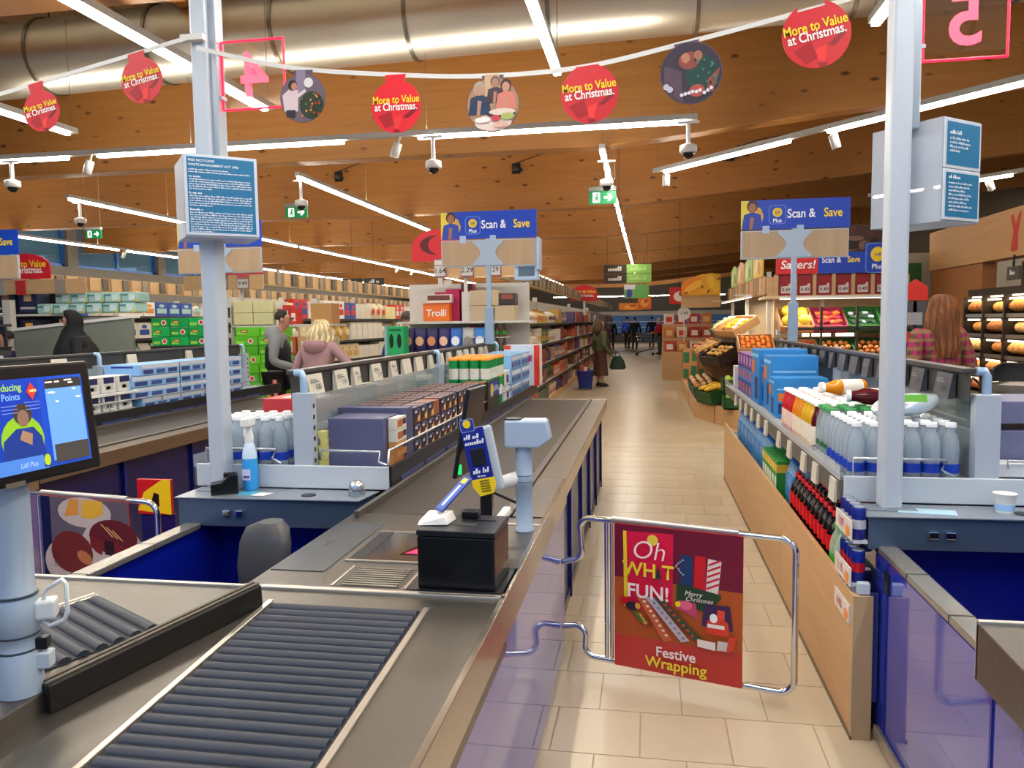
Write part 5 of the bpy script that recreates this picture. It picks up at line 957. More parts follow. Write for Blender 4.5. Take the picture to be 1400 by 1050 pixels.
def stock(x, y0, y1, levels, colours, where, wid=(.22, .3), tall=(.2, .3), seed=0, kinds=(0, 0, 1, 1, 2, 3)):
    r = random.Random(seed); protos = {}; made = 0
    for li, z in enumerate(levels):
        y = y0 + r.uniform(0, .1); n = 0; run = 0
        while y < y1:
            if run == 0:
                k = r.choice(kinds); c = r.choice(colours); c2 = r.choice(colours + ['#e0d8cc']); run = r.randint(2, 4); w = r.uniform(*wid); h = r.uniform(*tall)
                p = goods(KN[k][1], 'x x x x', KN[k][2], None, KN[k][0], w, .22, h, c, c2)
            o = dup(p, (x - .02, y + w / 2, z + .002), 0, f'{CN[c]} {KN[k][1].split("_")[1]}, {nth(n) if n < 39 else "farther"} along the {LEV[li]} of {where}', f'goods on the {LEV[li]} of {where}')
            y += w + .02; n += 1; run -= 1; made += 1
            if run == 0 or y >= y1: kill(p); run = 0
            if n > 38: break
    return made
gl = (.10, .45, .82, 1.18, 1.56)
stock(-1.88, 10.1, 18.5, gl, pal, 'the main aisle gondola', (.2, .3), (.22, .3), 1, (0, 0, 1, 3))
stock(-5.85, 11.6, 19.5, (.9, 1.28, 1.70), ['#c83228', '#2a4a9c', '#d4cfc2', '#e8d8a0', '#e0d8cc', '#d8c9a8', '#c9a04a'], 'the gondola behind the shoppers', (.26, .34), (.24, .36), 2, (0, 0, 0, 0, 1))
stock(-9.5, 11.2, 19, (.95, 1.38, 1.80), ['#9fc8c0', '#22264a', '#d4cfc2', '#d88a2c', '#7fb8b4', '#2a4a9c', '#e0d8cc', '#b8433a'], 'the left wall gondola', (.3, .4), (.24, .34), 3, (0, 0, 0, 1))
def far_stock(name, label, x, y0, y1, levels, colours, seed):
    b = MB(); r = random.Random(seed)
    for z in levels:
        y = y0
        while y < y1:
            w = r.uniform(.25, .5); h = r.uniform(.2, .31); b.box((x - .25, y, z + .002), (x - .02 - r.uniform(0, .04), y + w, z + h), mat(r.choice(colours), .45, 0, .15, scale=8)); y += w + .03
    tag(b.build(name), label, 'goods', None, 'stuff')
far_stock('far_goods', 'packed goods farther down the main aisle gondola, too small to tell apart', -1.88, 20.5, 41.8, gl, pal, 4)
far_stock('far_goods', 'packed goods farther down the gondola behind the shoppers', -5.85, 21, 33.8, (.9, 1.28, 1.70), pal, 5)
far_stock('far_goods', 'packed goods farther along the left wall gondola', -9.5, 20.5, 33.8, (.95, 1.38, 1.80), pal, 6)
# ---- end display of the main aisle gondola
t = thing('end_display', 'white end display with oak header and price cards behind the scan sign', 'display', (-2.25, 9.55, 0))
MB().box((-.85, -.05, 0), (.75, .40, .12)).build('plinth', OAK, t); MB().box((-.85, .38, 0), (.75, .42, 2.1)).build('back_panel', GON, t)
for z in (.75, 1.2, 1.585): MB().prism([(-.9, .38, z), (.85, .38, z), (.85, .0, z), (.5, -.12, z), (-.6, -.12, z), (-.9, .0, z)], (0, 0, .03)).build('shelf', GON, t)
MB().box((-.05, .0, 1.61), (.06, .06, 1.98)).build('divider', GON, t); MB().box((-.02, .01, 1.98), (.02, .05, 2.2)).build('divider_post', GON, t)
MB().box((-.40, .0, 2.16), (.76, .03, 2.38)).build('header_board', HEADW, t)
for i, s in enumerate(('1.64', '2.29', '.29')):
    x = -.39 + i * .35; MB().box((x, -.03, 2.16), (x + .15, 0, 2.40)).build('price_frame', mat('#8a4a52', .45), t); F = frame((x, -.03, 2.18), XV, ZV); Print(F).rect(.005, 0, .145, .13, mat('#bdbab6', .5)).rect(.005, .14, .145, .2, mat('#c9c4be', .5)).build(t); text(s, F, .085, mat('#26282c', .5), t, (.075, .065), bold=.01, lift=.002); MB().box((x + .17, -.02, 2.15), (x + .32, .0, 2.17)).build('header_lip', mat('#d8b890', .5), t)
def ecarton(name, label, cat, x0, x1, z0, z1, c, parts=(), y=9.5, dep=.3, group=None, s=.0):
    s = .32 if x1 < -2.45 else (.10 if z0 > 1.6 else .05)
    return carton(name, label, cat, x0 + s, y, z0, x1 + s, y + dep, z1, c, parts, .004, group)
E1 = ecarton('sweets_case', 'orange display case with white brand lettering on the end display', 'case', -3.10, -2.76, 1.617, 1.84, '#e8701c', [('f', 0, .88, 1, 1, '#c85a18')], 9.46, .25); text('Trolli', frame((-.17, -.126, 0), XV, ZV), .12, mat('#f6ece2', .4), E1, (.17, .10), bold=.04, shear=.1, lift=.003)
ecarton('sweets_tray', 'white tray of brown sweets on top of the orange case', 'tray', -3.06, -2.74, 1.845, 1.95, '#d8cfc4', [('f', .05, .3, .95, .9, '#6a3a2c'), ('f', .1, .1, .5, .3, '#e0d8d0')], 9.48, .2)
ecarton('magenta_case', 'magenta case behind the orange case on the end display', 'case', -2.84, -2.66, 1.617, 2.02, '#a8184c', [], 9.60, .2); ecarton('magenta_case', 'magenta case with a green corner beside the white divider post', 'case', -2.655, -2.50, 1.617, 2.09, '#9c1a48', [('f', .1, .85, .9, .95, '#2a5a3a')], 9.66, .18); ecarton('magenta_case', 'wide magenta case rising behind the sweets tray', 'case', -3.02, -2.845, 1.617, 1.99, '#b81c50', [], 9.74, .17)
for k, (a, b, z0, z1, l) in enumerate([(-2.28, -1.98, 1.617, 1.80, 'lower left'), (-1.97, -1.72, 1.617, 1.80, 'lower right'), (-2.28, -1.92, 1.805, 1.99, 'upper')]): ecarton('beige_case', f'plain beige cardboard case on the end display, {l} one', 'case', a, b, z0, z1, '#b7a384', [], 9.5, .3)
ecarton('dark_case', 'dark mixed case beside the upper beige case on the end display', 'case', -1.91, -1.72, 1.805, 1.95, '#3c2f30', [('f', .1, .5, .9, .9, '#8a4a3a')], 9.52, .25)
t = thing('tea_case', 'green case with two black leaf prints at the left end of the crisps', 'case', (-3.06, 9.15, 1.0)); MB().box((-.10, 0, .2), (.12, .2, .56)).build('box', mat('#27a862', .45, 0, .06), t, .004); Print(frame((-.10, 0, .2), XV, ZV)).ell(.06, .18, .028, .09, mat('#0c2418', .4)).ell(.16, .18, .028, .09, mat('#0c2418', .4)).rect(.03, .30, .19, .33, mat('#17693c', .4)).build(t); MB().box((-.13, .0, .2), (-.10, .2, .56)).build('side_flap', mat('#9fb0c4', .4), t); MB().box((-.12, 0, -1), (.12, .2, .2)).build('base', mat('#2a2a2c', .5), t)
for i, (c, c2, l) in enumerate([('#2c2458', '#d8a070', 'purple crisps bag with golden print'), ('#2f2760', '#e0b080', 'purple crisps bag with orange print'), ('#2a2255', '#d89060', 'dark violet crisps bag'), ('#302864', '#e8c0a0', 'purple crisps bag with pale print'), ('#2a66b8', '#e8ecf4', 'bright blue crisps bag with white print'), ('#b8b6b4', '#8a8884', 'grey silver crisps bag'), ('#2f7ac8', '#f0f4f8', 'sky blue crisps bag with white swoosh')]):
    p = goods('crisps_bag', l + ' on the end display', 'bag', None, 'bag', .18, .12, .30, c, c2); p.location = (-2.98 + i * .155, 9.43, 1.232); p.rotation_euler = (0, 0, -1.5708)
ecarton('red_tray', 'red tray behind the sky blue crisps bag on the end display', 'tray', -2.28, -2.02, 1.44, 1.56, '#b83028', [('f', .1, .3, .9, .7, '#e0c8c0')], 9.62, .2)
for j in range(2):
    for i in range(5): p = goods('beer_bottle', f'brown bottle with green band, {nth(i)} in the {["lower", "upper"][j]} row of the end display', 'bottle', 'green banded bottles', 'bottle', .075, .07, .17, '#5a3418', '#2a8a2c'); p.location = (-2.10 + i * .085, 9.50, 1.232 + j * .178); p.rotation_euler = (0, 0, -1.5708)
tag(MB().box((-2.15, 9.42, 1.404), (-1.68, 9.6, 1.41)).build('tier_board', GON), 'thin white board between the two rows of green banded bottles', 'board')
ecarton('orange_bag_tray', 'dark tray heaped with orange bags at the right end of the end display', 'tray', -1.98 + .2, -1.5, .95, 1.10, '#3c2a22', [], 9.02, .3)
for i in range(5): p = goods('orange_bag', f'orange bag, {nth(i)} in the dark tray of the end display', 'bag', None, 'bag', .1, .1, .17, '#e8521c', '#f0a060'); p.location = (-1.70 + i * .05, 9.17, 1.08); p.rotation_euler = (0, .3 * (i - 2), -1.5708)
tag(MB().box((-1.75, 9.02, 0), (-1.42, 9.32, .95)).build('pallet_base', CREAM), 'cream base under the dark tray of orange bags', 'base')
# ---- drinks cartons and cream boxes around the left post
def soda(x, y, z, w, c, lab, n, grp, mark):
    t = carton('soda_carton', lab, 'carton', x, y, z, x + w, y + .26, z + .125, c, [('f', .08, .2, .45, .5, '#8fd048'), ('f', .03, .05, .97, .10, '#ffffff' if mark == 9 else c)], .004, grp)
    F = frame((-w / 2, -.13, 0), XV, ZV); P = Print(F, .0016)
    if mark % 2 == 0: P.ell(w * .7, .062, .04, .036, mat('#e8e4d8', .4)).ell(w * .7, .062, .026, .026, mat('#c83228', .4))
    else: P.ell(w * .35, .07, .06, .022, mat('#5a2a1c', .4)).ell(w * .35, .07, .045, .014, mat('#d8b060', .4))
    P.build(t, 'emblem')
    return t
for k in range(8):
    for i in range(2):
        soda(-5.62 + i * .36 + (.03 if k % 3 == 1 else 0), 9.9, .55 + k * .128, .35, ['#58b51e', '#64c022', '#4ca81c'][k % 3], f'lime green drinks carton, {nth(k)} layer from below, {["left", "right"][i]} column by the man', k, 'lime green cartons by the man', k + i)
tag(MB().box((-5.65, 9.88, 0), (-4.82, 10.2, .548)).build('carton_pallet', mat('#3c4a2a', .5)), 'dark green pallet base under the lime green cartons', 'pallet')
for k in range(3):
    for i in range(3): soda(-6.73 + i * .28, 9.7, 1.33 + k * .128, .27, ['#159a48', '#1aa84e', '#128c40'][(k + i) % 3], f'emerald green drinks carton, {nth(k)} layer from below, {nth(i)} from the left', k, 'emerald cartons left of the post', k + i)
tag(MB().box((-6.75, 9.69, 0), (-5.85, 10.0, 1.328)).build('carton_stand', mat('#2a2c2e', .5)), 'dark stand under the emerald green cartons', 'stand')
t = thing('white_rack', 'white slotted rack holding cream boxes behind the left post', 'rack', (-5.99, 10.5, 0)); MB().box((-.06, 0, 0), (.0, .08, 2.0)).build('upright', GON, t); MB().box((.6, .3, 0), (.65, .38, 2.0)).build('upright', GON, t)
for z in (1.0, 1.6): MB().box((-.06, 0, z - .03), (.66, .4, z)).build('shelf', GON, t)
for k in range(4): MB().box((-.045, -.004, 1.05 + k * .22), (-.015, .0, 1.2 + k * .22)).build('slot', DARK, t)
for j in range(2):
    for i in range(2): carton('cream_box', f'plain cream box on the white rack, {["lower", "upper"][j]} {["left", "right"][i]} one', 'box', -5.94 + i * .31, 10.48, 1.605 + j * .175, -5.64 + i * .31, 10.8, 1.775 + j * .175, '#d6cd9c', [], .004, 'cream boxes on the white rack')
for i, (c, c2) in enumerate([('#d4cfc2', '#c83228'), ('#c83228', '#e8d8c0'), ('#c8342c', '#f0e0d8')]): carton('lantern_box', f'{["white", "red", "deep red"][i]} lantern box, {nth(i)} right of the cream boxes', 'box', -5.29 + i * .11, 10.5, 1.605, -5.19 + i * .11, 10.7, 1.93 - .05 * i, c, [('f', .2, .2, .8, .7, c2)])
carton('tan_box', 'tan cardboard box on the gondola end beside the lantern boxes', 'box', -4.80, 10.6, 1.605, -4.48, 10.9, 1.9, '#b98a50'); tag(MB().box((-5.31, 10.45, 1.57), (-4.4, 10.95, 1.603)).build('end_shelf', GON), 'white shelf plate under the lantern boxes and tan box', 'shelf'); tag(MB().box((-4.95, 10.95, 0), (-4.85, 11.05, 1.98)).build('shelf_upright', GON), 'white upright carrying the lantern box shelf', 'upright')
for i, (x, c) in enumerate([(-5.25, '#c86a4a'), (-4.97, '#d8a07a'), (-4.70, '#cfc0a4')]): carton('end_box', f'{["rust", "peach", "sand"][i]} box below the lantern boxes, left of the blonde shopper', 'box', x, 10.5, 1.15, x + .25, 10.8, 1.42, c, [('f', .2, .2, .8, .8, '#e4dccb')])
tag(MB().box((-5.31, 10.45, 1.117), (-4.4, 10.9, 1.148)).box((-4.95, 10.8, 0), (-4.85, 10.9, 1.12)).build('end_shelf', GON), 'lower white shelf plate under the peach box', 'shelf')
# light packets left of the hijab wearer and the partition there
t = thing('grey_partition', 'sloping grey green partition panel behind the hijab wearer', 'partition', (-8.45, 9.6, 0)); MB().prism([(-.35, 0, 0), (1.5, 0, 0), (1.5, 0, 1.72), (.9, 0, 1.74), (-.35, 0, 1.58)], (0, .05, 0)).build('panel', mat('#7d8478', .5, 0, .05), t); MB().box((-.5, -.02, 0), (-.38, .08, 2.0)).build('white_upright', GON, t); MB().prism([(-.37, -.02, 1.60), (-.37, -.02, 1.56), (1.5, -.02, 1.72), (1.5, -.02, 1.76)], (0, .2, 0)).build('top_ledge', WHITE, t)
for j in range(2):
    for i in range(6): carton('tissue_pack', f'mint green tissue pack, {nth(i)} from the left, {["lower", "upper"][j]} layer above the hijab wearer', 'pack', -8.55 + i * .26 + j * .3, 9.75, 1.80 + j * .145, -8.31 + i * .26 + j * .3, 10.05, 1.94 + j * .145, ['#9cc4bc', '#a8d0c8'][i % 2], [('f', .5, .2, .9, .8, '#cfe4e0'), ('f', .05, .6, .45, .8, '#5a8a8c'), ('f', .85, .0, 1, .3, '#d8c040')], .02, 'mint tissue packs') if not (j == 1 and i == 5) else None
for i, (c, c2) in enumerate([('#20244c', '#b8762c'), ('#1c2030', '#e0a040'), ('#262a44', '#8a6a4a'), ('#1a2248', '#c8a878')]): carton('dark_box', f'dark {["navy", "black", "slate", "ink blue"][i]} gift box on the far left rack, {nth(i)} one', 'box', -9.2 + (i % 2) * .36, 9.75, 1.40 + (i // 2) * .42, -8.9 + (i % 2) * .36, 10.0, 1.72 + (i // 2) * .42, c, [('f', .3, .5, .7, .85, c2), ('f', .1, .15, .9, .25, '#b8b4ac')])
t = thing('end_display', 'dark end rack at the far left with gift boxes and a price header', 'display', (-8.9, 9.7, 0)); MB().box((-.4, .4, 0), (.55, .44, 2.1)).build('back_panel', SHELFD, t)
for z in (.9, 1.38, 1.80): MB().box((-.4, 0, z - .03), (.55, .4, z)).build('shelf', GON, t)
MB().box((-.4, -.02, 2.08), (1.2, .0, 2.28)).build('header_board', HEADW, t)
for i, x in enumerate((-.2, .12, .75)): MB().box((x, -.05, 2.07), (x + .14, -.02, 2.27)).build('price_frame', mat(['#9a9690', '#b02a30', '#8a8274'][i], .45), t)
t = thing('price_header', 'oak price header on the gondola end behind the left post, reading 9.49', 'header', (-6.23, 10.9, 2.14)); MB().box((-.75, 0, 0), (.55, .03, .22)).build('board', HEADW, t)
for i, (x, s) in enumerate(((-.2, '1.29'), (.15, '9.49'))): MB().box((x, -.03, .0), (x + .18, 0, .26)).build('price_frame', mat('#7a6a68', .45), t); F = frame((x, -.03, .02), XV, ZV); Print(F).rect(.005, 0, .175, .13, mat('#bdbab6', .5)).rect(.005, .15, .175, .23, mat('#b84a4c', .5)).build(t); text(s, F, .085, mat('#26282c', .5), t, (.09, .065), bold=.01, lift=.002)
MB().box((-.1, .0, -.6), (-.05, .05, 0)).build('support', GON, t)
# ---- red value toppers, aisle screens and hanging aisle signs
def topper(c, w, h, label, rz=0, txt=True):
    t = thing('value_topper', label, 'sign', c, rz); P = [(-w / 2, 0), (w / 2, 0), (w / 2, h * .45)] + [(w / 2 * math.cos(a), h * .45 + h * .55 * math.sin(a)) for a in [math.pi * k / 12 for k in range(1, 12)]] + [(-w / 2, h * .45)]
    MB().prism([(x, 0, z) for x, z in P], (0, .02, 0)).build('board', DR, t); F = frame((0, 0, 0), XV, ZV)
    if txt: text('More to Value', F, w * .17, YEL, t, (0, h * .58), bold=.02, lift=.003, sx=.85); text('at Christmas.', F, w * .16, mat('#f0eee8', .5), t, (0, h * .34), bold=.02, lift=.003, sx=.85)
    else: Print(F).ell(-w * .05, h * .5, w * .3, h * .3, mat('#5c1418', .5)).ell(w * .1, h * .5, w * .3, h * .33, DR).build(t)
    MB().box((-.03, .02, -.4), (.03, .04, h * .3)).build('support', GON, t); return t
topper((-8.75, 9.8, 2.3), .82, .36, 'red arched value board at the far left above the gift boxes'); topper((-6.1, 11.0, 2.36), .75, .36, 'red arched value board half hidden by the blue notice box'); topper((-2.68, 9.93, 2.40), .75, .42, 'red arched board with a dark bauble left of the scan sign', 0, False); topper((-1.75, 22, 2.15), .75, .45, 'small red arched board far along the main aisle')
MB_ = MB()
for i in range(2):
    t = thing('aisle_screen', f'{["left", "right"][i]} of two dark hanging aisle name screens over the household aisle', 'sign', (-7.3 + i * .54, 18, 2.52)); MB().box((0, 0, 0), (.51, .04, .17)).build('case', SHELFD, t, .005); Print(frame((0, 0, 0), XV, ZV)).rect(.02, .02, .49, .15, mat('#3a3834', .4)).build(t); scrawl(frame((0, 0, 0), XV, ZV), .14, .08, .22, .09, WHITE, t, .003, .1, i); MB().cyl((.25, .02, .17), (.25, .02, 2.82), .004, 5).build('cable', DARK, t)
t = thing('aisle_sign', 'hanging aisle sign, dark left half and green right half, over the main aisle', 'sign', (-1.3, 24, 2.72)); GRN = mat('#8fc45a', .45, 0, .05)
for z in (0, .29): MB().box((0, 0, z), (.68, .05, z + .27)).build('dark_panel', mat('#3a2c22', .5), t); MB().box((.68, 0, z), (1.42, .05, z + .27)).build('green_panel', GRN, t); F = frame((0, 0, z), XV, ZV); scrawl(F, .12, .12, .44, .13, mat('#e0d6c8', .5), t, .003, .1, 5); scrawl(F, .78, .12, .5, .12, mat('#b8dc88', .5), t, .003, .1, 6)
for x in (.1, 1.3): MB().cyl((x, .02, .56), (x, .02, 2.72), .006, 5).build('cable', DARK, t)
t = thing('aisle_poster', 'small green and white poster hanging below the aisle sign', 'poster', (-.7, 24, 2.25)); MB().box((0, 0, 0), (.75, .02, .42)).build('board', mat('#6cb05a', .5, 0, .1), t); Print(frame((0, 0, 0), XV, ZV)).rect(0, .28, .33, .42, mat('#d8d4d8', .5)).rect(0, .0, .33, .28, mat('#7aa86a', .5)).ell(.16, .15, .09, .13, mat('#3a4a9c', .5)).build(t); MB().cyl((.3, .01, .42), (.3, .01, .49), .006, 5).cyl((.6, .01, .42), (.6, .01, .49), .006, 5).build('hook', DARK, t)
for k, (x, y, z, w, h, c, l) in enumerate([(-.35, 30, 2.0, .5, .5, '#d8641c', 'orange round fruit poster hanging far down the aisle'), (-1.1, 31, 1.98, .9, .28, '#d87a24', 'orange strip poster under the round one, far down the aisle'), (.55, 20, 1.98, .5, .42, '#c8201c', 'red poster beside the yellow fruit sign')]):
    t = thing('hanging_poster', l, 'poster', (x, y, z)); MB().box((0, 0, 0), (w, .02, h)).build('board', mat(c, .5, 0, .1), t); Print(frame((0, 0, 0), XV, ZV)).ell(w * .5, h * .45, w * .3, h * .3, mat('#e8a040' if k < 2 else '#e8dcd0', .5)).ell(w * .6, h * .6, w * .15, h * .15, mat('#b8401c', .5)).build(t); MB().cyl((w / 2, .01, h), (w / 2, .01, 5.42 + roof(x) - z), .006, 5).build('cable', DARK, t)
# ---- far chilled cabinets
LITB = mat('#31527c', .4, 0, .7, emit=.35, scale=5)
for i in range(6):
    t = thing('chiller_cabinet', f'lit blue chiller cabinet on the far back wall, {nth(i)} from the left', 'chiller', (-4.6 + i * 1.9, 55.6, 0), 0, 'chillers on the far wall'); MB().box((-.94, 0, 0), (.94, .8, .7)).build('base', mat('#3a3c40', .5), t); MB().box((-.94, .3, .7), (.94, .8, 1.9)).build('interior', LITB, t); MB().box((-.94, 0, 1.9), (.94, .8, 2.2)).build('canopy', mat('#b9b6ae', .5), t)
    for z in (1.05, 1.45): MB().box((-.92, .1, z), (.92, .5, z + .03)).build('shelf', WHITE, t)
# ================================================================ produce
GCR = mat('#1d4a1f', .5, 0, .08); DCR = mat('#2a1c14', .5, 0, .08); WCR = mat('#b98a58', .5, 0, .06)
t = thing('produce_stand', 'oak produce stand with an angled corner right of the main aisle', 'stand', (0, 0, 0))
MB().prism([(.756, 17.9, 0), (.756, 12.9, 0), (1.274, 11.44, 0), (3.9, 11.44, 0), (3.9, 13.2, 0), (2.2, 13.2, 0), (2.2, 17.9, 0)], (0, 0, .28)).build('plinth', OAK, t, .004)
for a, b in (((.752, 14.6), (.752, 14.62)), ((1.01, 12.17), (1.015, 12.155)), ((1.9, 11.436), (1.91, 11.436))): MB().box((a[0] - .004, a[1], 0), (b[0], b[1] + .01, .28)).build('panel_joint', mat('#7d5c36', .5), t)
MB().prism([(1.2, 17.2, .28), (1.2, 13.2, .28), (1.58, 12.2, .28), (3.9, 12.2, .28), (3.9, 13.1, .28), (2.2, 13.1, .28), (2.2, 17.2, .28)], (0, 0, .55)).build('middle_step', mat('#6b4c30', .5), t); MB().prism([(1.42, 17.2, .83), (1.42, 13.3, .83), (1.8, 12.6, .83), (3.9, 12.6, .83), (3.9, 13.1, .83), (2.2, 13.1, .83), (2.2, 17.2, .83)], (0, 0, .45)).build('upper_step', mat('#5a412b', .5), t)
MB().box((2.0, 13.0, 1.28), (3.95, 13.1, 2.0)).build('back_panel', mat('#b39a78', .5), t); MB().box((2.15, 13.1, 1.28), (2.2, 17.9, 2.0)).build('back_panel', mat('#b39a78', .5), t)
MB().box((.74, 17.6, 1.85), (1.58, 17.7, 2.12)).build('header_board', HEADW, t); MB().box((1.75, 12.3, 1.95), (1.8, 17.6, 2.23)).build('header_board', HEADW, t); MB().box((1.75, 12.0, 1.92), (3.7, 12.05, 2.2)).build('header_board', HEADW, t)
MB().box((1.7, 11.9, 1.88), (3.7, 12.58, 1.92)).build('header_ledge', mat('#c9b490', .5), t)
for y in (12.4, 15, 17.5): MB().box((1.8, y, .83), (1.86, y + .05, 2.3)).build('header_post', GON, t)
for x in (2.6, 3.6): MB().box((x, 12.5, 1.28), (x + .05, 12.55, 2.0)).build('header_post', GON, t)
for i in range(9): MB().box((1.72, 12.5 + i * .55, 1.96), (1.75, 12.66 + i * .55, 2.22)).build('header_card', mat(['#c9a684', '#8a8274', '#d2b08c'][i % 3], .5), t); MB().box((1.70, 12.75 + i * .55, 1.95), (1.76, 12.78 + i * .55, 2.23)).build('header_fin', HEADW, t)
for i in range(6):
    x = 1.90 + i * .265; MB().box((x, 11.95, 1.925), (x + .20, 12.0, 2.22)).build('red_price_panel', mat('#8c1016', .45), t); F = frame((x, 11.95, 1.925), XV, ZV); Print(F).poly([(.03, .03), (.17, .03), (.17, .17), (.14, .17), (.13, .14), (.03, .13)], mat('#c9bcb8', .5)).build(t); text('0.49', F, .07, mat('#4a3a3a', .5), t, (.10, .08), bold=.02, lift=.002); MB().box((x - .06, 11.93, 1.92), (x - .01, 12.0, 2.23)).build('oak_fin', HEADW, t)
t = thing('savers_banner', 'red savers and blue scan and save banner above the produce prices', 'banner', (1.85, 11.9, 2.23)); MB().box((0, 0, 0), (.62, .02, .26)).build('red_panel', mat('#cf1f22', .45), t); MB().box((.58, -.004, 0), (1.62, .022, .30)).build('blue_panel', LIDB, t); F = frame((0, -.005, 0), XV, ZV); text('Savers!', F, .17, mat('#f4ecec', .4), t, (.30, .13), bold=.02, shear=.15, lift=.006); text('Scan &', F, .12, mat('#eef2ff', .4), t, (.63, .19), 'LEFT', bold=.02, lift=.003, sx=.8); text('Save', F, .12, YEL, t, (.98, .19), 'LEFT', bold=.02, lift=.003, sx=.8)
P = Print(F, .002); P.rrect(1.22, -.01, 1.55, .42, .06, mat('#5a86d8', .4)).rrect(1.235, .005, 1.535, .405, .05, LIDB).ell(1.385, .255, .095, .105, YEL).build(t); text('Lidl', F, .06, mat('#1a2f9a', .4), t, (1.385, .255), bold=.03, lift=.006); text('Plus', F, .10, mat('#eef2ff', .4), t, (1.385, .08), bold=.02, lift=.006); MB().box((1.22, .0, .28), (1.55, .018, .42)).build('logo_tab', LIDB, t)
t = thing('meat_poster', 'dark brown food poster above the savers banner', 'poster', (2.6, 11.96, 2.5)); MB().box((0, 0, -.3), (1.0, .02, .42)).build('board', mat('#4a2c22', .5, 0, .3), t); rp = random.Random(4); P = Print(frame((0, 0, 0), XV, ZV))
for k in range(14): P.ell(rp.uniform(.1, .9), rp.uniform(.05, .36), rp.uniform(.05, .12), rp.uniform(.03, .08), mat(rp.choice(['#7a5a4c', '#b8a49a', '#5a2a1c', '#8a3a28', '#2c1a14']), .5), 10)
P.build(t); MB().box((.48, .02, -.5), (.52, .04, .2)).build('support', GON, t)
t = thing('fruit_sign', 'curved yellow fruit photograph sign on an oak header', 'sign', (.74, 17.55, 2.12)); t.scale = (.85, 1, .96); pts = [(0, 0), (.98, 0), (.98, .46), (.75, .50), (.45, .46), (.2, .38), (0, .27)]; MB().prism([(x, 0, z) for x, z in pts], (0, .03, 0)).build('board', mat('#e0a31c', .5, 0, .12, scale=3), t); P = Print(frame((0, 0, 0), XV, ZV)); P.poly([(0, 0), (.4, .1), (.5, .4), (.2, .38), (0, .26)], mat('#e8861c', .5, 0, .15)); P.ell(.3, .2, .25, .08, mat('#f0b83c', .5), a=.5); P.ell(.75, .3, .1, .16, mat('#ecc030', .5), a=.3); P.ell(.88, .2, .08, .15, mat('#e8b82c', .5), a=-.3)
for x, z in ((.52, .18), (.68, .08), (.12, .05), (.93, .36)): P.ell(x, z, .05, .02, mat('#6a3a14', .5), 8, .8)
P.build(t)
for i, (c, l) in enumerate([('#a8c86a', 'green leaf'), ('#d8a878', 'peach'), ('#9cc070', 'pale green'), ('#e0b83c', 'yellow fruit')]):
    t = thing('fruit_sign', f'{l} photograph panel on the produce header, {nth(i)} after the curved yellow sign', 'sign', (1.74, 17.0 - i * 1.15, 2.24)); MB().prism([(0, 0, 0), (0, -1.0, 0), (0, -1.0, .35), (0, -.5, .42), (0, 0, .33)], (.03, 0, 0)).build('board', mat(c, .5, 0, .15, scale=3), t); Print(frame((0, 0, 0), (0, -1, 0), ZV)).ell(.35, .18, .25, .1, mat('#e8d8a0', .5), a=.4).ell(.7, .15, .2, .1, mat('#c88a3c' if i % 2 else '#6a9a3a', .5), a=-.3).build(t)
def crate(loc, rz, w, d, h, cm, label, items=None, tilt=0.):
    t = thing('produce_crate', label, 'crate', loc, rz); t.rotation_euler = (tilt, 0, rz)
    MB().box((-w / 2, -d / 2, 0), (w / 2, d / 2, .02)).build('base', cm, t); MB().box((-w / 2, -d / 2, 0), (w / 2, -d / 2 + .015, h)).build('front_wall', cm, t); MB().box((-w / 2, d / 2 - .015, 0), (w / 2, d / 2, h * 1.15)).build('back_wall', cm, t)
    for s in (-1, 1): MB().box((s * w / 2 - .0075, -d / 2, 0), (s * w / 2 + .0075, d / 2, h * 1.08)).build('side_wall', cm, t)
    return t
def heap(t, name, label, cat, w, d, h, kind, cols, nx, ny, r, group, jit=.2):
    if kind == 'round' and r < .08: r = min(r, .48 * w / nx, .48 * d / ny)
    elif kind != 'round': r = min(r, .36 * w / nx, .45 * d / ny) if kind == 'pack' else r * .85
    if kind != 'round': w *= .8; d *= .78
    M = Matrix.LocRotScale(t.location, t.rotation_euler, None); n = 0; rr = random.Random(len(label) + nx * 7 + int(w * 100)); proto = {}
    for c in cols:
        b = MB()
        if kind == 'round': b.ball((0, 0, 0), (r, r, r * .92), None, 10, 7)
        elif kind == 'long': b.tube([(-r * 2.2, 0, 0), (-r * 1.2, r * .2, r * .1), (0, r * .3, r * .15), (r * 1.2, r * .2, r * .1), (r * 2.2, 0, 0)], [r * .3, r * .75, r * .8, r * .75, r * .2], 8)
        elif kind == 'pack': b.box((-r * 1.3, -r, -r * .35), (r * 1.3, r, r * .35))
        else: b.tube([(-r * 1.3, 0, 0), (-r * .5, r * .35, .0), (r * .4, -r * .2, r * .1), (r * 1.2, r * .2, 0)], [r * .45, r * .7, r * .6, r * .35], 7)
        proto[c] = b.mesh(name, mat(c, .4, 0, .15, scale=20))
    for j in range(ny):
        for i in range(nx):
            c = cols[(i + j) % len(cols)] if len(cols) > 1 else cols[0]
            p = Vector((-w / 2 + w * (i + .5) / nx + rr.uniform(-jit, jit) * r, -d / 2 + d * (j + .5) / ny + rr.uniform(-jit, jit) * r, h * .8 + r * .4 + (r * .35 if (i + j) % 2 else 0)))
            o = bpy.data.objects.new(name, proto[c]); COL.objects.link(o); o.matrix_world = M @ Matrix.Translation(p) @ Matrix.Rotation(rr.uniform(-.5, .5) + (1.2 if kind == 'long' else 0), 4, 'Z')
            tag(o, f'{label}, {nth(i)} from the left in the {nth(j)} row', cat, group); n += 1
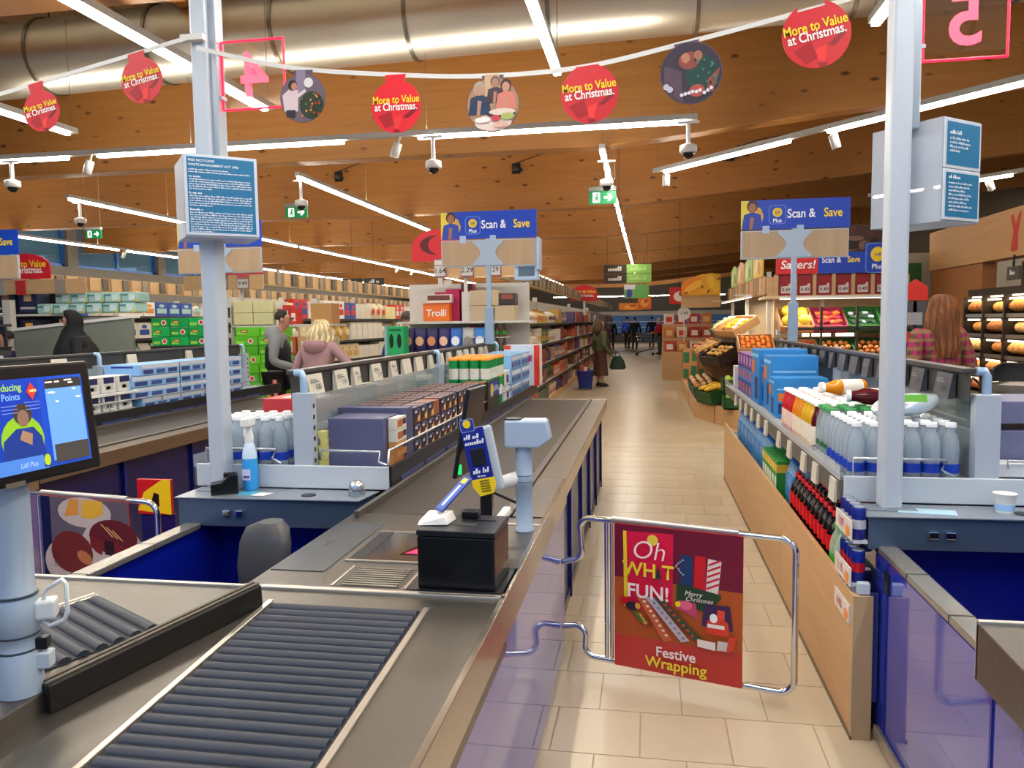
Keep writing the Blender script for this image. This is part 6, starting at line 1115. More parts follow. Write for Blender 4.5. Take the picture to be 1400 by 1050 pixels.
# low crates on the angled corner
ang = math.atan2(11.44 - 12.9, 1.274 - .756)
c1 = crate((1.33, 11.69, .285), 0, .46, .34, .17, GCR, 'green crate with apples at the near corner of the produce stand'); heap(c1, 'green_apple', 'green apple in the low corner crate', 'apple', .40, .30, .17, 'round', ['#8fae2c', '#a4bc38'], 5, 2, .045, 'apples in the low corner crate')
c1b = crate((1.33, 11.88, .53), 0, .46, .34, .17, GCR, 'second green crate stacked above the low apple crate'); heap(c1b, 'green_apple', 'green apple in the stacked corner crate', 'apple', .40, .30, .18, 'round', ['#9ab83a', '#b0c850'], 4, 2, .055, 'apples in the stacked corner crate')
tag(MB().box((1.11, 11.88, .285), (1.55, 12.03, .525)).build('crate_riser', GCR), 'dark green riser under the stacked apple crate', 'riser')
c2 = crate((1.06, 12.42, .32), ang, .56, .40, .19, GCR, 'green crate with yellow fruit on the angled side of the stand', None, .2); heap(c2, 'yellow_mango', 'yellow fruit in the angled green crate', 'fruit', .54, .36, .24, 'long', ['#e0b424', '#d8a41c'], 4, 2, .055, 'yellow fruit in the angled crate')
c3 = crate((.97, 13.35, .32), -1.571, .60, .38, .18, GCR, 'green crate with reddish fruit, second along the aisle side', None, .2); heap(c3, 'red_apple', 'reddish fruit in the aisle side crate', 'fruit', .54, .34, .22, 'round', ['#b8684a', '#c88a50', '#d8b070'], 5, 3, .045, 'reddish fruit in the aisle crate')
for k, (y, l) in enumerate(((14.1, 'third'), (14.8, 'fourth'))):
    c = crate((.98, y, .32), -1.571, .6, .40, .18, GCR, f'green crate with pale fruit, {l} along the aisle side', None, .2); heap(c, 'peach', f'peach in the {l} aisle side crate', 'fruit', .54, .36, .22, 'round', ['#d8986a', '#d8b080'], 5, 3, .045, f'peaches in the {l} aisle crate')
for k in range(3): carton('banana_box', f'green and brown patterned box, {nth(k)} on the far end of the stand', 'box', .76 + k * .34, 17.3, .285, 1.08 + k * .34, 17.8, .95, '#b8804c', [('f', .05, .55, .45, .9, '#2a6a44'), ('f', .55, .1, .95, .45, '#2a6a44'), ('f', .05, .05, .4, .35, '#2a6a44'), ('f', .6, .6, .95, .9, '#3a7a50'), ('l', .1, .1, .4, .5, '#2a6a44'), ('l', .5, .5, .9, .9, '#2a6a44')], .004)
# middle row: dark trays tilted to the aisle
for k, (y, x, c, kind, cols, nm, nn) in enumerate([(12.75, 1.20, DCR, 'knob', ['#d8a452', '#e0b468', '#c89448'], 'ginger_root', 'ginger'), (13.5, 1.16, DCR, 'knob', ['#e8c070', '#d8a452'], 'ginger_root', 'pale ginger'), (14.3, 1.15, WCR, 'long', ['#e8b44c', '#e0a43c'], 'parsnip', 'golden root'), (15.1, 1.15, WCR, 'long', ['#e8c888', '#d8b070'], 'parsnip', 'pale root'), (15.9, 1.15, WCR, 'round', ['#c8783c', '#d88a4c'], 'onion', 'brown onion')]):
    cr = crate((x, y, .945), -1.571 if k else -1.2, .66, .46, .17, c, f'{["dark", "second dark", "oak brown", "second oak brown", "third oak brown"][k]} tilted crate of {nn}s in the middle row', None, math.radians(26)); heap(cr, nm, f'{nn} in the {["nearest", "second", "third", "fourth", "fifth"][k]} middle row crate', 'vegetable', .6, .4, .17, kind, cols, 6, 3, .05, f'{nn}s in the middle row')
tag(MB().hexa([(1.38, 11.95, .84), (1.75, 11.95, .84), (1.75, 12.3, .84), (1.38, 12.3, .84), (1.38, 11.95, .90), (1.75, 11.95, .90), (1.75, 12.3, 1.1), (1.38, 12.3, 1.1)]).build('wedge_board', mat('#c9a27c', .5)), 'pale slanting board beside the dark ginger crates', 'board')
cr = crate((1.60, 12.15, 1.12), 0, .5, .42, .14, WCR, 'tilted crate of clementines at the corner of the stand', None, math.radians(28)); heap(cr, 'clementine', 'clementine in the tilted corner crate', 'clementine', .44, .36, .14, 'round', ['#e0781c', '#e88a28', '#d86a18'], 6, 4, .042, 'clementines in the corner crate')
# upper row along the aisle side
for k, (y, cols, kind, l) in enumerate([(12.9, ['#e0a41c', '#e8b83a', '#dcd8d0'], 'pack', 'yellow and white packs'), (13.75, ['#d86a2c', '#e0803c'], 'long', 'carrots'), (14.6, ['#e8d8b0', '#e0c890'], 'long', 'pale roots'), (15.4, ['#7a9a3a', '#5a7a2c'], 'knob', 'leafy greens')]):
    cr = crate((1.44, y, 1.41), -1.571 if k else -1.25, .7, .46, .12, [WCR, GCR, WCR, GCR][k], f'tilted upper crate of {l} on the aisle side', None, math.radians(30)); heap(cr, ['produce_pack', 'carrot', 'parsnip', 'leaf_bunch'][k], f'{["pack", "carrot", "pale root", "leaf bunch"][k]} in the {nth(k)} upper crate', 'vegetable', .64, .4, .12, kind, cols, 6, 3, .055, f'{l} in the upper row')
tag(MB().box((1.95, 12.35, 1.34), (2.3, 12.5, 1.42)).build('silver_tray', PALE), 'pale blue tray end below the yellow packs', 'tray')
# front run facing the tills
FR_ = [(2.15, ['#e0c02c', '#e8d040'], 'round', 2, 2, .09, WCR, 'yellow melons', 'melon'), (2.62, ['#c83a28', '#7a2038', '#e0602c'], 'pack', 4, 3, .06, mat('#7a2440', .5), 'red and purple packs', 'produce_pack'), (3.08, ['#1c2f24', '#24402c', '#8a949c'], 'pack', 5, 3, .05, GCR, 'dark green packs', 'produce_pack'), (3.55, ['#4a7ab4', '#7aa4d0', '#2a3a5c'], 'pack', 5, 3, .05, GCR, 'blue packs', 'produce_pack')]
for k, (x, cols, kind, nx, ny, r, cm, l, nm) in enumerate(FR_):
    cr = crate((x, 12.12, 1.50), 0, .45, .5, .12, cm, f'tilted upper front crate of {l} below the red prices', None, math.radians(32)); heap(cr, nm, f'{l[:-1]}, upper front crate', 'fruit' if nm == 'melon' else 'pack', .4, .44, .12, kind, cols, nx, ny, r, f'{l} in the upper front crate')
FL_ = [(2.2, ['#c03028', '#d04a38'], 'round', 'tomatoes', 'tomato', WCR), (2.68, ['#c87a3c', '#d88a48'], 'round', 'orange squashes', 'squash', GCR), (3.15, ['#d8843c', '#c87034'], 'round', 'peaches', 'peach', GCR), (3.6, ['#3a8a8c', '#5a9ab4', '#8ab0c8'], 'pack', 'teal packs', 'produce_pack', GCR)]
for k, (x, cols, kind, l, nm, cm) in enumerate(FL_):
    cr = crate((x, 11.85, 1.05), 0, .45, .45, .13, cm, f'tilted lower front crate of {l}', None, math.radians(25)); heap(cr, nm, f'{l} piece, lower front crate', 'produce', .4, .4, .13, kind, cols, 5, 3, .045, f'{l} in the lower front crate')
for nm_, p_, r_, s_ in (('front', (2.8, 11.85, 1.87), (math.radians(20), 0, 0), 1.8), ('side', (1.55, 14.6, 1.92), (0, math.radians(15), 1.5708), 4.5)):
    t = thing('added_produce_lamp', f'added slim lamp under the oak header brightening the {nm_} crates', 'lamp', p_, 0 if nm_ == 'front' else 1.5708); MB().box((-s_ / 2, -.02, .0), (s_ / 2, .02, .03)).build('lamp_body', WHITE, t); MB().box((-s_ / 2, -.015, -.006), (s_ / 2, .015, 0)).build('tube', mat('#fff3d8', .4, 0, 0, emit=4.), t)  # lamps added under the header only to brighten the produce
    ld = bpy.data.lights.new('lamp_glow', 'AREA'); ld.shape = 'RECTANGLE'; ld.size = s_; ld.size_y = .05; ld.energy = 14 * s_; ld.color = (1, .9, .72); lo = bpy.data.objects.new('lamp_glow', ld); COL.objects.link(lo); lo.parent = t; lo.location = (0, 0, -.02)
    for q in (-.45, .45): MB().box((q * s_ - .01, -.01, .03), (q * s_ + .01, .22, .05)).build('lamp_bracket', GON, t)
for k in range(4):
    for j in range(3): carton('produce_pack', f'{["red and white", "orange", "cream red", "red"][(k + j) % 4]} pack, {nth(k)} from the aisle on the {["lower", "middle", "upper"][j]} tier beyond the fruit sign', 'pack', .45 + k * .33, 21.0 + j * .3, .752 + j * .36, .72 + k * .33, 21.2 + j * .3, 1.03 + j * .36, ['#c8402c', '#d8803c', '#e0c8b0', '#b8281e'][(k + j) % 4], [('f', .2, .2, .8, .7, ['#ece4dc', '#e8c080', '#c83a2c', '#e8e0d8'][(k + j) % 4])], .01, 'packs on the far stepped stand')
tag(MB().box((.4, 20.95, 0), (1.8, 21.25, .748)).box((.4, 21.25, 0), (1.8, 21.55, 1.108)).box((.4, 21.55, 0), (1.8, 21.9, 1.468)).build('stepped_stand', OAK), 'oak stepped stand far down the aisle beyond the fruit sign', 'stand')
t = thing('price_disc', 'round white price sign standing on the far stepped stand', 'sign', (.95, 20.93, 1.75)); MB().cyl((0, 0, 0), (0, -.02, 0), .17, 20).build('disc', WHITE, t); MB().box((-.01, 0, -.75), (.01, .02, 0)).build('rod', WHITE, t); text('1.49', frame((0, -.02, 0), XV, ZV), .12, mat('#333', .5) if False else mat('#333333', .5), t, (0, 0), lift=.003)
t = thing('crate_rack', 'dark crate rack with glowing reflection strips on the front of the produce stand', 'rack', (0, 11.55, 0))
for x in (2.0, 2.42, 2.9, 3.38, 3.85): MB().box((x - .015, .0, .282), (x + .015, .05, 1.75)).build('rack_post', SHELFD, t)
for z in (1.0, 1.42): MB().box((1.95, 0, z), (3.9, .04, z + .035)).build('rack_rail', SHELFD, t)
for x0, x1 in ((2.17, 2.26), (2.3, 2.55), (2.62, 2.86)): MB().box((x0, .02, 1.33), (x1, .05, 1.375)).build('reflection_strip', mat('#fff3cf', .4, 0, 0, emit=3.), t)  # emission stands in for bright reflections on the shelf strips
for k, x in enumerate((3.45,)): MB().box((x, -.05, .95), (x + .1, -.04, 1.06)).build('price_ticket', TAGW, t); MB().box((x + .045, -.05, 1.06), (x + .055, -.04, 1.75)).build('ticket_rod', TAGW, t)
# ================================================================ bakery on the right
BW = wood('bakery_oak', '#a87c4c', '#c0945f', (1, .6, 8), .55, False, .6)
t = thing('bakery_front', 'oak clad bakery front with a fascia, right of the right post', 'wall unit', (0, 0, 0))
MB().box((4.38, 4.0, 2.3), (4.6, 13.3, 2.89)).build('fascia', BW, t, .004); MB().box((4.42, 11.4, 0), (4.6, 13.3, 2.3)).build('side_panel', wood('bakery_panel', '#935a2a', '#ab6d36', (1, .6, 8), .5, False, .6), t); MB().box((4.9, 4.0, 0), (5.0, 11.4, 2.3)).build('recess_wall', mat('#4c3c2e', .6, 0, .1), t); MB().box((4.86, 9.2, .9), (4.9, 10.3, 2.1)).build('red_panel', mat('#4a1410', .5), t)
F = frame((4.38, 13.3, 2.3), (0, -1, 0), ZV); P = Print(F); RD = mat('#b8321e', .5); P.poly([(2.78, .50), (2.84, .52), (2.98, .30), (3.0, .08), (2.9, .06), (2.88, .26)], RD).poly([(3.06, .52), (3.0, .52), (2.86, .3), (2.80, .08), (2.9, .06), (2.98, .26)], RD).build(t, 'red_mark'); text('B', F, .42, mat('#d8cdb8', .5), t, (3.25, .28), 'LEFT', shear=.35, lift=.002)
tag(struct(MB().box((3.72, 13.4, 0), (9.6, 13.5, 2.6)).build('wall_right', mat('#9a8f7c', .6, 0, .05))), None)
t = thing('wall_sign', 'plain dark green sign panel on the cream wall right of the right post', 'sign', (3.98, 13.38, 2.12)); MB().box((0, 0, 0), (.32, .02, .32)).build('panel', mat('#1f5a1c', .5, 0, .05), t, .004); MB().box((.14, .0, -.02), (.18, .02, 0)).build('bracket', DARK, t)
t = thing('screen_display', 'small grey hanging display above the bread cabinet', 'screen', (4.35, 10.35, 2.02)); MB().box((0, -.16, 0), (.03, .16, .16)).build('case', mat('#4a443c', .5), t, .004); MB().box((.0, -.01, .16), (.02, .01, .30)).build('hanger', DARK, t); scrawl(frame((0, .16, .08), (0, -1, 0), ZV), .09, 0, .14, .06, WHITE, t, .002, .1, 7)
t = thing('bread_cabinet', 'dark bread self service cabinet with clear flaps on the right', 'cabinet', (4.0, 0, 0))
Y0, Y1 = 8.0, 10.85; nc = 5; cw = (Y1 - Y0) / nc; FRM = mat('#241a14', .4)
MB().box((.5, Y0, 0), (.55, Y1, 1.95)).build('back_panel', FRM, t); MB().box((0, Y0, 0), (.5, Y1, .6)).build('base', mat('#6b4524', .5, 0, .08), t); MB().box((0.05, Y0, 1.83), (.55, Y1, 1.92)).build('canopy', FRM, t); MB().box((.08, Y0 + .05, 1.815), (.16, Y1 - .05, 1.83)).build('canopy_lamp', mat('#ffe9b8', .4, 0, 0, emit=6.), t)
for k in range(nc + 1): MB().box((.0, Y0 + k * cw - .018, .6), (.5, Y0 + k * cw + .018, 1.83)).build('divider', FRM, t)
zs = [.62, .86, 1.1, 1.34, 1.58]
for i, z in enumerate(zs):
    MB().hexa([(.03, Y0, z), (.5, Y0, z + .05), (.5, Y1, z + .05), (.03, Y1, z), (.03, Y0, z + .018), (.5, Y0, z + .068), (.5, Y1, z + .068), (.03, Y1, z + .018)]).build('shelf', FRM, t)
    MB().box((.02, Y0, z - .01), (.035, Y1, z + .035)).build('price_rail', mat('#8a8278', .3, .5), t)
    ld = bpy.data.lights.new('added_shelf_glow', 'AREA'); ld.shape = 'RECTANGLE'; ld.size = .1; ld.size_y = Y1 - Y0 - .1; ld.energy = 5; ld.color = (1, .8, .5); lo = bpy.data.objects.new('added_shelf_glow', ld); COL.objects.link(lo); lo.parent = t; lo.location = (.06, (Y0 + Y1) / 2, z + .225); lo.rotation_euler = (0, -.5, 0)  # warm fill lamp added under each shelf to brighten the bread
    for k in range(nc): MB().box((.015, Y0 + k * cw + .1, z + .19), (.022, Y0 + (k + 1) * cw - .1, z + .215)).build('highlight_handle', mat('#fff4dc', .2, 0, 0, emit=1.2), t)  # handle strips glow in place of shiny highlights on the flaps
    for k in range(nc):
        for j in range(4):
            c = ['#c8843c', '#d89a50', '#b87030', '#d8a868', '#a8642c'][(i * 2 + k) % 5]; round_ = (i + k) % 2
            b = MB(); y = Y0 + k * cw + .09 + j * (cw - .18) / 3
            o = dict(); bb = MB().tube([(-.12, 0, 0), (-.08, 0, .005), (0, 0, .01), (.08, 0, .005), (.12, 0, 0)], [.02, .05, .058, .05, .02], 8) if not round_ else MB().ball((0, 0, 0), (.075, .06, .05), None, 10, 6)
            ob = bb.build(['bread_loaf', 'bread_roll'][round_], mat(c, .6, 0, .25, scale=14)); ob.scale = (1.2, 1.1, 1.3); ob.location = (4.17, y, z + .115); tag(ob, f'{["long loaf", "round roll"][round_]}, {nth(j)} in the {nth(k)} bin of the {nth(i)} bread shelf', 'bread', 'loaves in the bread cabinet')
t = thing('tag_stand', 'red price tag stand with a dark display beside the hair of the pink shopper', 'stand', (3.02, 9.6, 0)); MB().box((-.02, -.02, 0), (.02, .02, 1.95)).build('pole', DARK, t); MB().prism([(-.13, -.03, 1.78), (.13, -.03, 1.78), (.13, -.03, 1.93), (0, -.03, 2.02), (-.13, -.03, 1.93)], (0, .02, 0)).build('red_tag', mat('#c82a1c', .45), t); MB().box((-.12, -.02, 1.48), (.12, .02, 1.76)).build('card', mat('#4a4a50', .5), t); Print(frame((-.12, -.02, 1.48), XV, ZV)).rect(.04, .02, .2, .16, mat('#9a9aa2', .5)).build(t)
MB().box((-.22, -.2, 0), (.2, .2, 1.42)).build('body', mat('#2a2426', .5), t); MB().box((-.24, -.22, 1.3), (.22, -.2, 1.42)).build('red_band', mat('#c8281e', .45), t)
for k in range(4): MB().box((-.2 + k * .1, -.22, .95), (-.12 + k * .1, -.205, 1.2)).build('pack', mat(['#7a2a2a', '#4a3a5a', '#8a5a3a', '#3a3a4a'][k], .5), t)
t = thing('pushchair', 'dark hooded pushchair with pale blanket and splayed legs at the right edge', 'pushchair', (3.46, 8.0, 0), -.3); t.scale = (.88, .88, .88)
MB().ring([[(-.02 + .26 * s * math.cos(q), .24 * s * math.sin(q), 1.10 + z) for q in [math.pi * k / 10 for k in range(11)]] + [(-.02 + .24 * s * math.cos(q), .22 * s * math.sin(q), 1.09 + z) for q in [math.pi * (10 - k) / 10 for k in range(11)]] for z, s in ((0, 1), (.08, .98), (.16, .85), (.2, .6))], None, True).build('hood', mat('#3a3c40', .5, 0, .1), t)
MB().ring([[(.27 * s * math.cos(q), .30 * s * math.sin(q), z) for q in [2 * math.pi * k / 16 for k in range(16)]] for z, s in ((.72, .5), (.78, .85), (.95, 1), (1.08, 1.03), (1.06, .9))], None, True).build('bassinet', mat('#4c4845', .6, 0, .2), t); MB().ball((0, 0, 1.03), (.22, .25, .07), None, 12, 6).build('blanket', mat('#b8b0a8', .8, 0, .4, scale=25, bump=.5), t)
for s in (-1, 1):
    MB().tube([(-.24, s * .24, .80), (.28, s * .26, .12)], .016, 8).build('leg', mat('#8a6a48', .5), t); MB().tube([(.22, s * .24, .80), (-.28, s * .26, .12)], .016, 8).build('leg', CHROME, t)
    for x in (-.28, .28): MB().tube([(x + .1 * math.cos(q), s * .27, .115 + .1 * math.sin(q)) for q in [2 * math.pi * k / 16 for k in range(16)]], .015, 8, None, True, True).build('wheel', BLACK, t)
MB().tube([(-.3, -.2, 1.0), (-.42, -.2, 1.12), (-.42, .2, 1.12), (-.3, .2, 1.0)], .013, 8).build('push_handle', BLACK, t)
# ================================================================ people
def skin_obj(name, parent, nodes, edges, m, sub=1):
    """grow a limb surface over a skeleton; nodes: name -> (xyz, rx[, ry]); the first node is the root"""
    ks = list(nodes); me = bpy.data.meshes.new(name); me.from_pydata([nodes[k][0] for k in ks], [(ks.index(a), ks.index(b)) for a, b in edges], [])
    o = bpy.data.objects.new(name, me); COL.objects.link(o); o.parent = parent; md = o.modifiers.new('skin', 'SKIN'); md.use_smooth_shade = True
    if not me.skin_vertices: me.attributes
    for i, k in enumerate(ks):
        sv = me.skin_vertices[0].data[i]; r = nodes[k][1:]; sv.radius = (r[0], r[1] if len(r) > 1 else r[0]); sv.use_root = i == 0
    if sub: s = o.modifiers.new('smooth', 'SUBSURF'); s.levels = sub; s.render_levels = sub
    me.materials.append(m); return o
def lerp(a, b, t): return tuple(a[i] + (b[i] - a[i]) * t for i in range(3))
def person(label, loc, rz, h=1.72, skin='#c4947a', top='#444', bottom='#222', hair='#2a1c14', lean=0., turn=0., nod=0., hands=None, elbows=None, coat_len=.48, skirt=None, shoes='#1a1a1c', build=1., hairdo='short', topvar=.08, face=True, rough=.8):
    t = thing('person', label, 'person', loc, rz); H = h; L = lambda x, y, z: (x * H * build if abs(x) < .3 else x * H, (y - lean * max(0, z - .52)) * H, z * H)
    sk = mat(skin, .55, 0, .05); N = {}; E_ = []
    N['pelvis'] = (L(0, 0, .53), .075 * H, .06 * H); N['waist'] = (L(0, 0, .62), .066 * H, .052 * H); N['chest'] = (L(0, 0, .73), .08 * H, .058 * H); N['neckb'] = (L(0, .005, .815), .045 * H, .04 * H); N['neck'] = (L(0, -.005, .855), .03 * H); N['jaw'] = (L(0, -.02 - nod, .888), .036 * H, .042 * H); N['skull'] = (L(0, -.01 - nod * 1.3, .935), .047 * H, .056 * H); N['crown'] = (L(0, -.005 - nod * 1.5, .968), .032 * H, .038 * H)
    E_ += [('pelvis', 'waist'), ('waist', 'chest'), ('chest', 'neckb'), ('neckb', 'neck'), ('neck', 'jaw'), ('jaw', 'skull'), ('skull', 'crown')]
    hands = hands or ((-.15, -.02, .43), (.15, -.02, .43)); elbows = elbows or ((-.15, .03, .60), (.15, .03, .60))
    for i, s in enumerate((-1, 1)):
        n = 'lr'[i]; N['sh' + n] = (L(s * .105, 0, .79), .036 * H); el = L(*elbows[i]); hd = L(*hands[i]); N['el' + n] = (el, .026 * H); wr = lerp(el, hd, .9); N['wr' + n] = (wr, .017 * H); N['pa' + n] = (hd, .02 * H, .012 * H); E_ += [('chest', 'sh' + n), ('sh' + n, 'el' + n), ('el' + n, 'wr' + n), ('wr' + n, 'pa' + n)]
        dv = (Vector(hd) - Vector(el)).normalized(); sd = dv.cross(Vector((0, 0, 1))); sd = sd.normalized() if sd.length > .2 else Vector((0, 1, 0))
        for f in range(4): ln = (.045, .052, .048, .038)[f] * H; k = 'f%d%s' % (f, n); p = Vector(hd) + sd * (f - 1.5) * .010 * H + dv * ln * .5; q = p + dv * ln * .45 + Vector((0, 0, -.008 * H)); N[k + 'a'] = (tuple(p), .0055 * H); N[k + 'b'] = (tuple(q), .0045 * H); E_ += [('pa' + n, k + 'a'), (k + 'a', k + 'b')]
        p = Vector(wr) + (Vector(hd) - Vector(wr)) * .4 - sd * .022 * H + dv * .012 * H; N['th' + n] = (tuple(p), .006 * H); E_.append(('wr' + n, 'th' + n))
        N['hip' + n] = (L(s * .048, 0, .50), .05 * H); N['kn' + n] = (L(s * .05, -.01 * (1 - 2 * i), .285), .034 * H); N['ca' + n] = (L(s * .05, .012, .2), .032 * H); N['an' + n] = (L(s * .05, .01, .045), .02 * H); N['to' + n] = (L(s * .055, -.085, .022), .018 * H, .014 * H); E_ += [('pelvis', 'hip' + n), ('hip' + n, 'kn' + n), ('kn' + n, 'ca' + n), ('ca' + n, 'an' + n), ('an' + n, 'to' + n)]
    skin_obj('body', t, N, E_, sk, 1)
    # clothes, grown over the same joints
    g = 1.16; J = {}; tm = mat(top, rough, 0, topvar, scale=10, bump=.15)
    J['hem'] = (L(0, .0, coat_len), .088 * H * build, .075 * H * build)
    for k in ('pelvis', 'waist', 'chest', 'neckb'): J[k] = (N[k][0], N[k][1] * g * build, N[k][2] * g * build)
    je = [('hem', 'pelvis'), ('pelvis', 'waist'), ('waist', 'chest'), ('chest', 'neckb')]
    for n in 'lr': J['sh' + n] = (N['sh' + n][0], .046 * H); J['el' + n] = (N['el' + n][0], .036 * H); J['wr' + n] = (N['wr' + n][0], .027 * H); je += [('chest', 'sh' + n), ('sh' + n, 'el' + n), ('el' + n, 'wr' + n)]
    if coat_len > .52: J.pop('hem'); je = je[1:]
    skin_obj('jacket', t, J, je, tm, 1)
    bm_ = mat(bottom, .8, 0, .06, scale=10)
    if skirt: MB().ring([[(L(0, 0, z)[0] + r * H * math.cos(q) * (1 + .05 * math.sin(6 * q)), r * .8 * H * math.sin(q) * (1 + .05 * math.sin(6 * q)), z * H) for q in [2 * math.pi * k / 28 for k in range(28)]] for z, r in ((.58, .075), (.5, .1), (.35, .115), (skirt, .135))], None, True).build('skirt', bm_, t)
    else:
        T = {'pelvis': (N['pelvis'][0], .083 * H * build, .07 * H * build)}; te = []
        for n in 'lr':
            for k, r in (('hip', .06), ('kn', .045), ('ca', .042), ('an', .034)): T[k + n] = (N[k + n][0], r * H)
            te += [('pelvis', 'hip' + n), ('hip' + n, 'kn' + n), ('kn' + n, 'ca' + n), ('ca' + n, 'an' + n)]
        skin_obj('trousers', t, T, te, bm_, 1)
    for n in 'lr':
        a = N['an' + n][0]; MB().ring([[(a[0] + w * H * math.cos(q), a[1] - .04 * H + l * H * math.sin(q) - o_ * H, z * H) for q in [2 * math.pi * k / 12 for k in range(12)]] for z, w, l, o_ in ((0, .03, .075, 0), (.015, .032, .078, 0), (.035, .028, .06, -.012), (.055, .022, .03, -.03))], None, True).build('shoe', mat(shoes, .5), t)
    hc = Vector(N['skull'][0]); r = .052 * H; hm = mat(hair, .7, 0, .25, scale=30, bump=.4)
    if hairdo != 'none' and hairdo != 'hijab':
        b = MB()
        if hairdo == 'short':
            rg_ = []
            for i in range(7):
                ph = math.pi * (.02 + .62 * i / 6); rg_.append([(hc.x + 1.05 * r * .98 * math.sin(ph) * math.cos(q), hc.y + .012 * H + 1.12 * r * math.sin(ph) * math.sin(q) * (1 if math.sin(q) > 0 else .78 - .3 * (i / 6)), hc.z + .012 * H + 1.02 * r * math.cos(ph) + (.012 * H * i / 6 if math.sin(q) < -.3 else 0)) for q in [2 * math.pi * k / 16 for k in range(16)]])
            b.ring(rg_, None, True)
        else:
            dn = .13 if hairdo == 'bob' else .235; wd = 1.8 if hairdo == 'bob' else 1.42; rg_ = []
            for i, (zz, s) in enumerate(((.062, .25), (.056, .7), (.03, 1.1), (0, 1.28), (-.04, wd), (-dn * .7, wd * 1.05), (-dn, wd * .75))):
                rg_.append([(hc.x + r * s * math.cos(q) * (1 + .07 * math.sin(5 * q + i * 1.7)), hc.y + .03 * H + r * s * .85 * math.sin(q) * (1 if math.sin(q) > 0 else .55) * (1 + .06 * math.sin(7 * q + i)) + (.02 * H if i > 4 else 0), hc.z + zz * H) for q in [2 * math.pi * k / 22 for k in range(22)]])
            b.ring(rg_, hm, True)
            rr = random.Random(int(H * 1000)); c_ = lin(hair); hl = mat(tuple(min(1, x * 1.5) for x in c_), .6, 0, .2, scale=30); hd = mat(tuple(x * .65 for x in c_), .7, 0, .2, scale=30)
            for k in range(30):
                q = math.pi * (.0 + 1.0 * k / 29); lk = []
                for i, (zz, s) in enumerate(((.058, .55), (.035, 1.05), (.0, 1.3), (-.04, wd), (-dn * .6, wd * 1.08), (-dn * .9, wd * 1.0), (-dn * 1.12, wd * .85))):
                    wv = 1 + .09 * math.sin(i * 2.1 + k * 1.7) + rr.uniform(-.04, .04); lk.append((hc.x + r * s * math.cos(q) * wv, hc.y + .03 * H + r * s * .87 * math.sin(q) * wv + (.02 * H if i > 4 else 0), hc.z + zz * H))
                b.tube(lk, [.010 * H, .014 * H, .014 * H, .014 * H, .013 * H, .010 * H, .004 * H], 6, [hm, hl, hm, hd][k % 4])
        b.build('hair', hm, t)
    if face:
        for s in (-1, 1): MB().ball((hc.x + s * .018 * H, hc.y - .051 * H, hc.z - .004 * H), .006 * H, mat('#1c1410', .3), 8, 5).build('eye', None, t); MB().ball((hc.x + s * .049 * H, hc.y + .008 * H, hc.z - .012 * H), (.006 * H, .012 * H, .018 * H), sk, 8, 5).build('ear', None, t)
        MB().hexa([(hc.x - .010 * H, hc.y - .05 * H, hc.z - .028 * H), (hc.x + .010 * H, hc.y - .05 * H, hc.z - .028 * H), (hc.x + .008 * H, hc.y - .04 * H, hc.z - .028 * H), (hc.x - .008 * H, hc.y - .04 * H, hc.z - .028 * H), (hc.x - .004 * H, hc.y - .054 * H, hc.z + .002 * H), (hc.x + .004 * H, hc.y - .054 * H, hc.z + .002 * H), (hc.x + .004 * H, hc.y - .04 * H, hc.z + .002 * H), (hc.x - .004 * H, hc.y - .04 * H, hc.z + .002 * H)]).xf(Matrix.Translation((0, -.010 * H, 0))).build('nose', sk, t, .004)
        MB().ball((hc.x, hc.y - .05 * H, hc.z - .046 * H), (.016 * H, .008 * H, .004 * H), mat('#a86a5c', .5), 8, 5).build('mouth', None, t)
    return t, N, hc, H
# woman in a black hijab, in profile
t, N, hc, H = person('woman in a black hijab and robe bending her head, behind the till monitor', (-6.92, 8.6, 0), math.radians(-62), 1.82, '#b98a72', '#14151a', '#101114', hairdo='hijab', nod=.03, lean=.05, skirt=.03, hands=((-.1, -.18, .55), (.1, -.18, .55)), elbows=((-.15, .0, .60), (.15, .0, .60)), build=1.15)
b = MB(); r = .06 * H
b.ring([[(hc.x + r * s * math.cos(q), hc.y + oy * H + r * s2 * math.sin(q) * (1 if math.sin(q) > 0 else fr), hc.z + z * H) for q in [2 * math.pi * k / 22 for k in range(22)]] for z, s, s2, oy, fr in ((.066, .15, .2, .0, 1), (.058, .6, .7, .0, .9), (.03, .95, 1.12, .005, .62), (0, 1.02, 1.2, .01, .42), (-.04, 1.0, 1.15, .012, .55), (-.075, 1.0, 1.1, .01, 1.0), (-.12, 1.4, 1.4, .02, 1.1), (-.17, 2.0, 1.9, .03, 1.1), (-.21, 2.5, 2.2, .035, 1.1), (-.27, 2.6, 2.3, .035, 1.1))], None, True); b.build('hijab', mat('#0d0e12', .8, 0, .1), t)
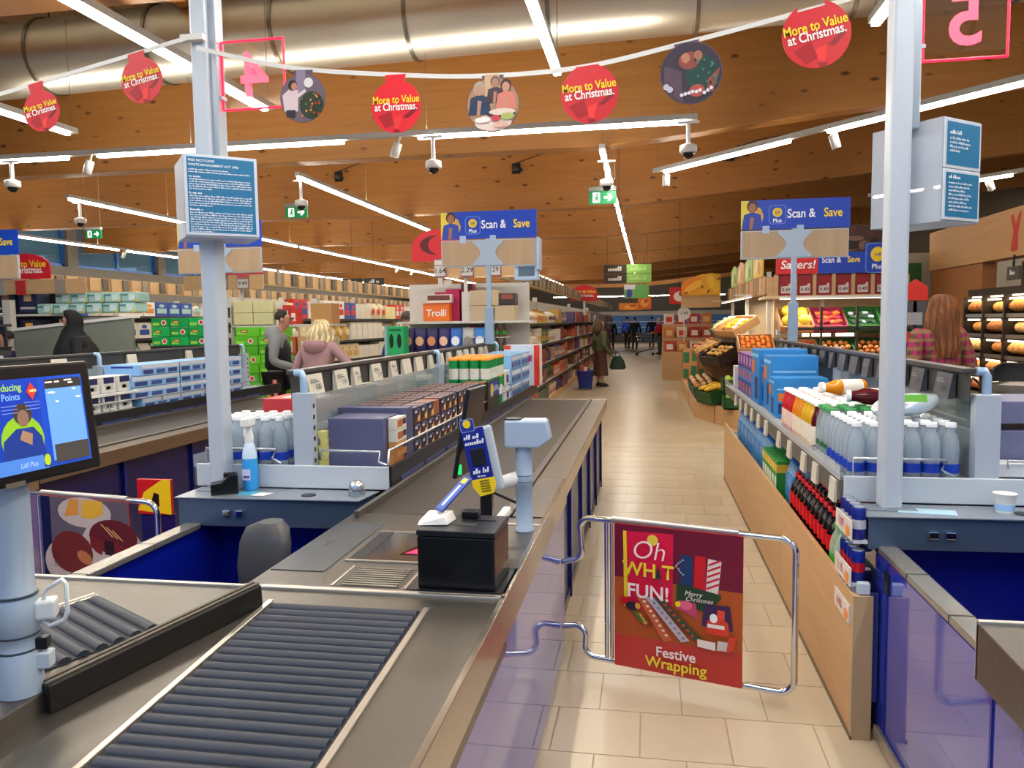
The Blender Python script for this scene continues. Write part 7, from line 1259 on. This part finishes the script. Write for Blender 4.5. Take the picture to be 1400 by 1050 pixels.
# man in a body warmer
t, N, hc, H = person('man in a dark body warmer over a grey hoodie and striped track trousers', (-4.74, 9.4, 0), math.radians(105), 1.80, '#b98470', '#7d7f80', '#121317', '#2b2420', nod=.02, lean=.06, hands=((-.13, -.22, .56), (.11, -.20, .55)), elbows=((-.16, .0, .63), (.16, .0, .63)), build=1.12)
V = {}; ve = [('pelvis', 'waist'), ('waist', 'chest'), ('chest', 'neckb')]
for k, r_ in (('pelvis', .108), ('waist', .106), ('chest', .112), ('neckb', .062)): V[k] = (N[k][0], r_ * H)
for n in 'lr': V['s' + n] = (lerp(N['chest'][0], N['sh' + n][0], .78), .074 * H); ve.append(('chest', 's' + n))
skin_obj('body_warmer', t, V, ve, mat('#15181f', .7, 0, .1, bump=.2), 1)
MB().ring([[(.075 * H * s * math.cos(q), N['neckb'][0][1] + .03 * H + .06 * H * s * math.sin(q), N['neckb'][0][2] + z * H) for q in [2 * math.pi * k / 16 for k in range(16)]] for z, s in ((-.03, 1.0), (.01, 1.12), (.045, .92), (.062, .74), (.06, .5))], None, True).build('hood', mat('#8a8b8b', .85, 0, .1), t)
for k, (c, o) in enumerate((('#d8582c', 0), ('#e0dcd8', .012), ('#c84a2c', .024))): MB().tube([(.112 * H, (-.012 + o) * H, .50 * H), (.108 * H, (-.015 + o) * H, .40 * H), (.098 * H, (-.012 + o) * H, .285 * H), (.094 * H, o * H, .1 * H)], .006 * H, 6).build('side_stripe', mat(c, .6), t); MB().tube([(-.112 * H, (-.012 + o) * H, .50 * H), (-.108 * H, (-.015 + o) * H, .40 * H), (-.098 * H, (-.012 + o) * H, .285 * H), (-.094 * H, o * H, .1 * H)], .006 * H, 6).build('side_stripe', mat(c, .6), t)
for s in (-1, 1): MB().tube([(hc.x + s * .018 * H + .014 * H * math.cos(q), hc.y - .063 * H, hc.z - .002 * H + .010 * H * math.sin(q)) for q in [2 * math.pi * k / 12 for k in range(12)]], .0014 * H, 5, None, True, True).cyl((hc.x + s * .032 * H, hc.y - .06 * H, hc.z), (hc.x + s * .05 * H, hc.y + .005 * H, hc.z), .0014 * H, 5).build('glasses', mat('#2a1c18', .4), t)
# blonde woman from behind, reaching right
t, N, hc, H = person('blonde woman in a dusty pink coat seen from behind, reaching to the right', (-3.99, 8.93, 0), math.radians(165), 1.66, '#d0a48c', '#a98488', '#3a4660', '#cdb98e', hairdo='bob', lean=.14, nod=.02, coat_len=.42, hands=((-.34, -.14, .60), (.14, -.10, .50)), elbows=((-.2, -.04, .66), (.16, .02, .60)), build=1.28, face=False, topvar=.12)
MB().ring([[(.095 * H * s * math.cos(q), N['neckb'][0][1] + .045 * H + .06 * H * s * math.sin(q), N['neckb'][0][2] + z * H) for q in [2 * math.pi * k / 16 for k in range(16)]] for z, s in ((-.07, .5), (-.05, .9), (-.01, 1.1), (.025, 1.0), (.03, .8))], None, True).build('hood', mat('#a27c80', .85, 0, .15), t)
t, N, hc, H = person('man with grey hair in a bright blue jacket, beyond the crisps bags', (-3.86, 12.2, 0), math.radians(200), 1.80, '#c09078', '#1f3f94', '#22242c', '#4a423c', lean=.1, hands=((-.2, -.2, .6), (.15, -.1, .5)), elbows=((-.18, 0, .65), (.17, .0, .62)), build=1.2, face=False, topvar=.2)
t, N, hc, H = person('person with short dark hair at the left edge, only the head showing', (-8.52, 9.15, 0), math.radians(-60), 1.58, '#c49078', '#2a2348', '#22222c', '#2a1a14', build=1.0)
# woman with the blue trolley basket in the main aisle
t, N, hc, H = person('woman in an olive body warmer and patterned skirt beside the blue basket', (-1.12, 18.9, 0), math.radians(120), 1.64, '#b98a70', '#5c6342', '#54372c', '#5a4230', hairdo='bob', hands=((-.12, -.12, .46), (.13, -.02, .47)), elbows=((-.15, .03, .60), (.15, .03, .60)), skirt=.16, build=1.2, topvar=.15)
t = thing('carrier_bag', 'dark green carrier bag hanging beside the patterned skirt', 'bag', (-.70, 18.7, .42)); MB().ring([[(w * math.cos(q), .09 * math.sin(q), z) for q in [2 * math.pi * k / 14 for k in range(14)]] for z, w in ((0, .16), (.05, .2), (.22, .15), (.32, .08))], None, True).build('bag', mat('#1d3a2c', .6, 0, .15), t); MB().tube([(-.06, 0, .31), (-.04, 0, .40), (.04, 0, .40), (.06, 0, .31)], .008, 6).build('handle', BLACK, t)
t = thing('trolley_basket', 'deep blue trolley basket on the floor by the main aisle gondola', 'basket', (-1.42, 18.0, 0)); BB = mat('#142a7a', .4, 0, .06)
o_, i_ = [(.03, .15), (.1, .155), (.42, .2), (.44, .215)], None
b = MB(); RC = lambda w, d, z: [(w * math.copysign(abs(math.cos(q)) ** .5, math.cos(q)), d * math.copysign(abs(math.sin(q)) ** .5, math.sin(q)), z) for q in [2 * math.pi * k / 20 for k in range(20)]]
b.ring([RC(w, w * .75, z) for z, w in o_] + [RC(w - .02, w * .75 - .02, z) for z, w in reversed(o_)], None, True, True); b.build('tub', BB, t); MB().tube([(-.19, .1, .43), (-.2, .12, .6), (-.1, .14, .82), (.1, .14, .82), (.2, .12, .6), (.19, .1, .43)], .012, 8).build('pull_handle', BLACK, t)
for s in (-1, 1): MB().cyl((s * .12, .1, .03), (s * .15, .1, .03), .03, 12).build('wheel', BLACK, t)
for k, (c, l) in enumerate((('#c84a4a', 'red and white packet'), ('#e0d8c8', 'cream carton'), ('#2a3a8a', 'navy box'))): carton('shopping_item', f'{l} sticking out of the blue trolley basket', 'groceries', -1.52 + k * .075, 17.95, .12, -1.455 + k * .075, 18.08, .56 - .04 * k, c, bev=.004)
# far shoppers
person('far shopper in a bright blue jacket near the chillers', (-1.12, 44.5, 0), 2.6, 1.78, top='#1e3aa8', bottom='#15161a', face=False, build=1.15); person('far shopper in a dark green coat beside the blue jacket', (-.68, 43.5, 0), 3.4, 1.74, top='#1c2420', bottom='#4a4238', hair='#3a2a20', face=False, build=1.2)
person('far shopper in a dark navy coat left of the aisle end', (-1.95, 43, 0), 2.9, 1.7, top='#161a28', bottom='#16161a', face=False, build=1.15); person('far shopper in a navy jacket facing the chillers, behind the red jacket', (.25, 46, 0), 3.3, 1.76, top='#182040', bottom='#15161c', face=False, build=1.15)
t, N, hc, H = person('far shopper in a bright red jacket pushing a wire trolley', (.55, 36.5, 0), math.radians(-75), 1.70, top='#c81e30', bottom='#54524c', hair='#b08a58', hands=((-.1, -.25, .56), (.1, -.25, .56)), elbows=((-.14, -.05, .62), (.14, -.05, .62)), build=1.2); person('far shopper in a maroon coat beside the red jacket', (1.0, 35.5, 0), math.radians(-60), 1.66, top='#5c1424', bottom='#2c2424', hair='#8a6a4a', coat_len=.32, build=1.3, hairdo='bob')
t = thing('shopping_trolley', 'wire shopping trolley pushed by the shopper in the red jacket', 'trolley', (-.05, 35.4, 0)); 
for z, s in ((.55, .8), (.7, .88), (.85, .95), (1.0, 1)): MB().tube([(-.45 * s, -.27 * s, z), (.4, -.27, z), (.4, .27, z), (-.45 * s, .27 * s, z)], .012, 6, None, True, True).build('basket_wire', CHROME, t)
for k in range(7): x = -.4 + k * .13; MB().tube([(x, -.27, 1.0), (x * .9, -.22, .55), (x * .9, .22, .55), (x, .27, 1.0)], .009, 6).build('basket_rib', CHROME, t)
for s in (-1, 1): MB().tube([(.4, s * .25, 1.0), (.3, s * .25, .3), (-.42, s * .24, .12)], .016, 6).build('chassis_tube', mat('#4a4c50', .3, .8), t)
for x in (-.42, .3):
    for s in (-1, 1): MB().cyl((x, s * .24 - .015, .062), (x, s * .24 + .015, .062), .06, 12).build('wheel', BLACK, t)
MB().cyl((.5, -.27, 1.04), (.5, .27, 1.04), .02, 8).build('push_bar', RED, t)
tag(MB().box((-.3, 35.2, .6), (.2, 35.6, .95)).build('shopping_bag', mat('#4a5a70', .7, 0, .2)), 'grey blue bag lying in the wire trolley', 'bag')
# woman with long hair by the bread
t, N, hc, H = person('woman with long wavy brown hair in a pink checked shawl, seen from behind', (2.72, 7.9, 0), math.radians(200), 1.80, '#c49a80', '#a8305c', '#2c2830', '#7a4a28', hairdo='long', build=1.2, lean=.05, hands=((-.12, -.2, .58), (.12, -.2, .58)), face=False, topvar=.25)
pm = mat('#a8305c', .86, 0, .3, scale=7); nt = pm.node_tree; pb = nt.nodes['Principled BSDF']; tcn = nt.nodes.new('ShaderNodeTexCoord'); out = None
for ax, sc_ in (('X', 5.), ('Z', 4.)):
    wv = nt.nodes.new('ShaderNodeTexWave'); wv.bands_direction = ax; wv.inputs['Scale'].default_value = sc_; wv.inputs['Distortion'].default_value = 1.5; nt.links.new(tcn.outputs['Object'], wv.inputs['Vector'])
    mx = nt.nodes.new('ShaderNodeMix'); mx.data_type = 'RGBA'; mx.inputs['B'].default_value = (*lin('#5d4630' if ax == 'X' else '#8a6a48'), 1); rp_ = nt.nodes.new('ShaderNodeValToRGB'); rp_.color_ramp.elements[0].position = .5; rp_.color_ramp.elements[1].position = .75; nt.links.new(wv.outputs['Fac'], rp_.inputs['Fac']); nt.links.new(rp_.outputs['Color'], mx.inputs['Factor'])
    if out is None: mx.inputs['A'].default_value = (*lin('#b02c66'), 1)
    else: nt.links.new(out, mx.inputs['A'])
    out = mx.outputs['Result']
nt.links.new(out, pb.inputs['Base Color'])
for ch in t.children:
    if ch.name.startswith('jacket'): ch.data.materials[0] = pm
ck = MB()
for k in range(0):
    q = math.pi * (.12 + .76 * k / 8); ck.tube([(.115 * H * math.cos(q) * s, (.085 * math.sin(q) * s2 - .01) * H - .0 + .012 * H, z * H) for z, s, s2 in ((.80, .9, .55), (.74, 1.1, .9), (.66, 1.22, 1.1), (.56, 1.3, 1.2))], .008 * H, 6)
